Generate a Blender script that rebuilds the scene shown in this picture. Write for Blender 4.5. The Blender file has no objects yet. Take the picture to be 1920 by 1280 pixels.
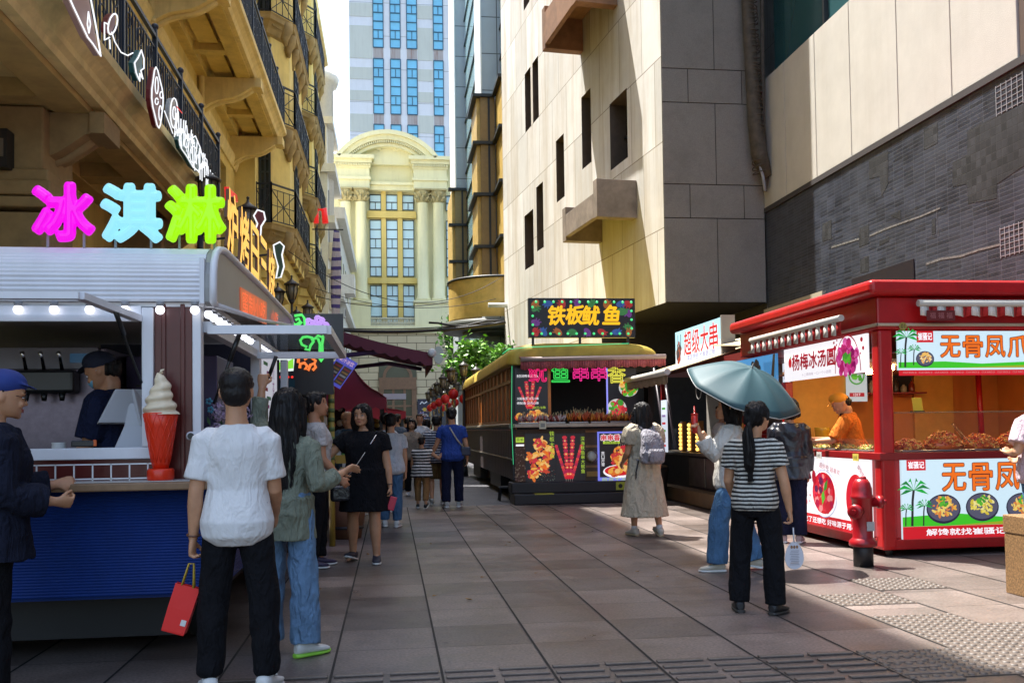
import bpy, bmesh, math, random
from mathutils import Vector, Matrix, noise
R_ = math.radians
rnd = random.Random(7)
SC = bpy.context.scene
COL = SC.collection

# ------------------------------------------------------------------ camera
PSI, PIT, ROLL, CAMH = R_(7.33), R_(1.842), 0.0135, 1.33
FPX, CPX, CPY = 1770.0, 960.0, 747.0
_f = Vector((math.sin(PSI)*math.cos(PIT), math.cos(PSI)*math.cos(PIT), math.sin(PIT)))
_r = Vector((math.cos(PSI), -math.sin(PSI), 0)); _u = _r.cross(_f)
_R = _r*math.cos(ROLL) - _u*math.sin(ROLL); _U = _u*math.cos(ROLL) + _r*math.sin(ROLL)
CAMP = Vector((0, 0, CAMH))
cam = bpy.data.cameras.new('camera'); cam_o = bpy.data.objects.new('camera', cam); COL.objects.link(cam_o)
cam.sensor_width = 36; cam.lens = FPX/1920*36; cam.shift_y = 107/1920; cam.clip_start = .05; cam.clip_end = 2000
cam_o.matrix_world = Matrix(((_R.x, _U.x, -_f.x, 0), (_R.y, _U.y, -_f.y, 0), (_R.z, _U.z, -_f.z, CAMH), (0, 0, 0, 1)))
SC.camera = cam_o

# ------------------------------------------------------------------ light
SUN_DIR = Vector((-.476, .50, 1.70)).normalized()      # towards the sun
w = bpy.data.worlds.new('World'); SC.world = w; w.use_nodes = True
nt = w.node_tree; nt.nodes.clear()
sky = nt.nodes.new('ShaderNodeTexSky'); sky.sky_type = 'NISHITA'; sky.sun_disc = False
sky.sun_elevation = math.asin(SUN_DIR.z); sky.sun_rotation = math.atan2(SUN_DIR.x, SUN_DIR.y)
sky.dust_density = 2.5; sky.air_density = 1.2; sky.ozone_density = 1.0
bg = nt.nodes.new('ShaderNodeBackground'); bg.inputs[1].default_value = .15
wo = nt.nodes.new('ShaderNodeOutputWorld')
nt.links.new(sky.outputs[0], bg.inputs[0]); nt.links.new(bg.outputs[0], wo.inputs[0])
sl = bpy.data.lights.new('sun', 'SUN'); sl.energy = 4.8; sl.angle = R_(.5); sl.color = (1, .96, .90)
so = bpy.data.objects.new('sun', sl); COL.objects.link(so)
so.rotation_euler = (-SUN_DIR).to_track_quat('-Z', 'Y').to_euler()
SC.view_settings.view_transform = 'Standard'; SC.view_settings.look = 'None'
SC.view_settings.exposure = 1.55; SC.view_settings.gamma = 1
SC.cycles.max_bounces = 6; SC.cycles.diffuse_bounces = 3; SC.cycles.glossy_bounces = 3
SC.cycles.transmission_bounces = 4; SC.cycles.transparent_max_bounces = 8
SC.cycles.caustics_reflective = False; SC.cycles.caustics_refractive = False
try:
    SC.cycles.use_denoising = True; SC.cycles.denoiser = 'OPENIMAGEDENOISE'
except Exception: pass

# ------------------------------------------------------------------ pixel of the photo -> point at a known depth
def ray(px, py): return _R*((px-CPX)/FPX) - _U*((py-CPY)/FPX) + _f
def G(px, py, z=0.0):
    d = ray(px, py); return CAMP + d*((z-CAMH)/d.z)
def AX(px, py, X):
    d = ray(px, py); return CAMP + d*(X/d.x)
def AY(px, py, Y):
    d = ray(px, py); return CAMP + d*(Y/d.y)

# ------------------------------------------------------------------ materials
MATS = {}
def srgb(h):
    h = h.lstrip('#'); c = [int(h[i:i+2], 16)/255 for i in (0, 2, 4)]
    return tuple((x/12.92 if x <= .04045 else ((x+.055)/1.055)**2.4) for x in c)
def C4(c):
    if isinstance(c, str): c = srgb(c)
    return (c[0], c[1], c[2], 1)
def mat(name, col, rough=.6, metal=0, var=0.0, vscale=6, bump=0.0, bscale=40, emit=0, spec=.5, stain=0.0, stcol=None, alpha=None, trans=0, ecol=None, streak=0.0):
    if name in MATS: return MATS[name]
    m = bpy.data.materials.new(name); m.use_nodes = True; MATS[name] = m
    n = m.node_tree.nodes; l = m.node_tree.links; b = n['Principled BSDF']
    b.inputs['Base Color'].default_value = C4(col); b.inputs['Roughness'].default_value = rough
    b.inputs['Metallic'].default_value = metal; b.inputs['Specular IOR Level'].default_value = spec
    if trans: b.inputs['Transmission Weight'].default_value = trans; b.inputs['IOR'].default_value = 1.45
    if alpha is not None: b.inputs['Alpha'].default_value = alpha
    if emit:
        b.inputs['Emission Color'].default_value = C4(ecol or col); b.inputs['Emission Strength'].default_value = emit
    out = None
    if var or bump or stain or streak:
        tc = n.new('ShaderNodeTexCoord')
    if var:
        nz = n.new('ShaderNodeTexNoise'); nz.inputs['Scale'].default_value = vscale; nz.inputs['Detail'].default_value = 6; nz.inputs['Roughness'].default_value = .65
        l.new(tc.outputs['Object'], nz.inputs['Vector'])
        mr = n.new('ShaderNodeMapRange'); mr.inputs[1].default_value = .3; mr.inputs[2].default_value = .7
        mr.inputs[3].default_value = 1-var; mr.inputs[4].default_value = 1+var
        l.new(nz.outputs[0], mr.inputs[0])
        mx = n.new('ShaderNodeMix'); mx.data_type = 'RGBA'; mx.blend_type = 'MULTIPLY'; mx.inputs[0].default_value = 1
        mx.inputs[6].default_value = C4(col); l.new(mr.outputs[0], mx.inputs[7]); out = mx.outputs[2]
    if stain or streak:
        nz = n.new('ShaderNodeTexNoise'); nz.inputs['Scale'].default_value = 1.0; nz.inputs['Detail'].default_value = 8; nz.inputs['Roughness'].default_value = .7
        mp = n.new('ShaderNodeMapping'); mp.inputs['Scale'].default_value = (2.5, 2.5, .22) if streak else (1.3, 1.3, 1.3)
        l.new(tc.outputs['Object'], mp.inputs[0]); l.new(mp.outputs[0], nz.inputs['Vector'])
        mr = n.new('ShaderNodeMapRange'); mr.inputs[1].default_value = .48; mr.inputs[2].default_value = .75; mr.inputs[4].default_value = stain or streak
        l.new(nz.outputs[0], mr.inputs[0])
        mx = n.new('ShaderNodeMix'); mx.data_type = 'RGBA'
        if out: l.new(out, mx.inputs[6])
        else: mx.inputs[6].default_value = C4(col)
        mx.inputs[7].default_value = C4(stcol or (.03, .025, .02)); l.new(mr.outputs[0], mx.inputs[0]); out = mx.outputs[2]
    if out: l.new(out, b.inputs['Base Color'])
    if bump:
        nz = n.new('ShaderNodeTexNoise'); nz.inputs['Scale'].default_value = bscale; nz.inputs['Detail'].default_value = 5
        l.new(tc.outputs['Object'], nz.inputs['Vector'])
        bp = n.new('ShaderNodeBump'); bp.inputs['Strength'].default_value = bump; bp.inputs['Distance'].default_value = .02
        l.new(nz.outputs[0], bp.inputs['Height']); l.new(bp.outputs[0], b.inputs['Normal'])
    return m
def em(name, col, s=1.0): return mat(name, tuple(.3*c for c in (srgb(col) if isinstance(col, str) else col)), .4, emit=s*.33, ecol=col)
def tiles(name, col, axes, w_, h_, off=.0, rvar=0.0, spots=0, gap=.006, gapcol=(.03, .03, .03), var=.12, rough=.6, shift=(0, 0), bump=.3, speck=0.0, stain=0.0, stcol=(.05, .045, .04), streak=0.0, metal=0, freq=2, spec=.4, hue=None):
    """Stone cladding / paving: joints from a brick texture laid over the two object axes given."""
    if name in MATS: return MATS[name]
    m = bpy.data.materials.new(name); m.use_nodes = True; MATS[name] = m
    n = m.node_tree.nodes; l = m.node_tree.links; b = n['Principled BSDF']
    b.inputs['Roughness'].default_value = rough; b.inputs['Metallic'].default_value = metal; b.inputs['Specular IOR Level'].default_value = spec
    tc = n.new('ShaderNodeTexCoord'); sp = n.new('ShaderNodeSeparateXYZ'); l.new(tc.outputs['Object'], sp.inputs[0])
    cb = n.new('ShaderNodeCombineXYZ')
    for k, a in enumerate(axes):
        ad = n.new('ShaderNodeMath'); ad.inputs[1].default_value = shift[k]; l.new(sp.outputs[a], ad.inputs[0]); l.new(ad.outputs[0], cb.inputs[k])
    br = n.new('ShaderNodeTexBrick'); br.offset = off; br.offset_frequency = freq; br.squash = 1
    br.inputs['Scale'].default_value = 1; br.inputs['Mortar Size'].default_value = gap; br.inputs['Mortar Smooth'].default_value = .1
    br.inputs['Brick Width'].default_value = w_; br.inputs['Row Height'].default_value = h_
    c = C4(col); c2 = C4(hue) if hue else c
    br.inputs['Color1'].default_value = tuple(x*(1-var) for x in c[:3])+(1,)
    br.inputs['Color2'].default_value = tuple(min(1, x*(1+var)) for x in c2[:3])+(1,)
    br.inputs['Mortar'].default_value = C4(gapcol); l.new(cb.outputs[0], br.inputs['Vector'])
    out = br.outputs['Color']
    nz = n.new('ShaderNodeTexNoise'); nz.inputs['Scale'].default_value = 1.1; nz.inputs['Detail'].default_value = 9; nz.inputs['Roughness'].default_value = .7
    l.new(tc.outputs['Object'], nz.inputs['Vector'])
    mr = n.new('ShaderNodeMapRange'); mr.inputs[1].default_value = .3; mr.inputs[2].default_value = .7; mr.inputs[3].default_value = 1-var; mr.inputs[4].default_value = 1+var
    l.new(nz.outputs[0], mr.inputs[0])
    mx = n.new('ShaderNodeMix'); mx.data_type = 'RGBA'; mx.blend_type = 'MULTIPLY'; mx.inputs[0].default_value = 1
    l.new(out, mx.inputs[6]); l.new(mr.outputs[0], mx.inputs[7]); out = mx.outputs[2]
    if speck:
        n2 = n.new('ShaderNodeTexNoise'); n2.inputs['Scale'].default_value = 55; n2.inputs['Detail'].default_value = 3; l.new(tc.outputs['Object'], n2.inputs['Vector'])
        m2 = n.new('ShaderNodeMapRange'); m2.inputs[1].default_value = .3; m2.inputs[2].default_value = .7; m2.inputs[3].default_value = 1-speck; m2.inputs[4].default_value = 1+speck
        l.new(n2.outputs[0], m2.inputs[0])
        x2 = n.new('ShaderNodeMix'); x2.data_type = 'RGBA'; x2.blend_type = 'MULTIPLY'; x2.inputs[0].default_value = 1
        l.new(out, x2.inputs[6]); l.new(m2.outputs[0], x2.inputs[7]); out = x2.outputs[2]
    if stain or streak:
        n3 = n.new('ShaderNodeTexNoise'); n3.inputs['Scale'].default_value = 1; n3.inputs['Detail'].default_value = 8; n3.inputs['Roughness'].default_value = .75
        mp = n.new('ShaderNodeMapping'); mp.inputs['Scale'].default_value = (1.6, 1.6, .13) if streak else (.9, .9, .9)
        l.new(tc.outputs['Object'], mp.inputs[0]); l.new(mp.outputs[0], n3.inputs['Vector'])
        m3 = n.new('ShaderNodeMapRange'); m3.inputs[1].default_value = .45; m3.inputs[2].default_value = .75; m3.inputs[4].default_value = stain or streak
        l.new(n3.outputs[0], m3.inputs[0])
        x3 = n.new('ShaderNodeMix'); x3.data_type = 'RGBA'; l.new(m3.outputs[0], x3.inputs[0]); l.new(out, x3.inputs[6]); x3.inputs[7].default_value = C4(stcol); out = x3.outputs[2]
    if spots:
        vo = n.new('ShaderNodeTexVoronoi'); vo.inputs['Scale'].default_value = 2.6; vo.inputs['Randomness'].default_value = 1; l.new(tc.outputs['Object'], vo.inputs['Vector'])
        w5 = n.new('ShaderNodeMapRange'); w5.inputs[1].default_value = .035; w5.inputs[2].default_value = .06; w5.inputs[3].default_value = spots; w5.inputs[4].default_value = 0; l.new(vo.outputs['Distance'], w5.inputs[0])
        x5 = n.new('ShaderNodeMix'); x5.data_type = 'RGBA'; l.new(w5.outputs[0], x5.inputs[0]); l.new(out, x5.inputs[6]); x5.inputs[7].default_value = C4(gapcol); out = x5.outputs[2]
    l.new(out, b.inputs['Base Color'])
    if rvar:
        mq = n.new('ShaderNodeMapRange'); mq.inputs[1].default_value = .3; mq.inputs[2].default_value = .7; mq.inputs[3].default_value = rough-rvar; mq.inputs[4].default_value = rough+rvar
        l.new(nz.outputs[0], mq.inputs[0]); l.new(mq.outputs[0], b.inputs['Roughness'])
    if bump:
        bp = n.new('ShaderNodeBump'); bp.inputs['Strength'].default_value = bump; bp.inputs['Distance'].default_value = .01; bp.invert = True
        l.new(br.outputs['Fac'], bp.inputs['Height']); l.new(bp.outputs[0], b.inputs['Normal'])
    return m

# ------------------------------------------------------------------ mesh builder
WM = {}
class MB:
    def __init__(s): s.v = []; s.f = []; s.m = []; s.sm = []
    def add(s, vs, fs, mi=0, smooth=False):
        o = len(s.v); s.v += [Vector(p) for p in vs]
        for f in fs: s.f.append(tuple(i+o for i in f)); s.m.append(mi); s.sm.append(smooth)
        return s
    def box(s, c, d, rz=0, mi=0, rx=0, ry=0):
        x, y, z = d[0]/2, d[1]/2, d[2]/2; M = Matrix.Translation(Vector(c)) @ Matrix.Rotation(rz, 4, 'Z') @ Matrix.Rotation(ry, 4, 'Y') @ Matrix.Rotation(rx, 4, 'X')
        vs = [M @ Vector(p) for p in ((-x,-y,-z),(x,-y,-z),(x,y,-z),(-x,y,-z),(-x,-y,z),(x,-y,z),(x,y,z),(-x,y,z))]
        return s.add(vs, [(3,2,1,0),(4,5,6,7),(0,1,5,4),(1,2,6,5),(2,3,7,6),(3,0,4,7)], mi)
    def b2(s, a, b, mi=0):
        return s.box(((a[0]+b[0])/2, (a[1]+b[1])/2, (a[2]+b[2])/2), (abs(a[0]-b[0]), abs(a[1]-b[1]), abs(a[2]-b[2])), mi=mi)
    def bar(s, a, b, w=.02, h=None, mi=0):
        a = Vector(a); b = Vector(b); d = b-a; L = d.length
        if L < 1e-6: return s
        q = d.to_track_quat('Z', 'Y').to_matrix().to_4x4(); h = h or w
        M = Matrix.Translation((a+b)/2) @ q; x, y, z = w/2, h/2, L/2
        vs = [M @ Vector(p) for p in ((-x,-y,-z),(x,-y,-z),(x,y,-z),(-x,y,-z),(-x,-y,z),(x,-y,z),(x,y,z),(-x,y,z))]
        return s.add(vs, [(3,2,1,0),(4,5,6,7),(0,1,5,4),(1,2,6,5),(2,3,7,6),(3,0,4,7)], mi)
    def tube(s, pts, r, n=8, mi=0, cap=True, closed=False, flat=1.0):
        pts = [Vector(p) for p in pts]; k = len(pts); rs = r if isinstance(r, (list, tuple)) else [r]*k
        rings = []; up = Vector((0, 0, 1)); prev = None
        for i, p in enumerate(pts):
            if closed: t = pts[(i+1) % k]-pts[i-1]
            else: t = pts[min(i+1, k-1)]-pts[max(i-1, 0)]
            if t.length < 1e-9: t = Vector((0, 0, 1))
            t.normalize()
            if prev is None:
                a = up if abs(t.z) < .95 else Vector((0, 1, 0)); x = a.cross(t).normalized()
            else:
                x = prev - t*prev.dot(t); x = x.normalized() if x.length > 1e-6 else up.cross(t).normalized()
            prev = x; y = t.cross(x)
            rings.append([p + x*math.cos(2*math.pi*j/n)*rs[i] + y*math.sin(2*math.pi*j/n)*rs[i]*flat for j in range(n)])
        return s.loft(rings, mi, cap and not closed, closed)
    def loft(s, rings, mi=0, cap=True, closed=False, smooth=True):
        n = len(rings[0]); vs = [p for r in rings for p in r]; fs = []; k = len(rings)
        for i in range(k if closed else k-1):
            for j in range(n):
                a, b = i*n, ((i+1) % k)*n; fs.append((a+j, a+(j+1) % n, b+(j+1) % n, b+j))
        s.add(vs, fs, mi, smooth)
        if cap:
            o = len(s.v)-len(vs)
            s.f.append(tuple(o+j for j in reversed(range(n)))); s.m.append(mi); s.sm.append(False)
            s.f.append(tuple(o+(k-1)*n+j for j in range(n))); s.m.append(mi); s.sm.append(False)
        return s
    def lathe(s, prof, c=(0, 0, 0), n=20, mi=0, axis=None, cap=True):
        c = Vector(c); M = Matrix.Identity(3) if axis is None else Vector(axis).to_track_quat('Z', 'Y').to_matrix()
        return s.loft([[c + M @ Vector((r*math.cos(2*math.pi*j/n), r*math.sin(2*math.pi*j/n), z)) for j in range(n)] for r, z in prof], mi, cap)
    def ball(s, c, r, n=12, k=8, mi=0):
        r3 = r if isinstance(r, (tuple, list)) else (r, r, r); c = Vector(c)
        rings = []
        for i in range(k+1):
            a = -math.pi/2 + math.pi*i/k; q = max(math.cos(a), .02)
            rings.append([c+Vector((r3[0]*q*math.cos(2*math.pi*j/n), r3[1]*q*math.sin(2*math.pi*j/n), r3[2]*math.sin(a))) for j in range(n)])
        return s.loft(rings, mi)
    def prism(s, poly, ext, mi=0):
        """poly: list of 3D points (planar), ext: extrusion vector"""
        p = [Vector(q) for q in poly]; e = Vector(ext); n = len(p)
        fs = [tuple(reversed(range(n))), tuple(range(n, 2*n))] + [(i, (i+1) % n, n+(i+1) % n, n+i) for i in range(n)]
        return s.add(p+[q+e for q in p], fs, mi)
    def face(s, pts, mi=0): return s.add(pts, [tuple(range(len(pts)))], mi)
    def build(s, name, mats, parent=None, bevel=0, smooth=None, local=False, kind=None, seg=2):
        me = bpy.data.meshes.new(name)
        vs = s.v
        if parent is not None and not local:
            Mi = WM[parent.name].inverted(); vs = [Mi @ p for p in vs]
        me.from_pydata([tuple(p) for p in vs], [], s.f)
        if not isinstance(mats, (list, tuple)): mats = [mats]
        for q in mats: me.materials.append(q)
        me.polygons.foreach_set('material_index', [min(i, len(mats)-1) for i in s.m])
        me.polygons.foreach_set('use_smooth', [bool(x) if smooth is None else smooth for x in s.sm])
        me.validate(); me.update()
        o = bpy.data.objects.new(name, me); COL.objects.link(o)
        if parent is not None:
            o.parent = parent; WM[o.name] = WM[parent.name]
        else: WM[o.name] = Matrix.Identity(4)
        if bevel:
            b = o.modifiers.new('bevel', 'BEVEL'); b.width = bevel; b.segments = seg; b.limit_method = 'ANGLE'; b.angle_limit = R_(40)
        if kind: o['kind'] = kind
        return o
def thing(name, label, cat, loc=(0, 0, 0), rz=0, group=None):
    o = bpy.data.objects.new(name, None); COL.objects.link(o); o.empty_display_size = .2
    o.location = loc; o.rotation_euler = (0, 0, rz); o['label'] = label; o['category'] = cat
    if group: o['group'] = group
    WM[o.name] = Matrix.Translation(Vector(loc)) @ Matrix.Rotation(rz, 4, 'Z')
    return o
def tag(o, label, cat, group=None):
    o['label'] = label; o['category'] = cat
    if group: o['group'] = group
    return o
def plabel(o, label): o['label'] = label; return o
def dup(root, loc, rz, label=None, group=None):
    r = root.copy(); COL.objects.link(r); r.location = loc; r.rotation_euler = (0, 0, rz)
    if label: r['label'] = label
    if group: r['group'] = group
    WM[r.name] = Matrix.Translation(Vector(loc)) @ Matrix.Rotation(rz, 4, 'Z')
    for ch in list(root.children):
        c = ch.copy(); COL.objects.link(c); c.parent = r; WM[c.name] = WM[r.name]
        for g in list(ch.children):
            d = g.copy(); COL.objects.link(d); d.parent = c; WM[d.name] = WM[r.name]
    return r

# ------------------------------------------------------------------ lettering
_TX = {}
def text_geo(s, off=0.0, res=3):
    """filled outlines of a string set in the built-in font: (verts2d, faces), 1 unit = one em"""
    k = (s, off, res)
    if k in _TX: return _TX[k]
    cu = bpy.data.curves.new('lettering', 'FONT'); cu.body = s; cu.size = 1; cu.offset = off; cu.resolution_u = res; cu.fill_mode = 'FRONT'
    o = bpy.data.objects.new('lettering', cu); COL.objects.link(o)
    dg = bpy.context.evaluated_depsgraph_get(); me = bpy.data.meshes.new_from_object(o.evaluated_get(dg))
    vs = [(v.co.x, v.co.y) for v in me.vertices]; fs = [tuple(p.vertices) for p in me.polygons]
    bpy.data.objects.remove(o); bpy.data.curves.remove(cu); bpy.data.meshes.remove(me)
    if vs:
        x0 = min(v[0] for v in vs); x1 = max(v[0] for v in vs); y0 = min(v[1] for v in vs); y1 = max(v[1] for v in vs)
    else: x0 = x1 = y0 = y1 = 0
    _TX[k] = (vs, fs, (x0, y0, x1, y1)); return _TX[k]

class Art(MB):
    """A printed or backlit face: flat shapes laid in layers (1.2 mm apart) on a plane, one mesh, many inks."""
    def __init__(s, O, U, V, mats=None):
        super().__init__(); s.O = Vector(O); s.W = Vector(U).length; s.H = Vector(V).length
        s.U = Vector(U).normalized(); s.V = Vector(V).normalized(); s.N = s.U.cross(s.V); s.ms = []; s.step = .0012
    def mi(s, m):
        if m not in s.ms: s.ms.append(m)
        return s.ms.index(m)
    def P(s, x, y, k=0): return s.O + s.U*x + s.V*y + s.N*(k*s.step)
    def poly(s, pts, m, k=1): return s.add([s.P(x, y, k) for x, y in pts], [tuple(range(len(pts)))], s.mi(m))
    def rect(s, x0, y0, x1, y1, m, k=1): return s.poly([(x0, y0), (x1, y0), (x1, y1), (x0, y1)], m, k)
    def board(s, m, th=.03):
        p = [s.P(0, 0), s.P(s.W, 0), s.P(s.W, s.H), s.P(0, s.H)]; return s.prism([q - s.N*th for q in p], s.N*th, s.mi(m))
    def ell(s, cx, cy, rx, ry, m, k=1, n=20, rot=0, a0=0, a1=2*math.pi):
        ps = []
        for i in range(n):
            a = a0+(a1-a0)*i/(n if a1-a0 > 6.2 else n-1); x, y = rx*math.cos(a), ry*math.sin(a)
            ps.append((cx+x*math.cos(rot)-y*math.sin(rot), cy+x*math.sin(rot)+y*math.cos(rot)))
        return s.poly(ps, m, k)
    def line(s, pts, wd, m, k=1):
        for (x0, y0), (x1, y1) in zip(pts, pts[1:]):
            dx, dy = x1-x0, y1-y0; L = math.hypot(dx, dy) or 1; nx, ny = -dy/L*wd/2, dx/L*wd/2
            s.poly([(x0+nx, y0+ny), (x0-nx, y0-ny), (x1-nx, y1-ny), (x1+nx, y1+ny)], m, k)
    def text(s, t, cx, cy, h, m, k=2, off=0.0, wid=None, rot=0, vert=False, skew=0):
        if vert:
            n = len(t)
            for i, ch in enumerate(t): s.text(ch, cx, cy+(n/2-.5-i)*h*1.15, h, m, k, off)
            return s
        vs, fs, (x0, y0, x1, y1) = text_geo(t, off)
        if not vs: return s
        sy = h/max(y1-y0, .01) if len(t) > 1 or True else h
        sx = sy if wid is None else wid/(x1-x0)
        mx, my = (x0+x1)/2, (y0+y1)/2; c, q = math.cos(rot), math.sin(rot)
        out = []
        for x, y in vs:
            a, b = (x-mx)*sx+skew*(y-my)*sy, (y-my)*sy; out.append(s.P(cx+a*c-b*q, cy+a*q+b*c, k))
        return s.add(out, fs, s.mi(m))
    def done(s, name, parent=None, **kw): return s.build(name, s.ms, parent, **kw)
def text_solid(mb, t, O, U, V, h, depth, mi=0, off=0.0, wid=None):
    """raised letters: front face + side walls"""
    vs, fs, (x0, y0, x1, y1) = text_geo(t, off, 4)
    U = Vector(U).normalized(); V = Vector(V).normalized(); N = U.cross(V); O = Vector(O)
    sy = h/(y1-y0); sx = sy if wid is None else wid/(x1-x0)
    P = [O+U*((x-x0)*sx)+V*((y-y0)*sy) for x, y in vs]; n = len(P)
    from collections import Counter
    ed = {}
    for f in fs:
        for a, b in zip(f, f[1:]+f[:1]):
            if (b, a) in ed: del ed[(b, a)]
            else: ed[(a, b)] = 1
    mb.add([p+N*depth for p in P]+P, list(fs)+[tuple(n+i for i in reversed(f)) for f in fs]+[(b, a, a+n, b+n) for a, b in ed], mi)
    return mb
# ------------------------------------------------------------------ ground
asph = mat('street asphalt', (.05, .05, .055), .85, var=.2)
MB().face([(-400, -60, -.012), (400, -60, -.012), (400, 600, -.012), (-400, 600, -.012)]).build('ground', asph, kind='structure')
pave = tiles('brown granite paving', (.122, .097, .085), (0, 1), .6, .6, rvar=.14, gap=.004, gapcol=(.012, .011, .010), var=.27, spots=.6, rough=.40, shift=(.335, .15), bump=.5, speck=.4, stain=.5, stcol=(.040, .031, .028), hue=(.155, .124, .110))
MB().face([(-14, -8, 0), (14, -8, 0), (14, 16.55, 0), (-14, 16.55, 0)]).build('plaza_paving', pave, kind='structure')
pave2 = tiles('grey street paving', (.085, .085, .095), (0, 1), .3, .3, off=.5, gap=.003, gapcol=(.02, .02, .022), var=.16, rough=.55, speck=.25, stain=.3)
MB().face([(-5, 16.55, -.004), (10, 16.55, -.004), (10, 85, -.004), (-5, 85, -.004)]).build('street_paving', pave2, kind='structure')
# wide dark joints along the street
jm = mat('dark joint', (.012, .011, .01), .9)
j = MB(); X = .265-.6*12
while X < 8:
    j.face([(X-.007, -4, .0035), (X+.007, -4, .0035), (X+.007, 16.5, .0035), (X-.007, 16.5, .0035)]); X += .6
j.build('paving_joints', jm, kind='structure')
# tactile paving: ribbed guide strip and domed warning blocks
tac = mat('tactile stone', (.12, .095, .08), .5, var=.18, vscale=8, bump=.3)
t = MB()
for i in range(17):
    x0 = -4.5+.6*i+.265-.3*0
    if x0 > 2.6: break
    for r in range(6):
        for h in range(2): t.box((x0+.15+.3*h, 4.62+.125*r, .006), (.265, .045, .012))
t.build('tactile_guide_strip', tac, kind='structure', bevel=.004)
t = MB(); tac2 = mat('tactile warning stone', (.105, .083, .068), .5, var=.2, vscale=8)
def domes(x0, x1, y0, y1):
    t.b2((x0+.004, y0+.004, .0005), (x1-.004, y1-.004, .005))
    nx = int((x1-x0)/.066); ny = int((y1-y0)/.066)
    for i in range(nx):
        for k in range(ny):
            cx = x0+(i+.5)*(x1-x0)/nx; cy = y0+(k+.5)*(y1-y0)/ny
            t.lathe([(.024, .004), (.021, .011), (.012, .0135), (.001, .014)], (cx, cy, 0), 8, cap=False)
X = .265
domes(X+2.4, X+3.6, 4.65, 5.25); domes(X+3.0, X+3.6, 5.25, 5.85); domes(X+3.6, X+4.2, 5.25, 5.85); domes(X+3.0, X+3.6, 5.85, 6.2)
domes(X+3.0, X+3.6, 6.6, 7.05); domes(X+3.6, X+4.2, 7.15, 7.7)
t.build('tactile_warning_blocks', tac2, kind='structure')
# fallen leaves
lf = mat('dry leaf', (.30, .17, .06), .8, var=.3)
leaf0 = None
for i, (px, py) in enumerate([(808, 1020), (948, 1022), (955, 1017), (905, 1083), (815, 1118), (1005, 1075), (880, 1125), (1135, 1042), (930, 985), (1195, 1072), (600, 1105), (1078, 988), (1233, 1298/1.2), (690, 1040)]):
    p = G(px, py); a = rnd.random()*6; s = .02+.015*rnd.random()
    if leaf0 is None:
        m = MB(); m.add([(-.9, 0, .004), (-.3, -.45, .010), (.5, -.35, .016), (1.1, 0, .02), (.5, .38, .010), (-.3, .42, .02), (.1, 0, .004)], [(0, 1, 6), (1, 2, 6), (2, 3, 6), (3, 4, 6), (4, 5, 6), (5, 0, 6)])
        m.v = [Vector((q.x*.03, q.y*.03, q.z*.6)) for q in m.v]
        leaf0 = m.build('fallen_leaf', lf); o = leaf0
        sd = leaf0.modifiers.new('s', 'SOLIDIFY'); sd.thickness = .0012
    else: o = leaf0.copy(); COL.objects.link(o)
    o.location = (p.x, p.y, .005); o.rotation_euler = (0, 0, a); o.scale = (s/.03, s/.03, s/.03)
    tag(o, 'small dry fallen leaf lying on the brown paving', 'leaf', 'fallen leaves and litter on the paving')

# ------------------------------------------------------------------ left building with long balconies
ochre = mat('ochre render', (.70, .53, .17), .8, var=.12, vscale=2, bump=.1, bscale=60, streak=.45, stcol=(.20, .125, .05))
ochre2 = mat('pale ochre moulding', (.78, .62, .27), .75, var=.12, vscale=3, streak=.4, stcol=(.22, .15, .07), bump=.08)
brown = mat('brown soffit', (.20, .125, .065), .85, var=.15, vscale=3, stain=.3, stcol=(.08, .05, .03))
iron = mat('blue black iron', (.012, .018, .035), .45, spec=.5)
glassd = mat('dark window glass', (.02, .035, .045), .08, spec=.8)
glasst = mat('teal window glass', (.03, .09, .10), .08, spec=.9)
frame_d = mat('dark blue window frame', (.02, .035, .05), .5)
def moulding(mb, pts, prof, mi=0):
    """sweep a profile [(out,z)] along a plan path (list of (x,y)), out = to the left of the path direction"""
    rings = []
    n = len(pts)
    for i, p in enumerate(pts):
        p = Vector(p); a = (Vector(pts[i])-Vector(pts[i-1])).normalized() if i else (Vector(pts[1])-p).normalized()
        b = (Vector(pts[i+1])-p).normalized() if i < n-1 else a
        na = Vector((a.y, -a.x)); nb = Vector((b.y, -b.x)); m = (na+nb); m = m/ max(.2, m.dot(na))
        rings.append([Vector((p.x+m.x*o, p.y+m.y*o, z)) for o, z in prof])
    k = len(prof); vs = [q for r in rings for q in r]; fs = []
    for i in range(n-1):
        for q in range(k): fs.append((i*k+q, i*k+(q+1) % k, (i+1)*k+(q+1) % k, (i+1)*k+q))
    fs += [tuple(reversed(range(k))), tuple((n-1)*k+q for q in range(k))]
    return mb.add(vs, fs, mi)
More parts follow.
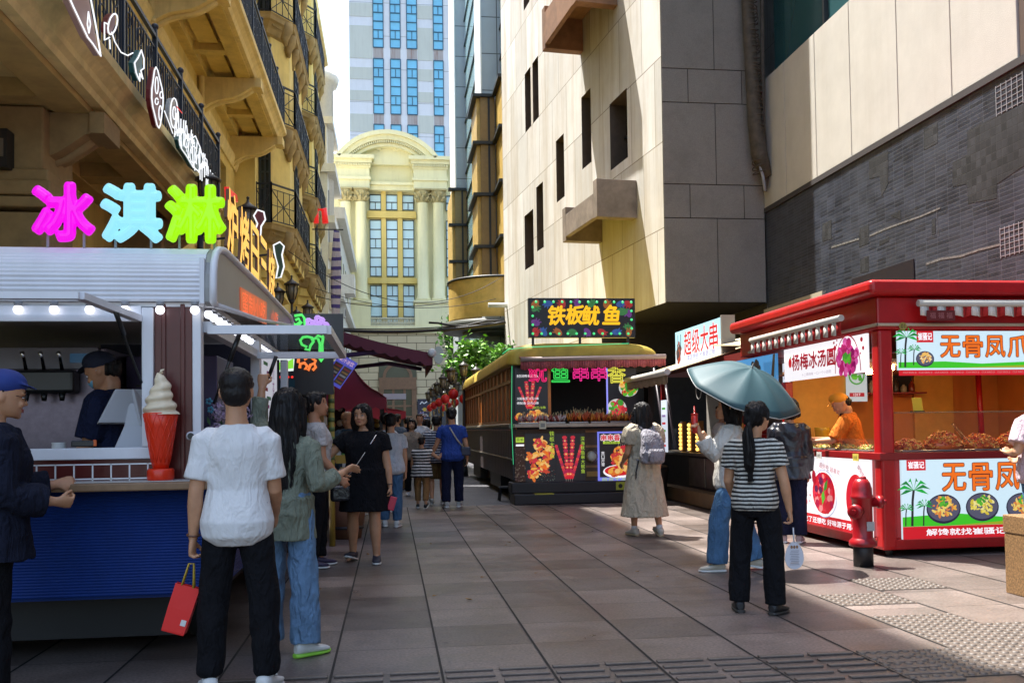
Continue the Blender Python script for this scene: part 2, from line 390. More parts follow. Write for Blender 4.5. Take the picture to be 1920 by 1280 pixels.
def railing(mb, a, b, z0, h, step=.13, pat=None, posts=1.6):
    a = Vector((a[0], a[1], 0)); b = Vector((b[0], b[1], 0)); L = (b-a).length; n = max(1, int(L/step)); d = (b-a)/n
    for z, w_ in ((z0+h, .05), (z0+h-.16, .022), (z0+.08, .03)): mb.bar(a+Vector((0, 0, z)), b+Vector((0, 0, z)), w_)
    if pat == 'X':
        m = max(1, round(L/1.0)); e = (b-a)/m
        for i in range(m):
            p, q = a+e*i, a+e*(i+1); c = (p+q)/2; Z = lambda v, z: v+Vector((0, 0, z)); lo, hi = z0+.08, z0+h-.16
            mb.bar(Z(p, lo), Z(q, hi), .022); mb.bar(Z(p, hi), Z(q, lo), .022); mb.bar(Z(c, lo), Z(c, hi), .022); mb.bar(Z(p, (lo+hi)/2), Z(q, (lo+hi)/2), .02)
            mb.bar(Z(p, z0), Z(p, z0+h+.05), .05); mb.bar(Z(p.lerp(q, .25), lo), Z(p.lerp(q, .25), hi), .018); mb.bar(Z(p.lerp(q, .75), lo), Z(p.lerp(q, .75), hi), .018)
        mb.bar(b+Vector((0, 0, z0)), b+Vector((0, 0, z0+h+.05)), .05)
    else:
        for i in range(n+1): p = a+d*i; mb.bar(p+Vector((0, 0, z0+.08)), p+Vector((0, 0, z0+h-.16)), .02)
        m = max(1, round(L/posts)); e = (b-a)/m
        for i in range(m+1):
            p = a+e*i; mb.bar(p+Vector((0, 0, z0)), p+Vector((0, 0, z0+h+.1)), .06); mb.ball(p+Vector((0, 0, z0+h+.13)), .05, 8, 6)
            if i < m:
                for f, r in ((.18, .12), (.5, .15), (.82, .12)):
                    c = p+e*f
                    for zz in (.35, .7):
                        mb.tube([c+(b-a).normalized()*r*math.cos(t)*(1-t/14)+Vector((0, 0, z0+zz*h+r*math.sin(t)*(1-t/14))) for t in [k*.5 for k in range(16)]], .012, 4)
    return mb
def bracket(mb, x0, x1, y, zt, d, w_=.35, mi=0):
    """console from the wall (x0) to the balcony edge (x1), scroll-like underside"""
    L = x1-x0; pts = [(x0, zt), (x1, zt), (x1, zt-.22*d)]
    for i in range(9):
        f = i/8; pts.append((x1-.12*L-f*L*.86, zt-.24*d-d*.62*(.5-.5*math.cos(f*math.pi))-.12*d*math.sin(f*math.pi*2)))
    pts.append((x0, zt-d))
    mb.prism([(x, y-w_/2, z) for x, z in pts], (0, w_, 0), mi)
    rib = [(x, y, z) for x, z in pts[3:12]]
    mb.tube(rib, .06, 8, mi); mb.box((x1-.02, y, zt-.12*d), (.16, w_*1.25, .24*d), mi=mi)
WX = -4.6
A = thing('ochre_building', 'long ochre stone building on the left with iron railed balconies on curved brackets', 'building', (WX, 17, 0))
W_ = MB()
def wall_openings(mb, X, y0, y1, z0, z1, ops, depth=.35, mi=0):
    """wall in the plane x=X (facing +x) with rectangular openings, reveals included"""
    ys = sorted({y0, y1, *[o[0] for o in ops], *[o[1] for o in ops]}); zs = sorted({z0, z1, *[o[2] for o in ops], *[o[3] for o in ops]})
    for a, b in zip(ys, ys[1:]):
        for c, d in zip(zs, zs[1:]):
            if any(o[0] <= (a+b)/2 <= o[1] and o[2] <= (c+d)/2 <= o[3] for o in ops): continue
            mb.face([(X, a, c), (X, b, c), (X, b, d), (X, a, d)], mi)
    for a, b, c, d in ops:
        q = X-depth
        mb.face([(X, a, c), (X, a, d), (q, a, d), (q, a, c)], mi); mb.face([(X, b, d), (X, b, c), (q, b, c), (q, b, d)], mi)
        mb.face([(X, a, d), (X, b, d), (q, b, d), (q, a, d)], mi); mb.face([(X, b, c), (X, a, c), (q, a, c), (q, b, c)], mi)
ops = []
wy = [9.6, 12.0, 14.4, 16.8, 19.2, 21.6, 24.0, 26.4]
for y in wy:
    ops += [(y, y+1.15, 5.9, 8.9), (y, y+1.15, 11.2, 14.0), (y, y+1.15, 16.5, 19.2), (y, y+1.15, 20.9, 22.9)]
gops = [(y, y+1.75, .4, 4.2) for y in (12.7, 15.1, 17.5, 19.9, 22.3, 24.7)]
wall_openings(W_, WX, 3, 29, 0, 24.6, ops+gops)
W_.face([(WX-9, 3, 0), (WX, 3, 0), (WX, 3, 24.6), (WX-9, 3, 24.6)]); W_.face([(WX, 29, 0), (WX-9, 29, 0), (WX-9, 29, 24.6), (WX, 29, 24.6)]); W_.face([(WX, 3, 24.6), (WX, 29, 24.6), (WX-9, 29, 24.6), (WX-9, 3, 24.6)])
W_.face([(WX-9, 29, 0), (WX-9, 3, 0), (WX-9, 3, 24.6), (WX-9, 29, 24.6)])
W_.build('wall', ochre, A)
W_ = MB(); W_.b2((WX-4, 9.6, 24.6), (WX+.2, 12.8, 29.3)); W_.build('added_shadow_block', ochre, A)  # unseen block added on the roof to push its shadow across the paving
tr = MB()
for z, pr in ((9.35, .14), (14.4, .14), (19.7, .14)): moulding(tr, [(WX, 3), (WX, 29)], [(0, z-.2), (.06, z-.2), (.1, z-.1), (pr, z), (pr, z+.12), (0, z+.12)])
for y in wy[::1]:
    for z in (5.9, 11.2, 16.5): tr.box((WX+.05, y-.6, z+1.55), (.10, .5, 3.3))
moulding(tr, [(WX, 3), (WX, 29)], [(0, 23.7), (.3, 23.8), (.6, 24.1), (.9, 24.2), (.9, 24.6), (0, 24.6)])
tr.build('moulding', ochre2, A)
for y in wy:
    for z0, z1 in ((5.9, 8.9), (11.2, 14.0)):
        g = MB(); g.face([(WX-.3, y, z0), (WX-.3, y+1.15, z0), (WX-.3, y+1.15, z1), (WX-.3, y, z1)]); go = g.build('window', glassd, A)
        f = MB()
        for a in (0, .5, 1): f.box((WX-.28, y+.04+a*1.07, (z0+z1)/2), (.05, .07, z1-z0))
        for a in (0, .55, .78, 1): f.box((WX-.275, y+.575, z0+.04+a*(z1-z0-.08)), (.05, 1.15, .07))
        f.build('frame', frame_d, go)
for y0, y1, z0, z1 in gops:
    g = MB(); g.face([(WX-.32, y0, z0), (WX-.32, y1, z0), (WX-.32, y1, z1), (WX-.32, y0, z1)]); g.build('shop_window', mat('dark shop interior', (.035, .02, .014), .35), A)
# lower balcony
E0 = -3.0; bx = MB()
Yb0, Yb1 = 5.2, 17.6
moulding(bx, [(E0-.35, Yb0), (E0-.35, Yb1)], [(0, 5.05), (.12, 5.05), (.14, 5.12), (.20, 5.16), (.20, 5.24), (.28, 5.32), (.35, 5.36), (.35, 5.48), (0, 5.48)])
bx.b2((WX, Yb0, 5.2), (E0-.352, Yb1, 5.47)); bx.build('balcony_slab', ochre2, A)
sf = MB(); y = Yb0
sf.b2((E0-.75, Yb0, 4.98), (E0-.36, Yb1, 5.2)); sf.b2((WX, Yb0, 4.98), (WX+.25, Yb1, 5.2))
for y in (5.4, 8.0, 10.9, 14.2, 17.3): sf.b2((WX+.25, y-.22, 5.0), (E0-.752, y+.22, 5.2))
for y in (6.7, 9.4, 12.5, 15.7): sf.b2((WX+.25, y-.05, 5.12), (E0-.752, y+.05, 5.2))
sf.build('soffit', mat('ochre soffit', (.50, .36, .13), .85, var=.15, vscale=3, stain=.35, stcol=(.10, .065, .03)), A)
for y in (11.4, 16.9):
    b = MB(); bracket(b, WX, E0-.25, y, 4.98, 1.0, .5); b.build('bracket', mat('brown stone', (.34, .23, .10), .8, var=.15, stain=.3, stcol=(.09, .06, .03)), A)
    p = MB(); p.box((WX+.4, y+.05, 1.9), (.8, 1.0, 3.8)); p.box((WX+.42, y+.05, 3.9), (.92, 1.15, .12)); p.box((WX+.42, y+.05, 4.05), (.98, 1.22, .16)); p.box((WX+.42, y+.05, 4.2), (.90, 1.1, .14)); p.box((WX+.4, y+.05, 4.62), (.8, 1.0, .72)); p.box((WX+.42, y+.05, .3), (.95, 1.2, .6))
    p.build('pillar', mat('brown stone', (1, 1, 1)), A, bevel=.02)
rl = MB(); railing(rl, (E0-.08, Yb0), (E0-.08, Yb1), 5.48, 1.15); rl.bar((E0-.08, Yb1, 6.55), (WX, Yb1, 6.55), .05); rl.build('balcony_railing', iron, A)
# floodlight box under the balcony
fl = MB(); fl.box((-4.22, 10.85, 4.45), (.24, .2, .42)); fo = fl.build('floodlight', mat('black housing', (.012, .012, .014), .5), A); fl = MB(); fl.box((-4.22, 10.745, 4.45), (.17, .01, .2)); fl.build('lens', mat('grey lens', (.16, .14, .11), .2), fo)
# upper balconies
for z, y0, y1, e in ((10.25, 17.5, 28.9, -3.05), (15.6, 15, 29, -3.15)):
    bx = MB(); moulding(bx, [(e-.3, y0), (e-.3, y1)], [(0, z-.18), (.10, z-.18), (.14, z-.08), (.22, z), (.3, z+.04), (.3, z+.18), (0, z+.18)])
    bx.b2((WX, y0, z), (e-.302, y1, z+.17)); bx.build('balcony_slab', ochre2, A)
    sf = MB(); sf.b2((e-.62, y0, z-.22), (e-.305, y1, z)); sf.b2((WX, y0, z-.22), (WX+.22, y1, z)); n = int((y1-y0)/1.9)
    for i in range(n+1):
        y = y0+.15+(y1-y0-.3)*i/n; sf.b2((WX+.22, y-.14, z-.2), (e-.622, y+.14, z))
    for i in range(n):
        ya = y0+.15+(y1-y0-.3)*i/n+.28; yb = y0+.15+(y1-y0-.3)*(i+1)/n-.28
        sf.b2((WX+.36, ya, z-.09), (e-.76, yb, z))
    sf.build('soffit', ochre, A)
    for y in [y0+(y1-y0)*k for k in (.12, .55, .96)]:
        b = MB(); bracket(b, WX, e-.1, y, z-.22, .95, .4); b.build('bracket', ochre2, A)
    rl = MB(); railing(rl, (e-.08, y0), (e-.08, y1), z+.18, 1.15); rl.build('balcony_railing', iron, A)
for y in (9.05, 18.7, 23.55):
    d = MB(); d.tube([(WX+.09, y, 5.5), (WX+.09, y, 15.5)], .075, 12)
    for z in (6.5, 8.5, 9.3, 11.5, 13.5): d.lathe([(.095, -.05), (.095, .05)], (WX+.09, y, z), 12)
    d.build('downpipe', ochre2, A)

# ------------------------------------------------------------------ bay building further on
B = thing('bay_building', 'ochre building with canted bay balconies and pierced railings behind the long balconies', 'building', (-4.2, 38, 0))
w_ = MB()
def extrude_plan(mb, pts, z0, z1, mi=0): return mb.prism([(x, y, z0) for x, y in pts], (0, 0, z1-z0), mi)
extrude_plan(w_, [(-13, 29.02), (-4.0, 29.02), (-4.0, 52), (-13, 52)], 0, 21.6)
bays = [29.8, 38.6]
bayplan = lambda y, o=0: [(-4.0, y-o), (-3.62, y-o), (-3.12+o, y+.75), (-3.12+o, y+5.0), (-3.62, y+5.75+o), (-4.0, y+5.75+o)]
for y in bays: extrude_plan(w_, bayplan(y), 7.2, 20.8)

for y in bays:
    for k, (o, z) in enumerate(((.06, 6.85), (-.12, 6.5), (-.28, 6.2), (-.42, 5.9))): extrude_plan(w_, [(-4.0, y+.2-o), (-3.62+o*.6, y+.2-o), (-3.12+o, y+.9-o), (-3.12+o, y+4.9+o), (-3.62+o*.6, y+5.5+o), (-4.0, y+5.5+o)], z, z+.36-.01*k)
w_.build('wall', mat('bay ochre', (.78, .62, .22), .8, var=.1, vscale=2, bump=.08, streak=.3, stcol=(.26, .17, .07)), B)
cr = MB(); moulding(cr, [(-4.0, 29.02), (-4.0, 52.0)], [(0, 20.9), (.3, 21.0), (.45, 21.2), (.75, 21.35), (.75, 21.7), (0, 21.7)]); cr.build('cornice', ochre2, B)
bz = [7.7, 10.85, 14.2, 17.4]
old = mat('weathered balcony stone', (.36, .26, .11), .85, var=.2, vscale=3, stain=.6, stcol=(.10, .07, .035))
for y in bays:
    for z in bz:
        s_ = MB(); P_ = [(-4.0, y-.55), (-3.55, y-.55), (-2.92, y+.35), (-2.92, y+5.4), (-3.55, y+6.3), (-4.0, y+6.3)]
        moulding(s_, P_, [(-.4, z-.55), (-.28, z-.5), (-.2, z-.36), (-.08, z-.22), (0, z-.18), (.02, z-.06), (.06, z), (-.4, z)])
        extrude_plan(s_, [(-3.98, y-.3), (-3.5, y-.3), (-3.1, y+.35), (-3.1, y+5.4), (-3.5, y+6.0), (-3.98, y+6.0)], z-.3, z-.002)
        for q in [y-.35, y+.6, y+1.7, y+2.8, y+3.9, y+5]: s_.tube([(-3.02, q, z-.25), (-3.05, q, z-.5), (-3.15, q, z-.75), (-3.12, q, z-.95)], [.12, .16, .13, .05], 8)
        s_.build('balcony_slab', old, B)
        r = MB()
        for a, b in zip(P_[0:], P_[1:5]): railing(r, a, b, z, 1.2, .14, 'X')
        r.build('balcony_railing', iron, B)
        for (x0, y0, x1, y1) in ((-3.95, y-.012, -3.66, y-.012), (-3.108, y+2.0, -3.108, y+3.1)):
            g = MB(); d = Vector((x1-x0, y1-y0, 0)).normalized(); nn = Vector((d.y, -d.x, 0))
            g.prism([(x0, y0, z+.1), (x1, y1, z+.1), (x1, y1, z+2.5), (x0, y0, z+2.5)], nn*.01); go = g.build('window', glassd, B)
            f = MB(); L = Vector((x1-x0, y1-y0, 0)).length; O = Vector((x0, y0, 0))+nn*.025
            for a in (0, .5, 1): f.bar(O+d*(a*L)+Vector((0, 0, z+.1)), O+d*(a*L)+Vector((0, 0, z+2.5)), .06)
            for a in (.1, 1.7, 2.1, 2.5): f.bar(O+Vector((0, 0, z+a)), O+d*L+Vector((0, 0, z+a)), .05)
            f.build('frame', frame_d, go)
for y in (47, 49.5):
    for z in (5.2, 8.4, 11.6, 14.8, 18):
        g = MB(); g.b2((-4.01, y, z), (-3.97, y+1.1, z+1.9)); g.build('window', glassd, B)

# ------------------------------------------------------------------ cream buildings at the end of the left side
cream = mat('cream render', (.62, .55, .40), .8, var=.1, vscale=.8, streak=.35, stcol=(.34, .28, .18)); white_r = mat('white render', (.72, .68, .58), .8, var=.08, streak=.3, stcol=(.4, .36, .28))
Cc = thing('cream_building', 'narrow cream and yellow building with stepped cornices beyond the canted bays', 'building', (-4, 55, 0))
w_ = MB(); w_.b2((-12, 52.6, 0), (-3.35, 58, 15.6)); w_.b2((-12, 52.4, 12.8), (-2.95, 58.5, 13.2)); w_.b2((-12, 52.3, 15.61), (-2.9, 58.6, 16.05)); w_.b2((-12, 52.9, 16.06), (-3.4, 58, 18.4)); w_.b2((-12, 52.7, 18.41), (-3.05, 58.2, 18.8))
w_.lathe([(1.25, 0), (1.25, 21.0), (1.5, 21.1), (1.6, 21.5), (1.3, 21.6), (1.2, 22.2), (.6, 22.8), (.05, 23)], (-4.35, 54.4, 0), 16)
w_.build('wall', white_r, Cc)
w_ = MB()
for k, z in enumerate((4, 7.2, 10.0)): w_.b2((-3.35, 52.5, z), (-2.95, 57.5, z+.25)); w_.b2((-3.34, 52.8, z+.9), (-3.05, 54.2, z+1.8)); w_.b2((-3.34, 55, z+.9), (-3.05, 56.4, z+1.8))
w_.build('ledge', cream, Cc)
for z in (5.2, 8.4, 11.2, 13.4):
    for y in (53.2, 55.4):
        g = MB(); g.b2((-3.36, y, z), (-3.32, y+1, z+1.4)); g.build('window', glassd, Cc)
Cd = thing('pale_building', 'pale building with projecting ledges far down the left side', 'building', (-4, 62, 0))
w_ = MB(); w_.b2((-12, 59, 0), (-3.2, 79, 14.5)); w_.b2((-12, 58.9, 14.51), (-2.7, 79.1, 15.2)); w_.b2((-12, 58.9, 9.5), (-2.8, 79.1, 9.9)); w_.b2((-3.2, 60, 10.0), (-2.2, 62, 11.2)); w_.build('wall', white_r, Cd)
for z in (1.5, 5.5, 11):
    for y in (60.5, 63.5, 66.5, 69.5, 72.5):
        g = MB(); g.b2((-3.21, y, z), (-3.17, y+1.3, z+2)); g.build('window', glassd, Cd)

# ------------------------------------------------------------------ classical facade closing the street
YF = 80.0
fy = mat('pale yellow facade', (.86, .80, .47), .8, var=.06, vscale=.5, streak=.25, stcol=(.40, .32, .13)); fy2 = mat('yellow band', (.78, .58, .17), .8, var=.08, vscale=.6)
fgl = mat('sky blue glazing', (.62, .86, .92), .3, spec=1.0); fgd = mat('dark mullion', (.05, .07, .07), .6)
Fd = thing('arched_facade', 'pale yellow classical facade with paired columns under a curved pediment', 'building', (.6, YF, 0))
def px(x, y, Y=YF): p = AY(x, y, Y); return p.x, p.z
w_ = MB(); xL, xR = -8.2, 9.5; zB = px(733, 612)[1]; zE = px(733, 350)[1]; zC = px(700, 296)[1]
w_.b2((xL, YF+1.2, 0), (xR, YF+6, zE+2.2)); w_.b2((xL-.1, YF+1.0, zE+2.2), (xR+.1, YF+6.1, zE+2.7))
xa, xb = px(640, 300)[0], px(850, 300)[0]; cx = (px(648, 300)[0]+px(838, 300)[0])/2+.25
# projecting lower storey, rusticated
lo = MB(); lo.b2((xL, YF-.3, 0), (xR, YF+1.19, zB-.6)); w_.b2((xL, YF-.5, zB-.6), (xR, YF+1.19, zB-.25)); w_.b2((xL, YF-.7, zB-.25), (xR, YF+1.19, zB))
lo.build('rusticated_base', tiles('rusticated cream stone', (.60, .50, .32), (0, 2), 1.6, .62, .5, gap=.03, gapcol=(.18, .14, .08), var=.06, bump=1), Fd)
cols = [px(653, 450)[0]-.2, px(677, 450)[0], px(793, 450)[0], px(822, 450)[0]]
z1 = px(690, 562)[1]; z2 = px(690, 356)[1]; rc = .50
for a, b in ((cols[0], cols[1]), (cols[2], cols[3])):
    w_.b2((a-.75, YF-.6, zB), (b+.75, YF+1.19, z1-.35), 0); w_.b2((a-.85, YF-.75, z1-.35), (b+.85, YF+1.19, z1-.1))
    w_.b2((a-.75, YF-.45, z2+.05), (b+.75, YF+1.19, z2+.75)); w_.b2((a-.85, YF-.6, z2+.75), (b+.85, YF+1.19, z2+1.0)); w_.b2((a-.75, YF-.45, z2+1.0), (b+.75, YF+1.19, zC-1.0))
    w_.b2((a-.95, YF-.75, zC-.62), (b+.95, YF+1.19, zC-.3)); w_.b2((a-1.15, YF-1.0, zC-.3), (b+1.15, YF+1.19, zC)); w_.b2((a-.85, YF-.55, zC-1.0), (b+.85, YF+1.19, zC-.62))
    for i in range(14):
        xx = a-.85+(b-a+1.7)*(i+.5)/14; w_.box((xx, YF-.66, zC-.75), (.12, .2, .18))
w_.b2((cols[1]+.75, YF+.3, z2+.1), (cols[2]-.75, YF+1.19, z2+.5)); w_.b2((cols[1]+.75, YF+.1, z2+.5), (cols[2]-.75, YF+1.19, z2+.75))
w_.b2((cols[1]+.76, YF+.7, z2+.75), (cols[2]-.76, YF+1.19, zC+.2))
# curved pediment
def arc_band(mb, r0, r1, c, y0, y1, a0, a1, n=26, mi=0):
    for i in range(n):
        t0, t1 = a0+(a1-a0)*i/n, a0+(a1-a0)*(i+1)/n; q = []
        for r, t in ((r0, t0), (r1, t0), (r1, t1), (r0, t1)): q.append((c[0]+r*math.cos(t), y0, c[1]+r*math.sin(t)))
        mb.prism(q, (0, y1-y0, 0), mi)
ztop = px(740, 250)[1]; half = (cols[3]-cols[0])/2+.35; sag = ztop-zC-.02; Rr = (half**2+sag**2)/(2*sag); cc = ((cols[0]+cols[3])/2-.35, zC+.02+sag-Rr); an = math.asin(half/Rr)
arc_band(w_, Rr-.35, Rr, cc, YF-1.0, YF+1.2, math.pi/2-an, math.pi/2+an); arc_band(w_, Rr-.75, Rr-.352, cc, YF-.75, YF+1.2, math.pi/2-an*.97, math.pi/2+an*.97); arc_band(w_, Rr-1.25, Rr-.99, cc, YF-.4, YF+1.2, math.pi/2-an*.86, math.pi/2+an*.86)
for i in range(40):
    t = math.pi/2-an*.84+2*an*.84*i/39; w_.box((cc[0]+(Rr-.87)*math.cos(t), YF-.5, cc[1]+(Rr-.87)*math.sin(t)), (.11, .3, .2), ry=-(t-math.pi/2))
tym = [(cc[0]+(Rr-1.0)*math.cos(t), YF+.2, cc[1]+(Rr-1.0)*math.sin(t)) for t in [math.pi/2-an*.9+2*an*.9*i/20 for i in range(21)]]
w_.prism(tym+[(tym[-1][0], YF+.2, zC-.5), (tym[0][0], YF+.2, zC-.5)], (0, .9, 0))
w_.build('wall', fy, Fd)
orn = MB(); ox, oz = cc[0], zC+1.0
orn.ball((ox, YF+.15, oz+.35), (.28, .14, .45), 10, 8)
for s in (-1, 1): orn.tube([(ox+s*.3, YF+.12, oz+.1), (ox+s*.7, YF+.1, oz-.25), (ox+s*1.2, YF+.1, oz-.1), (ox+s*1.5, YF+.1, oz+.25), (ox+s*1.3, YF+.12, oz+.3)], [.1, .14, .12, .09, .05], 8)
orn.build('garland', fy, Fd)
for x in cols:
    c = MB(); c.lathe([(rc*1.25, z1-.1), (rc*1.25, z1+.12), (rc*1.08, z1+.2), (rc*1.12, z1+.3), (rc, z1+.36), (rc*.98, z1+3), (rc*.86, z2-1.15), (rc*.95, z2-1.1)], (x, YF-.05, 0), 24); co = c.build('column', fy, Fd)
    c = MB(); c.lathe([(rc*.86, z2-1.1), (rc*.95, z2-.6), (rc*1.25, z2-.15), (rc*1.3, z2-.1)], (x, YF-.05, 0), 20); c.box((x, YF-.05, z2-.02), (rc*2.7, rc*2.7, .13))
    for lv, zz in ((0, z2-.95), (1, z2-.6)):
        for q in range(8):
            t = q*math.pi/4+lv*.39; d = Vector((math.cos(t), math.sin(t), 0)); b0 = Vector((x, YF-.05, zz)); c.tube([b0+d*rc*.9, b0+d*rc*1.1+Vector((0, 0, .25)), b0+d*rc*1.45+Vector((0, 0, .3)), b0+d*rc*1.4+Vector((0, 0, .18))], [.13, .12, .09, .04], 6)
    c.build('capital', mat('capital stone', (.50, .42, .20), .8, stain=.5, stcol=(.2, .15, .06)), co)
# glazing between the columns
gx0, gx1 = px(693, 450)[0], px(777, 450)[0]; bw = (gx1-gx0)
def gl(z0, z1_, rows, X0=gx0, X1=gx1, n=3):
    w3 = (X1-X0); pw = w3*.262 if n == 3 else w3; gap = (w3-3*pw)/2 if n == 3 else 0
    for i in range(n):
        a = X0+i*(pw+gap); g = MB(); g.b2((a, YF+1.1, z0), (a+pw, YF+1.21, z1_)); go = g.build('window', fgl, Fd); f = MB()
        for r in range(rows+1): zz = z0+(z1_-z0)*r/rows; f.b2((a, YF+1.02, zz-.035), (a+pw, YF+1.1, zz+.035))
        [f.b2((a+pw*.5-.025, YF+1.03, z0+(z1_-z0)*r/rows), (a+pw*.5+.025, YF+1.099, z0+(z1_-z0)*(r+1)/rows)) for r in range(0, rows, 3)]; [f.b2((q_-.03, YF+1.025, z0), (q_+.03, YF+1.095, z1_)) for q_ in (a+.02, a+pw-.02)]; f.build('frame', fgd, go)
        if i < n-1:
            p = MB(); p.b2((a+pw, YF+.85, z0-.3), (a+pw+gap, YF+1.21, z1_+.3)); p.build('pilaster', fy2, Fd)
zz = [px(733, y)[1] for y in (610, 532, 514, 408, 388, 360)]
gl(zz[0], zz[1], 4); gl(zz[2], zz[3], 6); gl(zz[4], zz[5], 2)
xr0, xr1 = px(838, 450)[0], px(860, 450)[0]
for a, b, r in ((0, 1, 4), (2, 3, 6), (4, 5, 2)): gl(zz[a], zz[b], r, xr0, xr1, 1)
s_ = MB(); s_.b2((gx0-.2, YF+.7, zz[1]+.15), (gx1+.2, YF+1.21, zz[2]-.2)); s_.b2((gx0-.2, YF+.7, zz[3]+.15), (gx1+.2, YF+1.21, zz[4]-.2)); s_.build('spandrel', fy2, Fd)
bl = MB(); zz0 = zB+.02
bl.b2((gx0-.1, YF-.3, zB+.62), (gx1+.1, YF-.05, zB+.74)); bl.b2((gx0-.1, YF-.3, zB+.001), (gx1+.1, YF-.05, zB+.1))
for i in range(30): xx = gx0+bw*(i+.5)/30; bl.lathe([(.045, zB+.1), (.075, zB+.25), (.04, zB+.45), (.055, zB+.62)], (xx, YF-.17, 0), 8)
bl.build('balustrade', mat('balustrade stone', (.62, .58, .42), .8), Fd)
# entrance: brown timber door surround, posters
dx0, dx1 = px(711, 760)[0], px(781, 760)[0]; dz1 = px(740, 708)[1]; dz2 = px(740, 678)[1]
wood = mat('brown door timber', (.22, .12, .065), .6, var=.15)
d = MB(); d.b2((dx0, YF-.5, 0), (dx0+.4, YF-.29, dz1)); d.b2((dx1-.4, YF-.5, 0), (dx1, YF-.29, dz1)); d.b2((dx0, YF-.55, dz1-1.0), (dx1, YF-.29, dz1))
for f in (.38, .68): d.b2((dx0+(dx1-dx0)*f-.1, YF-.42, 0), (dx0+(dx1-dx0)*f+.1, YF-.29, dz1-1.0))
for z in (2.4, 3.3): d.b2((dx0+.4, YF-.41, z), (dx1-.4, YF-.29, z+.15))
arc_band(d, 1.0, 1.25, ((dx0+dx1)/2, dz1), YF-.45, YF-.29, 0, math.pi, 14)
d.build('door_frame', wood, Fd)
g = MB(); g.b2((dx0+.3, YF-.34, 0), (dx1-.3, YF-.31, dz1-1)); g.prism([((dx0+dx1)/2+1.0*math.cos(t), YF-.34, dz1+1.0*math.sin(t)) for t in [math.pi*i/12 for i in range(13)]], (0, .03, 0)); g.b2((dx0, YF-.335, dz1), (dx1, YF-.312, dz2)); g.build('door_glazing', mat('door glass', (.05, .055, .035), .15), Fd)
a = Art((px(783, 800)[0], YF-.42, px(783, 797)[1]), (px(807, 800)[0]-px(783, 800)[0], 0, 0), (0, 0, px(783, 748)[1]-px(783, 797)[1])); a.step = .02
navy = em('navy poster', (.012, .014, .04), .6); a.board(navy, .08)
for i in range(26): a.ell(a.W*(.2+.6*rnd.random()), a.H*(.12+.5*rnd.random()), .05+.06*rnd.random(), .05, mat('poster fleck %d' % (i % 3), ((.5, .2, .15), (.5, .45, .4), (.3, .25, .45))[i % 3], .5), 1, 8)
a.ell(a.W*.55, a.H*.6, .16, .16, mat('poster moon', (.6, .4, .05), .5), 2); a.line([(a.W*.2, a.H*.8), (a.W*.35, a.H*.9), (a.W*.5, a.H*.82), (a.W*.75, a.H*.9)], .08, mat('poster white', (.8, .8, .8), .5), 2)
tag(a.done('wall_poster'), 'navy poster with a yellow disc and white script on the far stone wall', 'poster')
g = MB(); g.b2((px(810, 797)[0], YF-.4, px(810, 797)[1]), (px(838, 797)[0], YF-.31, px(810, 740)[1])); g.build('shop_window', mat('shop window dark', (.03, .035, .05), .15), Fd)
o = MB(); q = px(822, 666); o.prism([(q[0]+.45*math.cos(t), YF-.36, q[1]+.75*math.sin(t)) for t in [2*math.pi*i/20 for i in range(20)]], (0, .06, 0)); o.build('wall_plaque', mat('plaque grey', (.30, .29, .24), .6), Fd, bevel=.02)

# ------------------------------------------------------------------ white tower
T = thing('white_tower', 'tall white and grey office tower with columns of blue windows behind the yellow facade', 'building', (3, 140, 0))
YT = 140.0; tw = tiles('white tower cladding', (.85, .85, .86), (0, 2), 9, 5.0, 0, gap=.05, gapcol=(.5, .5, .48), var=.03, bump=0, streak=.15, stcol=(.45, .44, .40))
tg = mat('pale grey band', (.68, .69, .60), .8, var=.05, vscale=.2, streak=.25, stcol=(.42, .42, .35))
def tx(x): return AY(x, 120, YT).x
def tz(y): return AY(720, y, YT).z
w_ = MB(); w_.b2((tx(655), YT, 0), (tx(890), YT+25, 95)); w_.build('wall', tw, T)
g_ = MB()
for x0, x1, sh in ((655, 699, 0), (783, 812, .5)):
    for y0, y1 in ((248, 215), (190, 171), (150, 128), (111, 50), (33, 8)):
        g_ = MB(); g_.b2((tx(x0)+.01, YT-.06, tz(y0)), (tx(x1), YT, tz(y1))); g_.build('grey_band', tg, T)
tb = mat('tower blue glass', (.20, .62, .85), .5, spec=1.0, var=.15, vscale=.3)
for x0, x1 in ((700, 719), (732, 751), (763, 782), (813, 831), (843, 860)):
    for y0, y1 in ((-40, -20), (-8, 90), (111, 214), (234, 330)):
        if y0 < -10: continue
        g = MB(); g.b2((tx(x0), YT-.05, tz(y1)), (tx(x1), YT-.02, tz(y0))); go = g.build('window', tb, T)
        f = MB(); n = max(2, round((tz(y0)-tz(y1))/1.35))
        for i in range(n+1):
            z = tz(y1)+(tz(y0)-tz(y1))*i/n; f.b2((tx(x0), YT-.14, z-.07), (tx(x1), YT-.05, z+.07))
            if i % 3 == 1: f.b2(((tx(x0)+tx(x1))/2-.05, YT-.13, z), ((tx(x0)+tx(x1))/2+.05, YT-.05, z+1.2))
        for x in (x0, x1): f.b2((tx(x)-.06, YT-.13, tz(y1)), (tx(x)+.06, YT-.05, tz(y0)))
        f.build('frame', mat('tower frame', (.05, .13, .2), .5), go)
st = MB()
for x0, x1 in ((700, 719), (732, 751), (763, 782), (813, 831)):
    for y0, y1 in ((110, 91), (233, 215)): st = MB(); st.b2((tx(x0), YT-.04, tz(y0)), (tx(x1), YT-.01, tz(y1))); st.build('stained_panel', mat('rust stained panel', (.50, .45, .42), .8, streak=.9, stcol=(.30, .14, .10)), T)

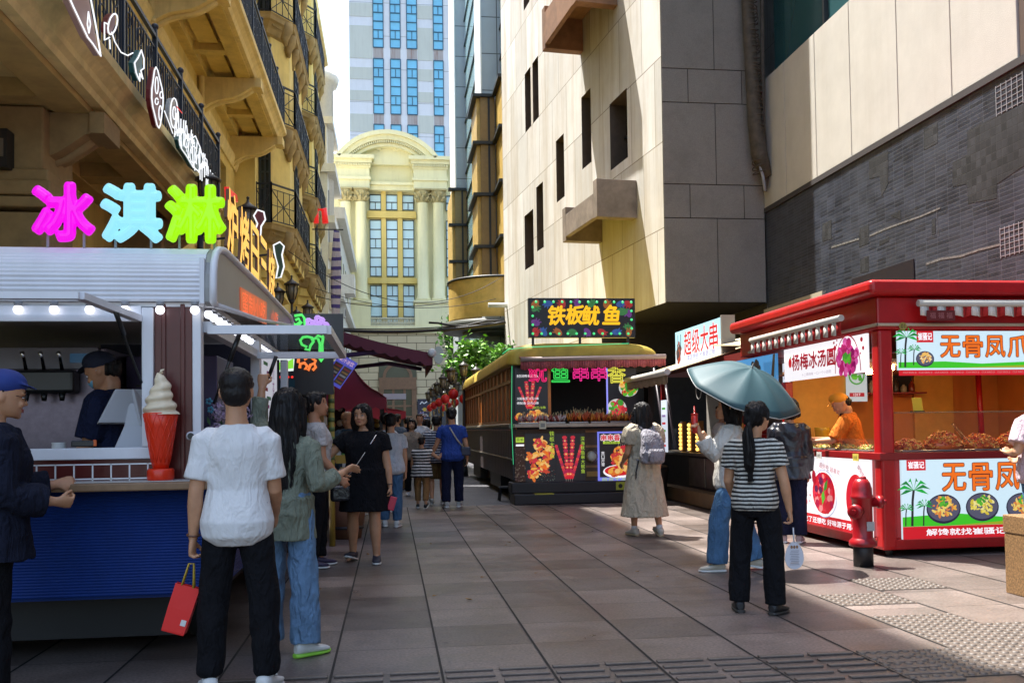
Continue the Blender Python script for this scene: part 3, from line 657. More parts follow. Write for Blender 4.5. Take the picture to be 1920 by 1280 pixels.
# ------------------------------------------------------------------ grey and glass building on the right, timber slat bays
Gb = thing('slatted_building', 'grey panel and glass building with golden slatted bays and a curved canopy', 'building', (6, 42, 0))
gt = tiles('blue grey panels', (.42, .47, .52), (0, 2), 1.6, 1.5, 0, gap=.02, gapcol=(.1, .11, .12), var=.05)
gglass = mat('pale teal glass', (.35, .55, .60), .08, spec=1.0)
w_ = MB(); Y1, Y2, Y3 = 37.5, 45.4, 49.2; X1, X2, X3 = 4.25, 3.77, 3.27
w_.b2((X2, Y1, 4), (12, Y1+1, 60)); w_.b2((X3, Y2, 4), (12, Y2+1, 60)); w_.b2((X2+.01, Y1+1, 4), (12, Y2, 60)); w_.b2((X1+.3, 35, 4), (12, Y1, 60)); w_.b2((X3+.01, Y2+1, 0), (12, Y3, 60)); w_.b2((X3+.9, Y1+1, 0), (12, Y3, 4)); w_.build('wall', gt, Gb)
w_ = MB(); w_.b2((X2-.06, Y1-.06, 14.5), (X2+.0, Y1+2.4, 60)); w_.b2((X3-.06, Y2-.06, 10), (X3, Y3, 60)); w_.build('pilaster', mat('white metal panel', (.75, .75, .73), .4), Gb)
g = MB(); g.b2((X1+.28, 35, 4), (X1+.3, Y1, 60)); g.b2((X2-.02, Y1+2.4, 4), (X2+.009, Y2, 60)); g.build('glazing', gglass, Gb)
f = MB()
for i in range(44):
    z = 5+i*1.25; f.bar((X2-.05, Y1+2.4, z), (X2-.05, Y2, z), .05); f.bar((X1+.26, 35, z), (X1+.26, Y1, z), .05)
f.build('glazing_bars', mat('dark bar', (.03, .04, .045), .5), Gb)
gold = mat('golden slats', (.62, .43, .12), .5, var=.2, vscale=2); perf = mat('perforated brown panel', (.28, .20, .09), .6, var=.1); dk = mat('dark steel edge', (.015, .02, .025), .5)
slat = MB(); pf = MB(); ed = MB(); 
def zY(y, Y): return AY(900, y, Y).z
lev = [zY(y, Y1) for y in (545, 464, 367, 271, 183)]
for z0, z1_ in zip(lev, lev[1:]):
    n = 9
    for i in range(n): yy = Y1-.06+i*.27; slat.b2((X2-.24, yy, z0), (X2-.06, yy+.2, z1_))
    pf.b2((X2-.1, Y1-.22, z0), (X1+.0, Y1-.06, z1_)); ed.b2((X2-.42, Y1-.34, z1_-.07), (X1, Y1-.0, z1_+.05)); ed.b2((X2-.42, Y1-.0, z1_-.07), (X2-.06, Y1+2.5, z1_+.05)); ed.b2(((X2+X1)/2-.04, Y1-.26, z0), ((X2+X1)/2+.04, Y1-.22, z1_-.07))
    for i in range(6): yy = 35+i*.42; slat.b2((X1+.05, yy, z0), (X1+.24, yy+.34, z1_))
    ed.b2((X1-.12, 35, z1_-.06), (X1+.27, Y1-.34, z1_+.05))
slat.build('slats', gold, Gb); pf.build('perforated_panel', perf, Gb); ed.build('steel_edge', dk, Gb); slat = MB(); pf = MB(); ed = MB()
lev2 = [zY(y, Y2) for y in (560, 492, 424, 358)]
for z0, z1_ in zip(lev2, lev2[1:]):
    for i in range(9): yy = Y2-.06+i*.4; slat.b2((X3-.24, yy, z0), (X3-.06, yy+.3, z1_))
    pf.b2((X3-.1, Y2-.22, z0), (X2-.04, Y2-.06, z1_)); ed.b2((X3-.42, Y2-.34, z1_-.07), (X2-.04, Y2, z1_+.05)); ed.b2(((X3+X2)/2-.04, Y2-.26, z0), ((X3+X2)/2+.04, Y2-.22, z1_-.07))
slat.build('slats', gold, Gb); pf.build('perforated_panel', perf, Gb); ed.build('steel_edge', dk, Gb)
cnp = MB(); cx_, cy_, rr = 4.35, 37.3, 2.0
cnp.lathe([(rr+.25, 5.15), (rr+.3, 5.3), (rr+.3, 5.5), (.2, 5.55)], (cx_, cy_, 0), 40); cnp.lathe([(rr-.5, 5.05), (rr-.5, 5.16)], (cx_, cy_, 0), 40)
cnp.b2((2.5, 33.6, 4.2), (4.6, 39, 4.35)); cnp.build('canopy', mat('grey green canopy', (.075, .085, .075), .5), Gb)
cs = MB()
for i in range(44):
    t = math.pi*.45+math.pi*1.1*i/43; cs.box((cx_+rr*math.cos(t), cy_+rr*math.sin(t), 6.35), (.06, .17, 1.5), rz=t)
cs.build('curved_slats', gold, Gb)
cs = MB(); cs.tube([(cx_+(rr+.05)*math.cos(t), cy_+(rr+.05)*math.sin(t), 7.12) for t in [math.pi*.45+math.pi*1.1*i/30 for i in range(31)]], .05, 6); cs.build('canopy_rail', dk, Gb)
cs = MB(); cs.tube([(3.6, 34.5, 5.9), (4.7, 34.5, 5.9)], .09, 10); cs.build('tube_lamp', mat('white tube', (.7, .68, .6), .4), Gb)

# ------------------------------------------------------------------ beige stone building on the right
beige = tiles('beige limestone slabs', (.61, .60, .56), (1, 2), 1.45, 1.9, .5, gap=.012, gapcol=(.24, .21, .16), var=.09, rough=.6, bump=.3, streak=.85, stcol=(.42, .34, .22), hue=(.70, .69, .66))
greys = tiles('grey granite slabs', (.215, .20, .18), (0, 2), 1.45, 1.55, .5, gap=.014, gapcol=(.02, .02, .02), var=.06, rough=.75, bump=.4, speck=.3, stain=.25, stcol=(.11, .095, .08), shift=(-.45, .55))
S = thing('stone_building', 'beige stone clad building with slit windows and boxed ledges over a dark undercroft', 'building', (6, 24, 0))
cB = Vector((5.99, 20.0, 0)); dB = Vector((-.1163, .9932, 0)).normalized()
nB = Vector((-dB.y, dB.x, 0))          # out of the wall, towards the street
Lb = 14.95
def SB(s, z, o=0): return cB+dB*s+nB*o+Vector((0, 0, z))
def s_at(x, y):                         # wall coordinate of a photo pixel
    rr = ray(x, y); t = (cB-CAMP).dot(nB)/rr.dot(nB); p = CAMP+rr*t; return (p-cB).dot(dB), p.z
zb = 4.05; zt = 46
wins = []
for (x0, ya, x1, yb) in ((1145, 320, 1175, 165), (1092, 318, 1107, 165), (1044, 380, 1057, 250)):
    a, z0 = s_at(x0, ya); b, z1_ = s_at(x1, yb); wins.append((min(a, b), max(a, b), z0, z1_))
wins += [(9.55, 10.35, 7.1, 9.2), (10.75, 11.9, 6.75, 8.6), (9.9, 10.6, 11.4, 13.4), (10.85, 11.6, 11.4, 13.4), (9.9, 10.6, 15.6, 17.6), (10.85, 11.6, 15.6, 17.6), (4.2, 4.7, 13.4, 15.6), (6.6, 7.1, 13.4, 15.6), (9.9, 10.6, 19.8, 21.8)]
def slab_wall(mb):
    ss = sorted({0, Lb, 4.2, *[w[0] for w in wins], *[w[1] for w in wins]}); zs = sorted({0, zb, zt, *[w[2] for w in wins], *[w[3] for w in wins]})
    for a, b in zip(ss, ss[1:]):
        for c, d in zip(zs, zs[1:]):
            sm, zm = (a+b)/2, (c+d)/2
            if any(w[0] <= sm <= w[1] and w[2] <= zm <= w[3] for w in wins): continue
            if sm < 4.2 and zm < zb: continue
            mb.face([SB(a, c), SB(b, c), SB(b, d), SB(a, d)][::-1])
    mb = MB()
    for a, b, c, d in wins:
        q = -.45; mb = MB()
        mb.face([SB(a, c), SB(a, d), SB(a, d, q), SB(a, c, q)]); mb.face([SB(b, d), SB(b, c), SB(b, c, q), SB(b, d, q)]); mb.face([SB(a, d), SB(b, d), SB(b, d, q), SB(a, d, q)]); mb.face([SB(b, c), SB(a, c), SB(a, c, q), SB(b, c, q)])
        mb.build('window_reveal', mat('dark brown reveal', (.085, .060, .040), .6, var=.2), S)  # dark lining, with the shade of the recess put into its brown
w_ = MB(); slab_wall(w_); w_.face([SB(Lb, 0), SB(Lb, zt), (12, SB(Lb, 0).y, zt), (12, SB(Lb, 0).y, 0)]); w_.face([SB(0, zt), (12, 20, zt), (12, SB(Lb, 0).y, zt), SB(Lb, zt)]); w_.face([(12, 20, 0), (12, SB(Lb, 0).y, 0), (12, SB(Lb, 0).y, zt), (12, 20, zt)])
w_.build('street_wall', beige, S)
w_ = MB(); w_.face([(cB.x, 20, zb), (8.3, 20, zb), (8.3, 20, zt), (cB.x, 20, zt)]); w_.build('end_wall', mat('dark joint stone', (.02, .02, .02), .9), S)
gpm = mat('grey granite panel', (.23, .215, .19), .8, var=.22, vscale=75, bump=.3, bscale=120, stain=.35, stcol=(.085, .072, .06))
zr = [AY(1345, y, 20).z for y in (567, 410, 347, 195, 132, -20)]; dz_ = (zr[3]-zr[1]); zr += [zr[5]+.42, zr[5]+.42+2.05, zr[5]+2.9, zr[5]+5]
wx_ = [AY(x, 300, 20).x for x in (1342, 1292, 1393)]
for i, (a, b) in enumerate(zip(zr, zr[1:])):
    xs_ = [cB.x+.004, wx_[0], 8.3] if i % 2 == 0 else [cB.x+.004, wx_[1], wx_[2], 8.3]
    for xa_, xb_2 in zip(xs_, xs_[1:]):
        p = MB(); p.b2((xa_+.008, 19.978, a+.009), (xb_2-.008, 19.999, b-.009)); p.build('granite_panel', gpm, S, bevel=.004)
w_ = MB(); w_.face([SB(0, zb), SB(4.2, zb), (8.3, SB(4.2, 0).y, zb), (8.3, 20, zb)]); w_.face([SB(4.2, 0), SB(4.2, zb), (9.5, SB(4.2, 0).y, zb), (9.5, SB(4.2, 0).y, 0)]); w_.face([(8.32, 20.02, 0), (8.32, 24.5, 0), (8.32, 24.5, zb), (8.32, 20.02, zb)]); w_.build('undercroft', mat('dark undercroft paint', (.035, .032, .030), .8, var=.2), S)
for (a, b, c, d) in wins:
    g = MB(); g.face([SB(a, c, -.44), SB(b, c, -.44), SB(b, d, -.44), SB(a, d, -.44)][::-1]); go = g.build('window', mat('dull brown glass', (.07, .065, .06), .12), S)
    f = MB(); f.bar(SB((a+b)/2, c, -.4), SB((a+b)/2, d, -.4), .05); f.bar(SB(a, (c+d)/2, -.4), SB(b, (c+d)/2, -.4), .05); f.build('frame', dk, go)
def ledge(s0, s1, z0, z1_, out, m1):
    b = MB(); th = .28
    b.prism([SB(s0, z0, .003), SB(s0, z1_, .003), SB(s0, z1_, out), SB(s0, z0, out)], dB*th)
    b.prism([SB(s1-th, z0-.08, .003), SB(s1-th, z1_-.1, .003), SB(s1-th, z1_-.1, out), SB(s1-th, z0-.08, out)], dB*th)
    b.prism([SB(s0+th, z1_-.3, out-.12), SB(s0+th, z0+.02, out-.12), SB(s0+th, z0+.02, out), SB(s0+th, z1_-.3, out)], dB*(s1-s0-2*th))
    b.prism([SB(s0+th, z1_-.4, .003), SB(s0+th, z1_-.4, out-.121), SB(s0+th, z1_-.3, out-.121), SB(s0+th, z1_-.3, .003)], dB*(s1-s0-2*th))
    b.build('boxed_ledge', m1, S, bevel=.012)
led = mat('weathered ledge stone', (.22, .18, .145), .8, var=.25, vscale=3, stain=.6, stcol=(.08, .06, .035))
sa, za = s_at(1197, 392); sb, zb2 = s_at(1082, 425)
sfar, _z = s_at(1082, 425); ledge(1.55, min(sfar, 4.3), 6.25, 7.15, 1.0, led)
ledge(2.6, 5.6, 11.8, 13.0, 1.1, mat('rusty ledge stone', (.25, .13, .07), .8, var=.25, vscale=2, stain=.5, stcol=(.06, .045, .03)))

# ------------------------------------------------------------------ panel wall building on the far right
Pn = thing('panel_building', 'concrete panel building with a damaged black mosaic wall behind the red stall', 'building', (8.3, 14, 0))
XP = 8.3
cp = mat('concrete panel', (.50, .48, .43), .8, var=.07, vscale=1.5, bump=.25, bscale=90, streak=.22, stcol=(.33, .29, .22))
js = [20.0, 18.81, 17.37, 15.97, 14.38, 12.9, 11.41]
for a, b in zip(js, js[1:]):
    p = MB(); p.b2((XP, b+.012, 6.16), (XP+.25, a-.012, 9.0)); p.build('concrete_panel', cp, Pn, bevel=.008)
w_ = MB(); w_.b2((XP+.06, -4, 0), (XP+6, 19.98, 6.1)); w_.b2((XP+.2, -4, 6.1), (XP+6, 19.98, 9.0)); w_.b2((XP+.35, -4, 9.0), (XP+6, 19.98, 24)); w_.b2((XP-.02, -4, 6.05), (XP+.055, 19.98, 6.15)); w_.build('wall', mat('dark backing', (.04, .035, .035), .8), Pn)
w_ = MB(); w_.b2((XP+.02, -4, 6.16), (XP+.19, 11.39, 9.6)); w_.build('brown_panel', mat('brown metal panel', (.10, .07, .055), .5), Pn)
for a, b in ((19.9, 17.4), (17.3, 15.6), (15.5, 13.0), (12.9, 10.5)):
    g = MB(); g.b2((XP+.28, b, 9.02), (XP+.34, a, 13)); g.build('window', glasst, Pn)
    g = MB(); g.b2((XP+.2, b-.08, 9.02), (XP+.345, b, 13)); g.build('window_frame', dk, Pn)
mos = tiles('black mosaic strips', (.030, .035, .049), (1, 2), .30, .062, 0, gap=.0035, gapcol=(.085, .095, .115), var=.4, rough=.35, bump=.35, stain=.5, stcol=(.085, .095, .112), spec=.55)
w_ = MB(); w_.b2((XP+.012, -4, 0), (XP+.058, 19.97, 6.045)); w_.build('mosaic_wall', mos, Pn)
chk = tiles('bare tile bed', (.014, .015, .017), (1, 2), .115, .115, 0, gap=.006, gapcol=(.012, .012, .011), var=.75, rough=.8, bump=.6)
hole = MB()
def patch(mb, pts, th=.0025, n=0, name='missing_tile_patch', m_=None):
    mb = MB()
    P = [AX(x, y, XP) for x, y in pts]; mb.prism([(XP+.011-th, p.y, p.z) for p in P], (th-.001, 0, 0)); mb.build(name, m_ or chk, Pn)
for q in ([(1628, 300), (1664, 282), (1664, 345), (1652, 368), (1648, 330), (1629, 336)], [(1731, 243), (1757, 230), (1757, 268), (1731, 282)], [(1812, 245), (1862, 220), (1900, 205), (1920, 195), (1920, 310), (1868, 345), (1868, 372), (1814, 382), (1812, 345), (1785, 350), (1785, 305), (1812, 290)], [(1541, 420), (1558, 412), (1558, 448), (1541, 453)], [(1610, 428), (1628, 420), (1628, 456), (1610, 464)], [(1612, 488), (1628, 480), (1628, 508), (1612, 512)], [(1648, 452), (1666, 444), (1666, 452), (1648, 460)], [(1668, 404), (1688, 394), (1688, 412)], [(1746, 412), (1753, 408), (1753, 438), (1746, 440)]): patch(hole, q)
scm = mat('pale plaster scar', (.13, .125, .115), .9, var=.5, vscale=14)
scar = MB()
def scarline(pts, h):
    for (x0, y0), (x1, y1) in zip(pts, pts[1:]): patch(scar, [(x0, y0), (x1, y1), (x1, y1+h*.7), (x0, y0+h*.7)], .004, 0, 'plaster_scar', scm)
scarline([(1558, 462), (1580, 455), (1610, 446)], 5); scarline([(1630, 440), (1660, 427), (1690, 416), (1725, 404), (1762, 388)], 5); scarline([(1735, 493), (1765, 483), (1800, 478), (1835, 466), (1875, 456)], 6); scarline([(1755, 385), (1757, 420), (1760, 440)], 3)
scarline([(1556, 460), (1555, 500), (1554, 530)], 3)
for (x0, y0, x1, y1) in ((1866, 165, 1916, 140), (1874, 430, 1918, 415)):
    A0, A1 = AX(x0, y0, XP), AX(x1, y1, XP)
    gr = MB()
    for k in range(6):
        for jj in range(5):
            z = A0.z-.075*k; ya = A0.y+(A1.y-A0.y)*jj/5; gr.box((XP+.008, ya+(A1.y-A0.y)*.1, z), (.006, abs(A1.y-A0.y)*.2*.97, .008))
        gr.box((XP+.007, A0.y+(A1.y-A0.y)*k/5, A0.z-.19), (.006, .012, .42))
    gr.build('pale_grout', mat('pale grout', (.24, .25, .26), .9), Pn)
dr = MB(); p0, p1 = AX(1597, 520, XP), AX(1713, 485, XP); dr.b2((XP-.004, p1.y, p1.z-1.2), (XP+.011, p0.y, p1.z)); dr.build('dark_opening', mat('black opening', (.012, .008, .012), .5), Pn)
dr = MB(); p0, p1 = AX(1437, 590, XP), AX(1547, 545, XP); dr.b2((XP-.06, p1.y, p1.z-1.5), (XP+.011, p0.y, p1.z)); dr.build('beige_door_head', mat('beige door head', (.42, .37, .27), .7), Pn)
# wrapped pipe and grey conduit hanging where the two walls meet
h = MB(); pts = []
zs = [AY(1412, y, 19.6).z for y in (-60, 0, 60, 140, 220, 290, 330)]
xs = [AY(x, 200, 19.6).x for x in (1408, 1408, 1410, 1413, 1416, 1424, 1438)]
h.tube([(x, 19.66, z) for x, z in zip(xs, zs)], [.13, .13, .14, .14, .15, .18, .12], 12)
for i in range(60): z = zs[-1]+.1+i*.105; f = i/60; x = xs[-2]+(xs[0]-xs[-2])*min(1, f*1.3); h.tube([(x+.155*math.cos(t), 19.66+.155*math.sin(t), z+.04*math.cos(t+i)) for t in [2*math.pi*k/10 for k in range(10)]], .012, 5, closed=True)
h.tube([(xs[-1]-.05, 19.7, zs[-1]-.3), (xs[-1], 19.7, zs[-1]), (xs[-2]+.12, 19.72, zs[-3]), (xs[0]+.35, 19.7, zs[1]), (xs[0]+.35, 19.7, zs[0]+3)], [.05]*5, 8)
tag(h.build('wrapped_pipe', mat('pipe wrapping', (.075, .062, .045), .8, var=.4, vscale=6)), 'bundle of wrapped pipe hanging in the corner beside the grey stone wall', 'pipe')
h = MB(); xg = AY(1437, 200, 19.5).x+.05
h.tube([(xg-.35, 19.6, 18), (xg-.3, 19.6, 9.5), (xg-.28, 19.6, 7.4), (xg-.12, 19.6, 6.75), (xg-.08, 19.6, 6.45)], .035, 8)
tag(h.build('grey_conduit', mat('grey conduit', (.30, .32, .36), .5)), 'thin grey conduit running down beside the wrapped pipe', 'pipe')

# ------------------------------------------------------------------ trees beyond the tram
def leaf_tree(label, base, trunk_h, crown_c, crown_r, n, seed, ls=.16, grp='street trees beyond the tram'):
    r = random.Random(seed); t = thing('street_tree', label, 'tree', base, 0, grp); b = Vector(base)
    m = MB(); top = Vector(crown_c); m.tube([b, b+Vector((.05, 0, trunk_h*.5)), b.lerp(top, .6)+Vector((0, 0, .2)), top], [.16, .12, .09, .04], 10)
    tips = []
    for i in range(14):
        d = Vector((r.gauss(0, 1), r.gauss(0, 1), r.gauss(.2, .8))).normalized(); e = top+Vector((d.x*crown_r[0], d.y*crown_r[1], d.z*crown_r[2]))*r.uniform(.5, .95)
        s0 = b.lerp(top, r.uniform(.6, .95)); m.tube([s0, s0.lerp(e, .5)+Vector((0, 0, .15)), e], [.05, .03, .012], 6); tips += [e, s0.lerp(e, .6)]
    m.build('trunk', mat('bark', (.10, .08, .06), .9, var=.3), t)
    L = MB()
    for i in range(n):
        c = r.choice(tips); p = c+Vector((r.gauss(0, .34)*crown_r[0]*.7, r.gauss(0, .34)*crown_r[1]*.7, r.gauss(0, .3)*crown_r[2]*.8))
        a = Vector((r.gauss(0, 1), r.gauss(0, 1), r.gauss(0, .6))).normalized(); q = a.cross(Vector((r.gauss(0, 1), r.gauss(0, 1), r.gauss(0, 1)))).normalized(); s = ls*r.uniform(.6, 1.3)
        L.add([p-a*s, p-q*s*.5, p+a*s, p+q*s*.5], [(0, 1, 2, 3)], r.randrange(3))
    L.build('crown', [mat('leaf bright', (.20, .46, .05), .5, spec=.3), mat('leaf mid', (.12, .30, .035), .5), mat('leaf dark', (.05, .14, .02), .5)], t)
leaf_tree('leafy green street tree overhanging the rear roof of the old tram', (3.35, 32.0, 0), 2.2, (3.0, 31.8, 3.62), (1.05, 1.0, .72), 4600, 3, .10)
leaf_tree('slim green tree half hidden behind the curved canopy', (5.0, 62, 0), 4.5, (4.6, 62, 7.6), (1.1, 1.4, 1.6), 1800, 5, .2)
# ------------------------------------------------------------------ people
def remesh(mb, vox, smooth=2, wr=0.0, ws=(9, 9, 5), seed=0, keep=0.35):
    me = bpy.data.meshes.new('t'); me.from_pydata([tuple(p) for p in mb.v], [], mb.f); me.update()
    o = bpy.data.objects.new('t', me); COL.objects.link(o)
    md = o.modifiers.new('r', 'REMESH'); md.mode = 'VOXEL'; md.voxel_size = vox; md.adaptivity = 0
    dg = bpy.context.evaluated_depsgraph_get(); m2 = bpy.data.meshes.new_from_object(o.evaluated_get(dg))
    bpy.data.objects.remove(o); bpy.data.meshes.remove(me)
    bm = bmesh.new(); bm.from_mesh(m2); bpy.data.meshes.remove(m2)
    for _ in range(smooth): bmesh.ops.smooth_vert(bm, verts=bm.verts, factor=.5, use_axis_x=True, use_axis_y=True, use_axis_z=True)
    if wr:
        bm.normal_update(); sv = Vector((seed*3.1, seed*1.7, seed*2.3)); mv = []
        for v in bm.verts:
            p = Vector((v.co.x*ws[0], v.co.y*ws[1], v.co.z*ws[2]))+sv
            q = p + Vector((noise.noise(p*.6), noise.noise(p*.6+Vector((5, 1, 2))), noise.noise(p*.6+Vector((1, 7, 3)))))*1.2
            a = noise.noise(q); b = noise.noise(q*2.1+Vector((9, 9, 9)))
            mv.append(v.normal*(wr*(a*1.5+b*.5)))
        for v, d in zip(bm.verts, mv): v.co += d
    out = MB(); bm.verts.index_update()
    out.v = [v.co.copy() for v in bm.verts]; out.f = [tuple(v.index for v in f.verts) for f in bm.faces]
    out.m = [0]*len(out.f); out.sm = [True]*len(out.f); bm.free(); return out
def stripes(name, ca, cb, per, duty=.5, axis=2, rough=.85, ph=0):
    if name in MATS: return MATS[name]
    m = mat(name, ca, rough); n = m.node_tree.nodes; l = m.node_tree.links; b = n['Principled BSDF']
    tc = n.new('ShaderNodeTexCoord'); sp = n.new('ShaderNodeSeparateXYZ'); l.new(tc.outputs['Object'], sp.inputs[0])
    nz = n.new('ShaderNodeTexNoise'); nz.inputs['Scale'].default_value = 4; l.new(tc.outputs['Object'], nz.inputs['Vector'])
    ad = n.new('ShaderNodeMath'); ad.operation = 'MULTIPLY_ADD'; ad.inputs[1].default_value = .03; l.new(nz.outputs[0], ad.inputs[0]); l.new(sp.outputs[axis], ad.inputs[2])
    dv = n.new('ShaderNodeMath'); dv.operation = 'DIVIDE'; dv.inputs[1].default_value = per; l.new(ad.outputs[0], dv.inputs[0])
    fr = n.new('ShaderNodeMath'); fr.operation = 'FRACT'; l.new(dv.outputs[0], fr.inputs[0])
    gt = n.new('ShaderNodeMath'); gt.operation = 'GREATER_THAN'; gt.inputs[1].default_value = duty; l.new(fr.outputs[0], gt.inputs[0])
    mx = n.new('ShaderNodeMix'); mx.data_type = 'RGBA'; mx.inputs[6].default_value = C4(ca); mx.inputs[7].default_value = C4(cb)
    l.new(gt.outputs[0], mx.inputs[0]); l.new(mx.outputs[2], b.inputs['Base Color']); folds(m, .3)
    return m
def cloth(name, col, var=.12, bump=.35, rough=.9, stripe=None):
    m = mat('cloth '+name, col, rough, var=var, vscale=7, spec=.15)
    if m.get('folds'): return m
    m['folds'] = 1; folds(m, bump); return m
def folds(m, bump=.35):
    n = m.node_tree.nodes; l = m.node_tree.links; b = n['Principled BSDF']; tc = n.new('ShaderNodeTexCoord'); last = None
    for sc_, dist, st_, dd in (((10, 10, 4), 2.2, bump*1.3, .025), ((22, 22, 10), 2.5, bump, .010), ((260, 260, 260), 0, .25, .001)):
        mp = n.new('ShaderNodeMapping'); mp.inputs['Scale'].default_value = sc_; mp.inputs['Rotation'].default_value = (.3, .5, .2); l.new(tc.outputs['Object'], mp.inputs[0])
        nz = n.new('ShaderNodeTexNoise'); nz.inputs['Scale'].default_value = 1; nz.inputs['Detail'].default_value = 2; nz.inputs['Distortion'].default_value = dist; l.new(mp.outputs[0], nz.inputs['Vector'])
        if dist:
            ml = n.new('ShaderNodeMapRange'); ml.interpolation_type = 'SMOOTHSTEP'; ml.inputs[1].default_value = .40; ml.inputs[2].default_value = .66; l.new(nz.outputs[0], ml.inputs[0]); out = ml.outputs[0]
        else: out = nz.outputs[0]
        bp = n.new('ShaderNodeBump'); bp.inputs['Strength'].default_value = st_; bp.inputs['Distance'].default_value = dd; l.new(out, bp.inputs['Height'])
        if last: l.new(last, bp.inputs['Normal'])
        last = bp.outputs[0]
    l.new(last, b.inputs['Normal'])
def skinmat(name='skin', col=(.50, .255, .14)):
    m = mat(name, col, .5, var=.12, vscale=14, bump=.05, bscale=120)
    b = m.node_tree.nodes['Principled BSDF']; b.inputs['Subsurface Weight'].default_value = .12; b.inputs['Subsurface Radius'].default_value = (.02, .008, .005)
    return m
def hairmat(name='hair', col=(.008, .006, .006)):
    if name in MATS: return MATS[name]
    m = mat(name, col, .5, spec=.28); n = m.node_tree.nodes; l = m.node_tree.links
    tc = n.new('ShaderNodeTexCoord'); mp = n.new('ShaderNodeMapping'); mp.inputs['Scale'].default_value = (110, 110, 5); l.new(tc.outputs['Object'], mp.inputs[0])
    nz = n.new('ShaderNodeTexNoise'); nz.inputs['Scale'].default_value = 1; nz.inputs['Detail'].default_value = 4; l.new(mp.outputs[0], nz.inputs['Vector'])
    bp = n.new('ShaderNodeBump'); bp.inputs['Strength'].default_value = .7; bp.inputs['Distance'].default_value = .006
    l.new(nz.outputs[0], bp.inputs['Height']); l.new(bp.outputs[0], n['Principled BSDF'].inputs['Normal']); return m
SKIN = skinmat(); SKIN2 = skinmat('tanned skin', (.46, .22, .12)); HAIR = hairmat()
DOWN = (0, 0, -1)
TORSO = [(-.075, .055, .045, 0), (-.045, .088, .066, -.004), (0, .097, .072, -.008), (.05, .09, .064, -.004), (.10, .080, .056, .002), (.15, .086, .060, .004), (.20, .096, .064, .004), (.235, .095, .058, 0), (.262, .080, .048, -.006), (.282, .056, .041, -.008), (.298, .040, .037, -.008), (.312, .034, .034, -.006)]
HEADR = [(0, .13, .36, .06), (.05, .21, .41, -.03), (.13, .275, .43, -.18), (.25, .325, .425, -.34), (.38, .355, .42, -.45), (.5, .372, .415, -.50), (.62, .378, .425, -.52), (.75, .365, .41, -.50), (.86, .31, .33, -.43), (.94, .215, .21, -.31), (.99, .09, .06, -.16)]

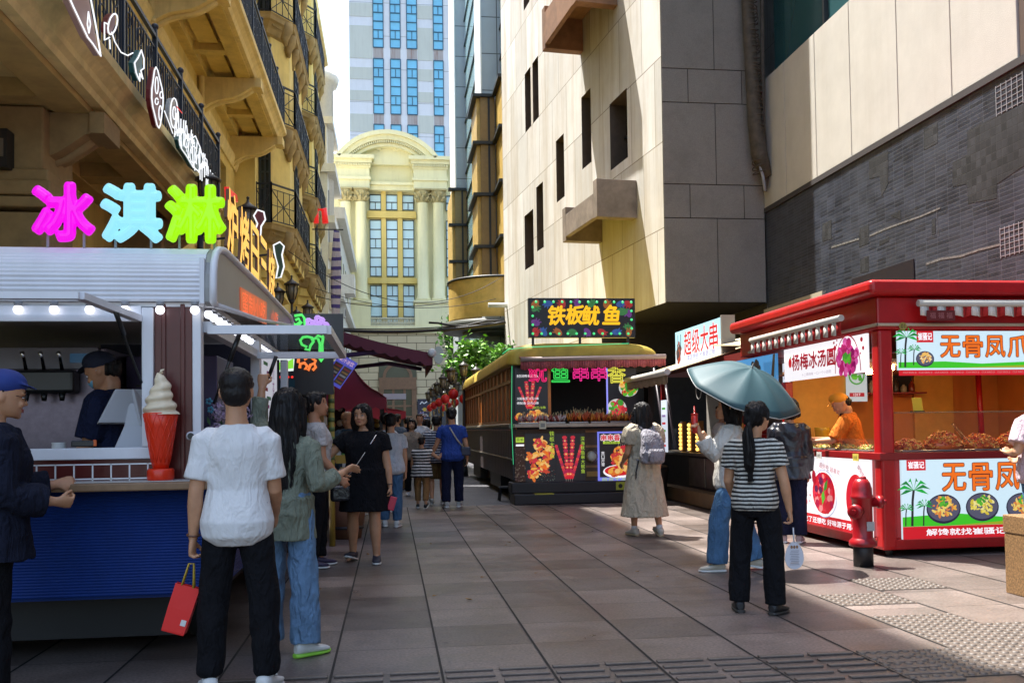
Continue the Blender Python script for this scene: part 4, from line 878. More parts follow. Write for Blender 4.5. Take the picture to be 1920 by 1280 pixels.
def person(label, loc, rz, H, fit, pose=None, hair='short', face=False, skin=None, group=None, vox=.007, female=False, build=1.0, hairm=None, seed=1, cat='person', facemask=False):
    pose = pose or {}; skin = skin or SKIN; hairm = hairm or HAIR
    wid = build*(.95 if female else 1.0)
    lean = R_(pose.get('lean', 0)); slean = R_(pose.get('side', 0)); twist = R_(pose.get('twist', 0))
    TM = Matrix.Rotation(twist, 3, 'Z') @ Matrix.Rotation(slean, 3, 'Y') @ Matrix.Rotation(-lean, 3, 'X')
    V = Vector; nrm = lambda a: V(a).normalized()
    legs = {}
    low = 0
    for sd in (-1, 1):
        th, sh = pose.get('legL' if sd < 0 else 'legR', (DOWN, DOWN))
        hip = V((sd*.05*H*(1.06 if female else 1), 0, -.01*H)); kn = hip + nrm(th)*.245*H; an = kn + nrm(sh)*.24*H
        legs[sd] = (hip, kn, an); low = min(low, an.z)
    z0 = -low + .042*H
    if pose.get('seat') is not None: z0 = pose['seat']
    up = V((0, 0, z0))
    for sd in legs: legs[sd] = tuple(p+up for p in legs[sd])
    arms = {}
    for sd in (-1, 1):
        ua, fa = pose.get('armL' if sd < 0 else 'armR', ((sd*.12, 0, -1), (sd*.03, .1, -1)))
        sh = up + TM @ V((sd*.1*H*wid, -.006*H, .262*H)); el = sh + nrm(ua)*.172*H; wr = el + nrm(fa)*.148*H
        arms[sd] = (sh, el, wr, nrm(fa))
    neck = up + TM @ V((0, -.006*H, .312*H))
    HY = pose.get('head', (0, 0)); HM = TM @ Matrix.Rotation(R_(HY[0]), 3, 'Z') @ Matrix.Rotation(-R_(HY[1]), 3, 'X')
    hh = .132*H; chin = neck + TM @ V((0, .008*H, .028*H))
    piv = chin + TM @ V((0, -.05*H, .02*H))
    def HP(x, y, t): return piv + HM @ (V((x*hh, y*hh, t*hh)) + (chin - piv))     # head coordinates, before turning
    def HPt(x, y, t): return piv + HM @ (V((x*hh, y*hh, t*hh)) + V((0, .05*H, -.02*H)))
    HP = HPt
    def ring(c, rx, ry, n=44, M=TM, pw=1.0):
        out = []
        for j in range(n):
            a = 2*math.pi*j/n; cx, sx = math.cos(a), math.sin(a)
            out.append(c + M @ V((rx*math.copysign(abs(cx)**pw, cx), ry*math.copysign(abs(sx)**pw, sx), 0)))
        return out
    def trunk(mb, z1, z2, inf, kx=1.0, ky=1.0, pw=.9, belly=0, loose=False):
        rs = []
        zs = [z1] + [t[0] for t in TORSO if z1 < t[0] < z2] + [z2]
        for z in zs:
            for a, b in zip(TORSO, TORSO[1:]):
                if a[0] <= z <= b[0]:
                    f = (z-a[0])/(b[0]-a[0]); rx, ry, oy = (a[k]*(1-f)+b[k]*f for k in (1, 2, 3)); break
            bl = belly*max(0, 1-abs(z-.06)/.16)
            ib = inf + (.009*min(1, max(0, (.06-z)/.12)) if loose else 0)
            rs.append(ring(up + TM @ V((0, (oy+bl*.5)*H, z*H)), (rx*kx*wid+ib+bl*.6)*H, (ry*ky*build+ib+bl)*H, pw=pw))
        mb.loft(rs); return mb
    bel = fit.get('belly', 0)
    body = MB(); trunk(body, -.075, .312, 0, belly=bel)
    k = build**.7
    for sd in (-1, 1):
        hip, kn, an = legs[sd]
        body.tube([hip+V((0, 0, .03*H)), hip, hip.lerp(kn, .5), kn, kn.lerp(an, .3), kn.lerp(an, .7), an], [.05*H*k, .055*H*k, .045*H*k, .033*H*k, .035*H*k, .025*H*k, .02*H*k], 14)
        fy = R_(pose.get('footL' if sd < 0 else 'footR', sd*-8)); fd = V((-math.sin(fy), math.cos(fy), 0))
        body.tube([an, an+fd*.03*H-V((0, 0, .018*H)), an+fd*.09*H-V((0, 0, .03*H))], [.021*H, .02*H, .013*H], 10)
        sh, el, wr, fd = arms[sd]
        body.tube([sh+(neck-sh)*.25-V((0, 0, .014*H)), sh-V((0, 0, .008*H)), sh.lerp(el, .3), sh.lerp(el, .75), el, el.lerp(wr, .3), el.lerp(wr, .75), wr], [.026*H*k, .031*H*k, .03*H*k, .026*H*k, .024*H*k, .025*H*k, .018*H*k, .0145*H*k], 14)
        # hand
        hd = nrm(pose.get('handL' if sd < 0 else 'handR', fd)); tdir = V(pose.get('thumbL' if sd < 0 else 'thumbR', (0, 1, 0)))
        tdir = (tdir - hd*tdir.dot(hd)); tdir = tdir.normalized() if tdir.length > .05 else V((1, 0, 0))
        nn = hd.cross(tdir)*(-sd); cu = pose.get('curlL' if sd < 0 else 'curlR', .35)
        prs = []
        for t, w_, th in ((-.012, .013, .0125), (.012, .019, .011), (.035, .0235, .0098), (.053, .0225, .008)):
            c = wr + hd*t*H; prs.append([c + tdir*(w_*H*math.cos(2*math.pi*j/12)) + nn*(th*H*math.sin(2*math.pi*j/12)) for j in range(12)])
        body.loft(prs)
        for q, (off, ln) in enumerate(((.0165, .040), (.0055, .046), (-.0055, .043), (-.0165, .034))):
            p = wr + hd*.048*H + tdir*off*H; dcur = hd.copy(); pts = [p]
            dcur = (hd + tdir*off*3).normalized()
            for sgl, bend in ((.45, .35+cu*.9), (.32, cu*1.3), (.23, cu*.9)):
                ax = dcur.cross(nn).normalized(); dcur = (Matrix.Rotation(bend if q else bend*.8, 3, ax) @ dcur).normalized() if True else dcur
                p = p + dcur*ln*sgl*H; pts.append(p)
            body.tube(pts, [.0054*H, .0052*H, .0047*H, .0038*H], 8)
        tb = wr + hd*.016*H + tdir*.014*H
        t1 = (hd*.7 + tdir*.75 + nn*(.2+cu*.3)).normalized(); t2 = (hd*.95 + tdir*(.3-cu*.4) + nn*(.2+cu*.6)).normalized()
        body.tube([tb, tb+t1*.024*H, tb+t1*.024*H+t2*.024*H], [.008*H, .0062*H, .0048*H], 8)
        arms[sd] = (sh, el, wr, hd, nn, tdir)
    body.tube([neck-TM @ V((0, .004*H, .03*H)), HP(0, -.12, .02), HP(0, -.10, .22)], [.036*H, .032*H, .034*H], 14)
    rs = []
    for t, w_, f, b in HEADR:
        n = 22; r = []
        for j in range(n):
            a = 2*math.pi*j/n; cx, sx = math.cos(a), math.sin(a)
            r.append(HP(w_*math.copysign(abs(cx)**.9, cx), (f+b)/2+(f-b)/2*math.copysign(abs(sx)**.85, sx), t))
        rs.append(r)
    body.loft(rs)
    # nose, brows, lips, cheeks, ears
    body.tube([HP(0, .40, .56), HP(0, .45, .44), HP(0, .50, .36), HP(0, .42, .33)], [.035*hh, .042*hh, .058*hh, .05*hh], 8)
    for s in (-1, 1):
        body.ball(HP(s*.055, .44, .345), .042*hh, 8, 6); body.ball(HP(s*.36, -.06, .42), (.05*hh, .09*hh, .13*hh), 8, 6)
        body.ball(HP(s*.17, .365, .33), .1*hh, 8, 6); body.ball(HP(s*.15, .375, .575), (.12*hh, .07*hh, .035*hh), 8, 6)
    body.ball(HP(0, .415, .205), (.10*hh, .05*hh, .045*hh), 8, 6); body.ball(HP(0, .37, .06), .085*hh, 8, 6)
    root = thing('person', label, cat, loc, rz, group)
    def put(mb, name, m, par=None, bev=0):
        return mb.build(name, m, par or root, local=True, bevel=bev)
    put(remesh(body, vox, 2), 'body', skin)
    J = dict(arms=arms, legs=legs, neck=neck, head=HP(0, -.05, .5), up=up, root=root, TM=TM, HP=HP, hh=hh, ring=ring)
    if face:
        for s in (-1, 1):
            e = MB(); e.ball(HP(s*.155, .395, .49), (.058*hh, .03*hh, .026*hh), 12, 8); ey = put(e, 'eye', mat('eye white', (.75, .72, .7), .2))
            e = MB(); e.ball(HP(s*.155, .418, .49), (.026*hh, .012*hh, .026*hh), 10, 6); put(e, 'iris', mat('iris', (.012, .008, .006), .15), ey)
            e = MB(); e.tube([HP(s*.10, .415, .518), HP(s*.155, .425, .527), HP(s*.215, .40, .512)], [.006*hh, .011*hh, .006*hh], 6); put(e, 'eyelid', mat('lash', (.02, .012, .01), .6), ey)
            e = MB(); e.tube([HP(s*.075, .425, .60), HP(s*.16, .43, .625), HP(s*.25, .385, .60)], [.016*hh, .019*hh, .008*hh], 6); put(e, 'eyebrow', HAIR)
        sm = .02 if pose.get('smile') else 0
        e = MB(); e.tube([HP(-.115, .405, .205+sm), HP(-.05, .45, .213), HP(0, .457, .208), HP(.05, .45, .213), HP(.115, .405, .205+sm)], [.008*hh, .026*hh, .026*hh, .026*hh, .008*hh], 8, flat=.8)
        e.tube([HP(-.10, .41, .195+sm), HP(0, .452, .172), HP(.10, .41, .195+sm)], [.008*hh, .032*hh, .008*hh], 8, flat=.8)
        put(e, 'lips', mat('lips', (.38, .09, .075), .4))
    hv = max(vox, .008)
    # ---- hair
    hm = MB()
    if hair != 'none':
        hs = .9 if any(i[0] == 'cap' for i in fit['wear']) else 1
        hs *= .97 if hair == 'crew' else 1
        hm.ball(HP(0, -.085, .66), (.415*hh*hs, .50*hh*hs, .395*hh*hs), 20, 12)
        hm.v = [q for q in hm.v]
        if hair in ('short', 'crew'):
            hm.ball(HP(0, -.25, .42), (.355*hh, .32*hh, .34*hh), 16, 10)
            if hair == 'short' and hs > .95: hm.ball(HP(.05, .22, .90), (.30*hh, .22*hh, .11*hh), 12, 8)
            for s in (-1, 1):
                if hs > .93: hm.tube([HP(s*.36, .06, .66), HP(s*.365, .06, .47)], [.06*hh, .035*hh], 8)
        if hair == 'long':
            L = fit.get('hairlen', 2.1); bk = neck - V((0, 0, 0))
            rs = []
            for t, w_, d, oy in ((.8, .40, .40, -.10), (.5, .43, .38, -.2), (.2, .46, .33, -.27), (-.15, .47, .25, -.33), (-.5, .46, .19, -.42), (-.9, .42, .16, -.5), (-1.3, .36, .13, -.52), (-L, .2, .08, -.5)):
                if t < -L+.01 and t != -L: continue
                c = HP(0, oy, t) if t > 0 else HP(0, oy, 0)+V((0, 0, t*hh)); rs.append(ring(c, w_*hh, d*hh, 18, HM))
            hm.loft(rs)
            for s in (-1, 1): hm.tube([HP(s*.20, .30, .86), HP(s*.37, .16, .62), HP(s*.41, .10, .3), HP(s*.42, .05, -.05), HP(s*.44, .0, -.05)+V((0, 0, -.5*hh)), HP(s*.4, -.05, -.05)+V((0, 0, -1.0*hh))], [.08*hh, .12*hh, .12*hh, .12*hh, .1*hh, .04*hh], 10)
        if hair in ('pony', 'lowpony', 'longside'):
            hm.ball(HP(0, -.25, .40), (.355*hh, .32*hh, .32*hh), 16, 10)
            tz = .62 if hair == 'pony' else .2
            hm.tube([HP(0, -.48, tz), HP(0, -.66, tz-.05), HP(0, -.68, tz-.45), HP(.02, -.62, tz-.95), HP(.03, -.58, tz-1.45), HP(.03, -.56, tz-fit.get('pony', 1.8))], [.07*hh, .13*hh, .18*hh, .19*hh, .16*hh, .03*hh], 12)
            for s in (-1, 1): hm.tube([HP(s*.30, .22, .78), HP(s*.385, .05, .6), HP(s*.37, -.1, .4)], [.07*hh, .07*hh, .06*hh], 8)
        if hair in ('bob', 'shoulder'):
            b_ = .0 if hair == 'bob' else -.55
            rs = [ring(HP(0, -.12, .75), .40*hh, .43*hh, 18, HM), ring(HP(0, -.17, .45), .43*hh, .39*hh, 18, HM), ring(HP(0, -.22, .15), .45*hh, .34*hh, 18, HM), ring(HP(0, -.25, b_), .41*hh, .26*hh, 18, HM), ring(HP(0, -.25, b_-.12), .25*hh, .15*hh, 18, HM)]
            hm.loft(rs)
            for s in (-1, 1): hm.tube([HP(s*.12, .32, .93), HP(s*.34, .25, .74), HP(s*.40, .16, .45), HP(s*.42, .08, .1), HP(s*.38, 0, b_-.02)], [.07*hh, .10*hh, .11*hh, .12*hh, .04*hh], 10)
            if pose.get('fringe', True): hm.tube([HP(-.3, .27, .80), HP(-.1, .36, .86), HP(.15, .36, .86), HP(.32, .25, .78)], [.07*hh, .08*hh, .08*hh, .07*hh], 8)
        if hair == 'thin':
            hm = MB(); hm.ball(HP(0, -.30, .50), (.385*hh, .27*hh, .30*hh), 16, 10)
        hg = remesh(hm, hv, 2, (.010 if hair != 'crew' else .003)*H/1.7, (45, 45, 7) if hair != 'crew' else (60, 60, 60), seed)
        ho = put(hg, 'hair', hairm)
        if vox < .0085 and hair in ('long', 'lowpony', 'pony', 'shoulder', 'bob'):
            from mathutils.bvhtree import BVHTree
            bv = BVHTree.FromPolygons(hg.v, hg.f); rr_ = random.Random(seed); st = MB(); zmin = min(q.z for q in hg.v)
            for _ in range(420 if vox < .0075 else 260):
                q = rr_.choice(hg.v); pts = [q]; drift = V((rr_.gauss(0, .25), rr_.gauss(0, .25), 0)); lift = rr_.uniform(.0, .006)
                for k_ in range(rr_.randint(5, 11)):
                    q2 = pts[-1]+(V((0, 0, -1))+drift*.5).normalized()*.026
                    hit = bv.find_nearest(q2)
                    if hit[0] is None: break
                    nn_ = hit[0]+hit[1]*(.0012+lift*min(1, k_/4))
                    if nn_.z < zmin+.004: nn_ = q2
                    pts.append(nn_)
                    if nn_.z < zmin-.03: break
                if len(pts) > 3: st.tube(pts, [.0016]*(len(pts)-1)+[.0005], 4, cap=False)
            put(st, 'hair_strands', hairm, ho)['kind'] = 'stuff'
    # ---- clothes
    for it in fit['wear']:
        kind, m = it[0], it[1]; o = it[2] if len(it) > 2 else {}
        mb = MB(); inf = o.get('inf', .010)
        name = o.get('name', kind)
        if kind in ('shirt', 'dress', 'jacket'):
            hem = o.get('hem', -.07); kx = o.get('kx', 1.08); ky = o.get('ky', 1.12)
            zt = o.get('neck', .300)
            trunk(mb, max(hem, -.075), zt, inf, kx, ky, .85, bel, kind != 'dress')
            if hem < -.075 or o.get('flare'):
                fl = o.get('flare', .02)
                n_ = 7; rs = []
                for i in range(n_):
                    f = i/(n_-1); z = .06+(hem-.06)*f; rr = .098*wid*kx+inf+fl*f**1.3+bel*.6*(1-f); ry = .072*build*ky+inf+fl*f**1.3+bel*(1-f)
                    rs.append([p + V((0, 0, 0)) for p in ring(up + (TM if f < .3 else Matrix.Identity(3)) @ V((0, -.004*H, z*H)), rr*H, ry*H, 44, Matrix.Identity(3), .92)])
                mb.loft(rs)
            sl = o.get('sleeve', .55); sw = o.get('sw', 1.15)
            for sd in (-1, 1):
                sh, el, wr = arms[sd][:3]
                if sl > 0:
                    r0 = .034*H*k*sw+inf*H*.3; pts = [sh+(neck-sh)*.45-V((0, 0, .022*H)), sh+(neck-sh)*.15-V((0, 0, .012*H)), sh.lerp(el, .06)-V((0, 0, .004*H))]; rr = [r0*.70, r0*.95, r0*1.02]
                    if sl <= 1: pts += [sh.lerp(el, sl*.5), sh.lerp(el, sl)]; rr += [r0*1.0, r0*o.get('cuff', 1.0)]
                    else:
                        pts += [sh.lerp(el, .5), el, el.lerp(wr, (sl-1)*.5), el.lerp(wr, sl-1)]; rr += [r0*.95, r0*.88, r0*.85, r0*.75*o.get('cuff', 1)]
                    mb.tube(pts, rr, 28)
            put(remesh(mb, max(vox, .008), 2, o.get('wr', .006)*H/1.7, o.get('ws', (11, 11, 6)), seed+len(name)), name, m)
        elif kind in ('trousers', 'shorts'):
            trunk(mb, -.075, o.get('top', .06), inf+.004, 1.03, 1.05, .9, bel*.7)
            to = o.get('to', 1.93); r1, r2, r3 = o.get('r', (.062, .048, .040))
            for sd in (-1, 1):
                hip, kn, an = legs[sd]
                pts = [hip+V((0, 0, .02*H)), hip-V((0, 0, .02*H)), hip.lerp(kn, .5)]; rr = [.054, r1, (r1+r2)/2]
                if to <= 1: pts[-1] = hip.lerp(kn, .5*to); pts.append(hip.lerp(kn, to)); rr.append(o.get('cuffr', r2*1.08))
                else: pts += [kn, kn.lerp(an, .5), kn.lerp(an, to-1)]; rr += [r2, (r2+r3)/2, r3]
                if o.get('gather'): pts.append(kn.lerp(an, to-.95)); rr.append(r3*.7)
                mb.tube(pts, [q*H*k for q in rr], 28)
            put(remesh(mb, max(vox, .008), 2, o.get('wr', .007)*H/1.7, o.get('ws', (10, 10, 7)), seed+7), name, m)
        elif kind == 'shoes':
            sole = o.get('sole', mat('white sole', (.7, .7, .68), .6))
            for sd in (-1, 1):
                an = legs[sd][2]; fy = R_(pose.get('footL' if sd < 0 else 'footR', sd*-8)); pt = R_(pose.get('heelL' if sd < 0 else 'heelR', 0))
                B = Matrix.Rotation(fy, 3, 'Z') @ Matrix.Rotation(-pt, 3, 'X')
                def FP(x, y, z): return an + B @ V((x*H, y*H, (z-.042)*H))
                def frs(lst, n=14):
                    out = []
                    for y, w_, zb, zt in lst:
                        out.append([FP(w_*math.cos(2*math.pi*j/n), y, (zb+zt)/2+(zt-zb)/2*math.copysign(abs(math.sin(2*math.pi*j/n))**.6, math.sin(2*math.pi*j/n))) for j in range(n)])
                    return out
                s_ = MB(); s_.loft(frs([(-.044, .012, .016, .045), (-.036, .022, .012, .06), (-.012, .025, .012, .062), (.012, .025, .012, .054), (.04, .028, .012, .042), (.07, .029, .012, .034), (.092, .024, .012, .028), (.103, .010, .014, .022)]))
                so_ = put(s_, 'shoe', m)
                s_ = MB(); s_.loft(frs([(-.049, .012, .001, .015), (-.04, .024, 0, .017), (0, .026, 0, .016), (.05, .031, 0, .014), (.09, .027, .001, .014), (.107, .011, .004, .015)])); put(s_, 'sole', sole, so_)
                if o.get('laces'):
                    s_ = MB()
                    for i in range(4): s_.tube([FP(-.012, .018+i*.014, .055-i*.005), FP(0, .02+i*.014, .058-i*.005), FP(.012, .018+i*.014, .055-i*.005)], .0022*H, 6)
                    put(s_, 'laces', mat('laces', (.75, .78, .75), .8), so_)
        elif kind == 'socks':
            for sd in (-1, 1):
                kn, an = legs[sd][1:]; s_ = MB(); s_.tube([an.lerp(kn, .14), an, an+V((0, .01*H, -.015*H))], [.0235*H, .0235*H, .022*H], 12); put(s_, 'sock', m)
        elif kind == 'cap':
            mb.ball(HP(0, -.06, .73), (.435*hh, .51*hh, .365*hh), 20, 12)
            mb2 = MB(); hf = []
            for q in mb.v: pass
            bl = [(HP(x, .30+.36*math.sqrt(max(0, 1-(x/.34)**2)), .76-.10*(1-(x/.34)**2)*.3)) for x in [(-.33+.66*i/10) for i in range(11)]]
            bk = [HP(x, .22, .80) for x in [(-.36+.72*i/10) for i in range(11)]]
            vs = bl+bk; n = 11; dz = HM @ V((0, 0, .028*hh))
            vs2 = [q+dz for q in vs]
            fs = [(i, i+1, n+i+1, n+i) for i in range(n-1)]; m0 = len(vs)
            mb.add(vs+vs2, [tuple(reversed(f)) for f in fs]+[tuple(i+m0 for i in f) for f in fs]+[(i, i+m0, i+1+m0, i+1) for i in range(n-1)]+[(n+i, n+i+1, n+i+1+m0, n+i+m0) for i in range(n-1)]+[(0, n, n+m0, m0), (n-1, n-1+m0, 2*n-1+m0, 2*n-1)])
            put(remesh(mb, .006, 2), 'cap', m)
        elif kind == 'mask':
            rs = []
            for t, w_, f in ((.10, .16, .44), (.18, .25, .49), (.28, .29, .52), (.38, .25, .50)):
                rs.append([HP(w_*math.sin(a), .05+(f-.05)*math.cos(a)**.6 if math.cos(a) > 0 else .05, t) for a in [(-1.5+3.0*j/13) for j in range(14)]] + [HP(w_*.9*math.sin(a), .02, t) for a in [(1.4-2.8*j/3) for j in range(4)]])
            mb.loft(rs); put(mb, 'face_mask', m)
            for s in (-1, 1):
                s_ = MB(); s_.tube([HP(s*.28, .2, .34), HP(s*.38, -.02, .48)], .01*hh, 6); put(s_, 'ear_loop', m)
        elif kind == 'glasses':
            for s in (-1, 1):
                cc = [HP(s*.16+.10*math.cos(a), .45, .49+.075*math.sin(a)) for a in [2*math.pi*j/14 for j in range(14)]]; mb.tube(cc, .008*hh, 5, closed=True)
                mb.tube([HP(s*.26, .43, .5), HP(s*.38, -.05, .5)], .008*hh, 5)
            mb.tube([HP(-.06, .46, .5), HP(.06, .46, .5)], .008*hh, 5); put(mb, 'glasses', m)
        elif kind == 'bracelet':
            sh, el, wr, hd = arms[o.get('sd', -1)][:4]; c = wr - hd*.012*H; a = hd.orthogonal().normalized(); b = hd.cross(a)
            mb.tube([c+(a*math.cos(t)+b*math.sin(t))*.0185*H for t in [2*math.pi*j/16 for j in range(16)]], .003*H, 6, closed=True); put(mb, o.get('name', 'bracelet'), m)
        elif kind == 'apron':
            trunk(mb, -.075, .2, inf+.006, 1.08, 1.15, .85); cut = MB()
            rs = []
            for z, w_ in ((-.14, .085), (-.05, .085), (.05, .078), (.14, .05), (.22, .045)):
                yy = .085
                rs.append([up + TM @ V((x*H, (yy+d)*H, z*H)) for x, d in ((-w_, -.035), (0, .0), (w_, -.035), (w_, -.045), (0, -.01), (-w_, -.045))])
            cut.loft(rs, smooth=False)
            for s in (-1, 1): cut.tube([up+TM @ V((s*.04*H, .075*H, .21*H)), up+TM @ V((s*.05*H, .03*H, .305*H)), up+TM @ V((s*.03*H, -.05*H, .29*H))], .009*H, 6)
            put(cut, 'apron', m)
    def W(p): return WM[root.name] @ V(p)
    J['W'] = W
    return J
# ------------------------------------------------------------------ ice cream kiosk
K = thing('ice_cream_kiosk', 'blue ice cream kiosk with a ribbed white canopy and glowing Chinese characters on its roof', 'kiosk', (-2.2, 7.6, 0))
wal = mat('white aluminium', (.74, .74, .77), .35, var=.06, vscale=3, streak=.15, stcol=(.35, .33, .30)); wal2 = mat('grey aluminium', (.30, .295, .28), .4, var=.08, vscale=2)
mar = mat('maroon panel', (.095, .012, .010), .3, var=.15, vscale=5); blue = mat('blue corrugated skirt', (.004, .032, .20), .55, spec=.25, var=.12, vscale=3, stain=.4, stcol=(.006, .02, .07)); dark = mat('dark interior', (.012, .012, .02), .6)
XR, YFk, XL, YB = -1.0, 5.6, -3.6, 9.7
# skirt with fine corrugations: front and right
sk = MB()
def corr(mb, a, b, z0, z1, n, d, amp=.006):
    a = Vector(a); b = Vector(b); dn = Vector(d); zs = []
    for i in range(n*2+1): zs.append((z0+(z1-z0)*i/(n*2), amp if i % 2 else 0))
    vs = []; fs = []
    for z, o in zs: vs += [a+dn*o+Vector((0, 0, z)), b+dn*o+Vector((0, 0, z))]
    for i in range(len(zs)-1): fs.append((2*i, 2*i+1, 2*i+3, 2*i+2))
    mb.add(vs, fs)
corr(sk, (XL, YFk, 0), (XR-.05, YFk, 0), .42, 1.02, 36, (0, -1, 0), .0035); corr(sk, (XR, YFk+.0, 0), (XR, YB, 0), .42, 1.02, 36, (1, 0, 0), .0035)
sk.b2((XL, YFk+.03, .40), (XR-.03, YB, 1.02)); sk.build('skirt_panel', blue, K)
ch = MB(); ch.b2((XL+.1, YFk+.35, .12), (XR-.3, YB-.2, .40)); ch.build('chassis', mat('black steel', (.012, .012, .013), .6), K)
for x, y in ((XR-.22, YFk+.9), (XR-.22, YB-.9)):
    w1 = MB(); w1.tube([(x-.09, y, .24), (x+.09, y, .24)], .235, 24); wo_ = w1.build('wheel', mat('tyre rubber', (.012, .012, .012), .8), K, bevel=.02)
    w1 = MB(); w1.tube([(x+.09, y, .24), (x+.10, y, .24)], .14, 20); w1.build('hub', mat('hub steel', (.3, .3, .31), .4, metal=.8), wo_)
# counter
ct = MB(); ct.b2((XL, YFk-.22, 1.02), (XR+.02, YFk+.05, 1.065)); ct.b2((XR-.05, YFk+.0, 1.021), (XR+.2, YB, 1.064)); ct.build('counter', mat('worn wooden counter edge', (.26, .15, .075), .45, var=.2, vscale=12), K, bevel=.008)
ct = MB(); ct.b2((XL, YFk-.2, 1.067), (XR, YFk+.02, 1.072)); ct.build('counter_top', mat('pale counter sheet', (.5, .48, .46), .3), K)
tl = MB(); tl.b2((XL, YFk, 1.072), (XR-.13, YFk+.04, 1.19)); tl.b2((XR-.06, YFk+.06, 1.066), (XR-.02, YB, 1.19)); tl.build('maroon_band', mar, K)
# rack of white wires along the counter
rk = MB(); y = YFk-.11
for z in (1.085, 1.165): rk.bar((XL, y, z), (XR-.3, y, z), .007)
x = XL
while x < XR-.28: rk.bar((x, y, 1.073), (x, y, 1.168), .007); x += .098
rk.build('wire_rack', mat('white wire', (.75, .75, .75), .4), K)
# corner post and white window frames
cp_ = MB(); cp_.b2((-1.335, YFk-.01, 1.066), (-1.125, YFk+.2, 2.07)); cp_.b2((-1.295, YFk-.022, 1.066), (-1.27, YFk-.011, 2.07)); cp_.b2((-1.19, YFk-.022, 1.066), (-1.165, YFk-.011, 2.07)); cp_.build('corner_post', mar, K, bevel=.006)
fr = MB()
fr.b2((XL, YFk-.03, 1.19), (-1.336, YFk+.06, 1.255)); fr.b2((-1.40, YFk-.031, 1.256), (-1.336, YFk+.06, 2.05)); fr.b2((XL, YFk-.03, 2.0), (-1.401, YFk+.06, 2.06))
fr.b2((-1.124, YFk-.02, 1.19), (-1.075, YFk+.06, 2.05)); fr.build('window_frame', wal, K, bevel=.006)
fr = MB(); fr.b2((XR-.09, YFk+.061, 1.19), (XR-.02, YB, 1.25)); fr.b2((XR-.09, 7.6, 1.251), (XR-.02, 7.72, 2.05)); fr.b2((XR-.09, YB-.08, 1.251), (XR-.02, YB, 2.05)); fr.b2((XR-.1, YFk+.062, 1.92), (XR-.03, 7.59, 1.98)); fr.build('side_window_frame', wal, K, bevel=.006)
# side leaflet pillars (white printed panels) at the far end
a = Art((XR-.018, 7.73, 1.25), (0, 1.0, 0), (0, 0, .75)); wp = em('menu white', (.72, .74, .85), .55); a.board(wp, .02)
for i in range(10): a.rect(.08+.1*(i % 3), .07*i, .25+.1*(i % 3)+.1, .07*i+.03, mat('ink %d' % (i % 4), ((.3, .03, .25), (.05, .25, .1), (.4, .05, .08), (.06, .08, .3))[i % 4], .6))
a.text('奶茶冰粉', .72, .38, .13, mat('ink 0', (1, 1, 1)), vert=True)
a.done('menu_panel', K)
# canopy
prof = [(5.60, 2.06), (5.55, 2.08), (5.545, 2.16), (5.55, 2.24), (5.575, 2.31), (5.63, 2.37), (5.72, 2.41), (5.9, 2.44), (7.5, 2.47), (9.75, 2.49), (9.9, 2.46), (9.85, 2.42)]
cn = MB()
rng = [Vector((0, y, z)) for y, z in prof]
# ribbed front sheet
ribs = []
fine = []
for (y0, z0), (y1, z1) in zip(prof[1:8], prof[2:8]):
    for i in range(6): f = i/6; fine.append((y0+(y1-y0)*f, z0+(z1-z0)*f))
fine += prof[7:]
for i, (y, z) in enumerate(fine):
    o = .006 if i % 2 and z < 2.44 else 0
    t = min(1, max(0, (z-2.24)/.2)); fine[i] = (y-o*(1-t), z+o*t)
for i in range(len(fine)-1): cn.face([(XL, *fine[i]), (XR-.05, *fine[i]), (XR-.05, *fine[i+1]), (XL, *fine[i+1])])
cn.b2((XL, 5.585, 2.055), (XR-.06, 5.61, 2.08)); cn.build('canopy', wal, K)
cn = MB(); side = prof + [(7.6, 2.21)]
cn.prism([(XR-.048, y, z) for y, z in side], (.045, 0, 0)); cn.build('canopy_end', wal2, K)
cn = MB()
cn.tube([(XR-.0, 5.60, 2.07)]+[(XR, y, z) for y, z in prof[1:]], .022, 8); cn.tube([(XR, 9.85, 2.42), (XR, 7.6, 2.21), (XR, 5.6, 2.07)], .016, 8); cn.b2((XR-.075, 5.54, 2.07), (XR-.049, 5.575, 2.33)); cn.build('canopy_trim', wal, K)
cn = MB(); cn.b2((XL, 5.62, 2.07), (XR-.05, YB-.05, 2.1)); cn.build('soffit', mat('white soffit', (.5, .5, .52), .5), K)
# bulbs
bm_ = em('lit bulb', (.85, .88, 1.0), 3.2); sk_ = mat('bulb socket', (.25, .25, .26), .4)
for i in range(11):
    x = -1.10-.19*i; b = MB(); b.ball((x, 5.535, 2.03), .026, 12, 8); bo = b.build('bulb', bm_, K); b = MB(); b.lathe([(.02, 2.05), (.024, 2.075)], (x, 5.535, 0), 12); b.build('socket', sk_, bo)
for i in range(18):
    y = 5.78+.17*i; b = MB(); b.ball((XR-.07, y, 2.035), .026, 10, 6); bo = b.build('bulb', bm_, K); b = MB(); b.lathe([(.02, 2.055), (.024, 2.069)], (XR-.07, y, 0), 10); b.build('socket', sk_, bo)
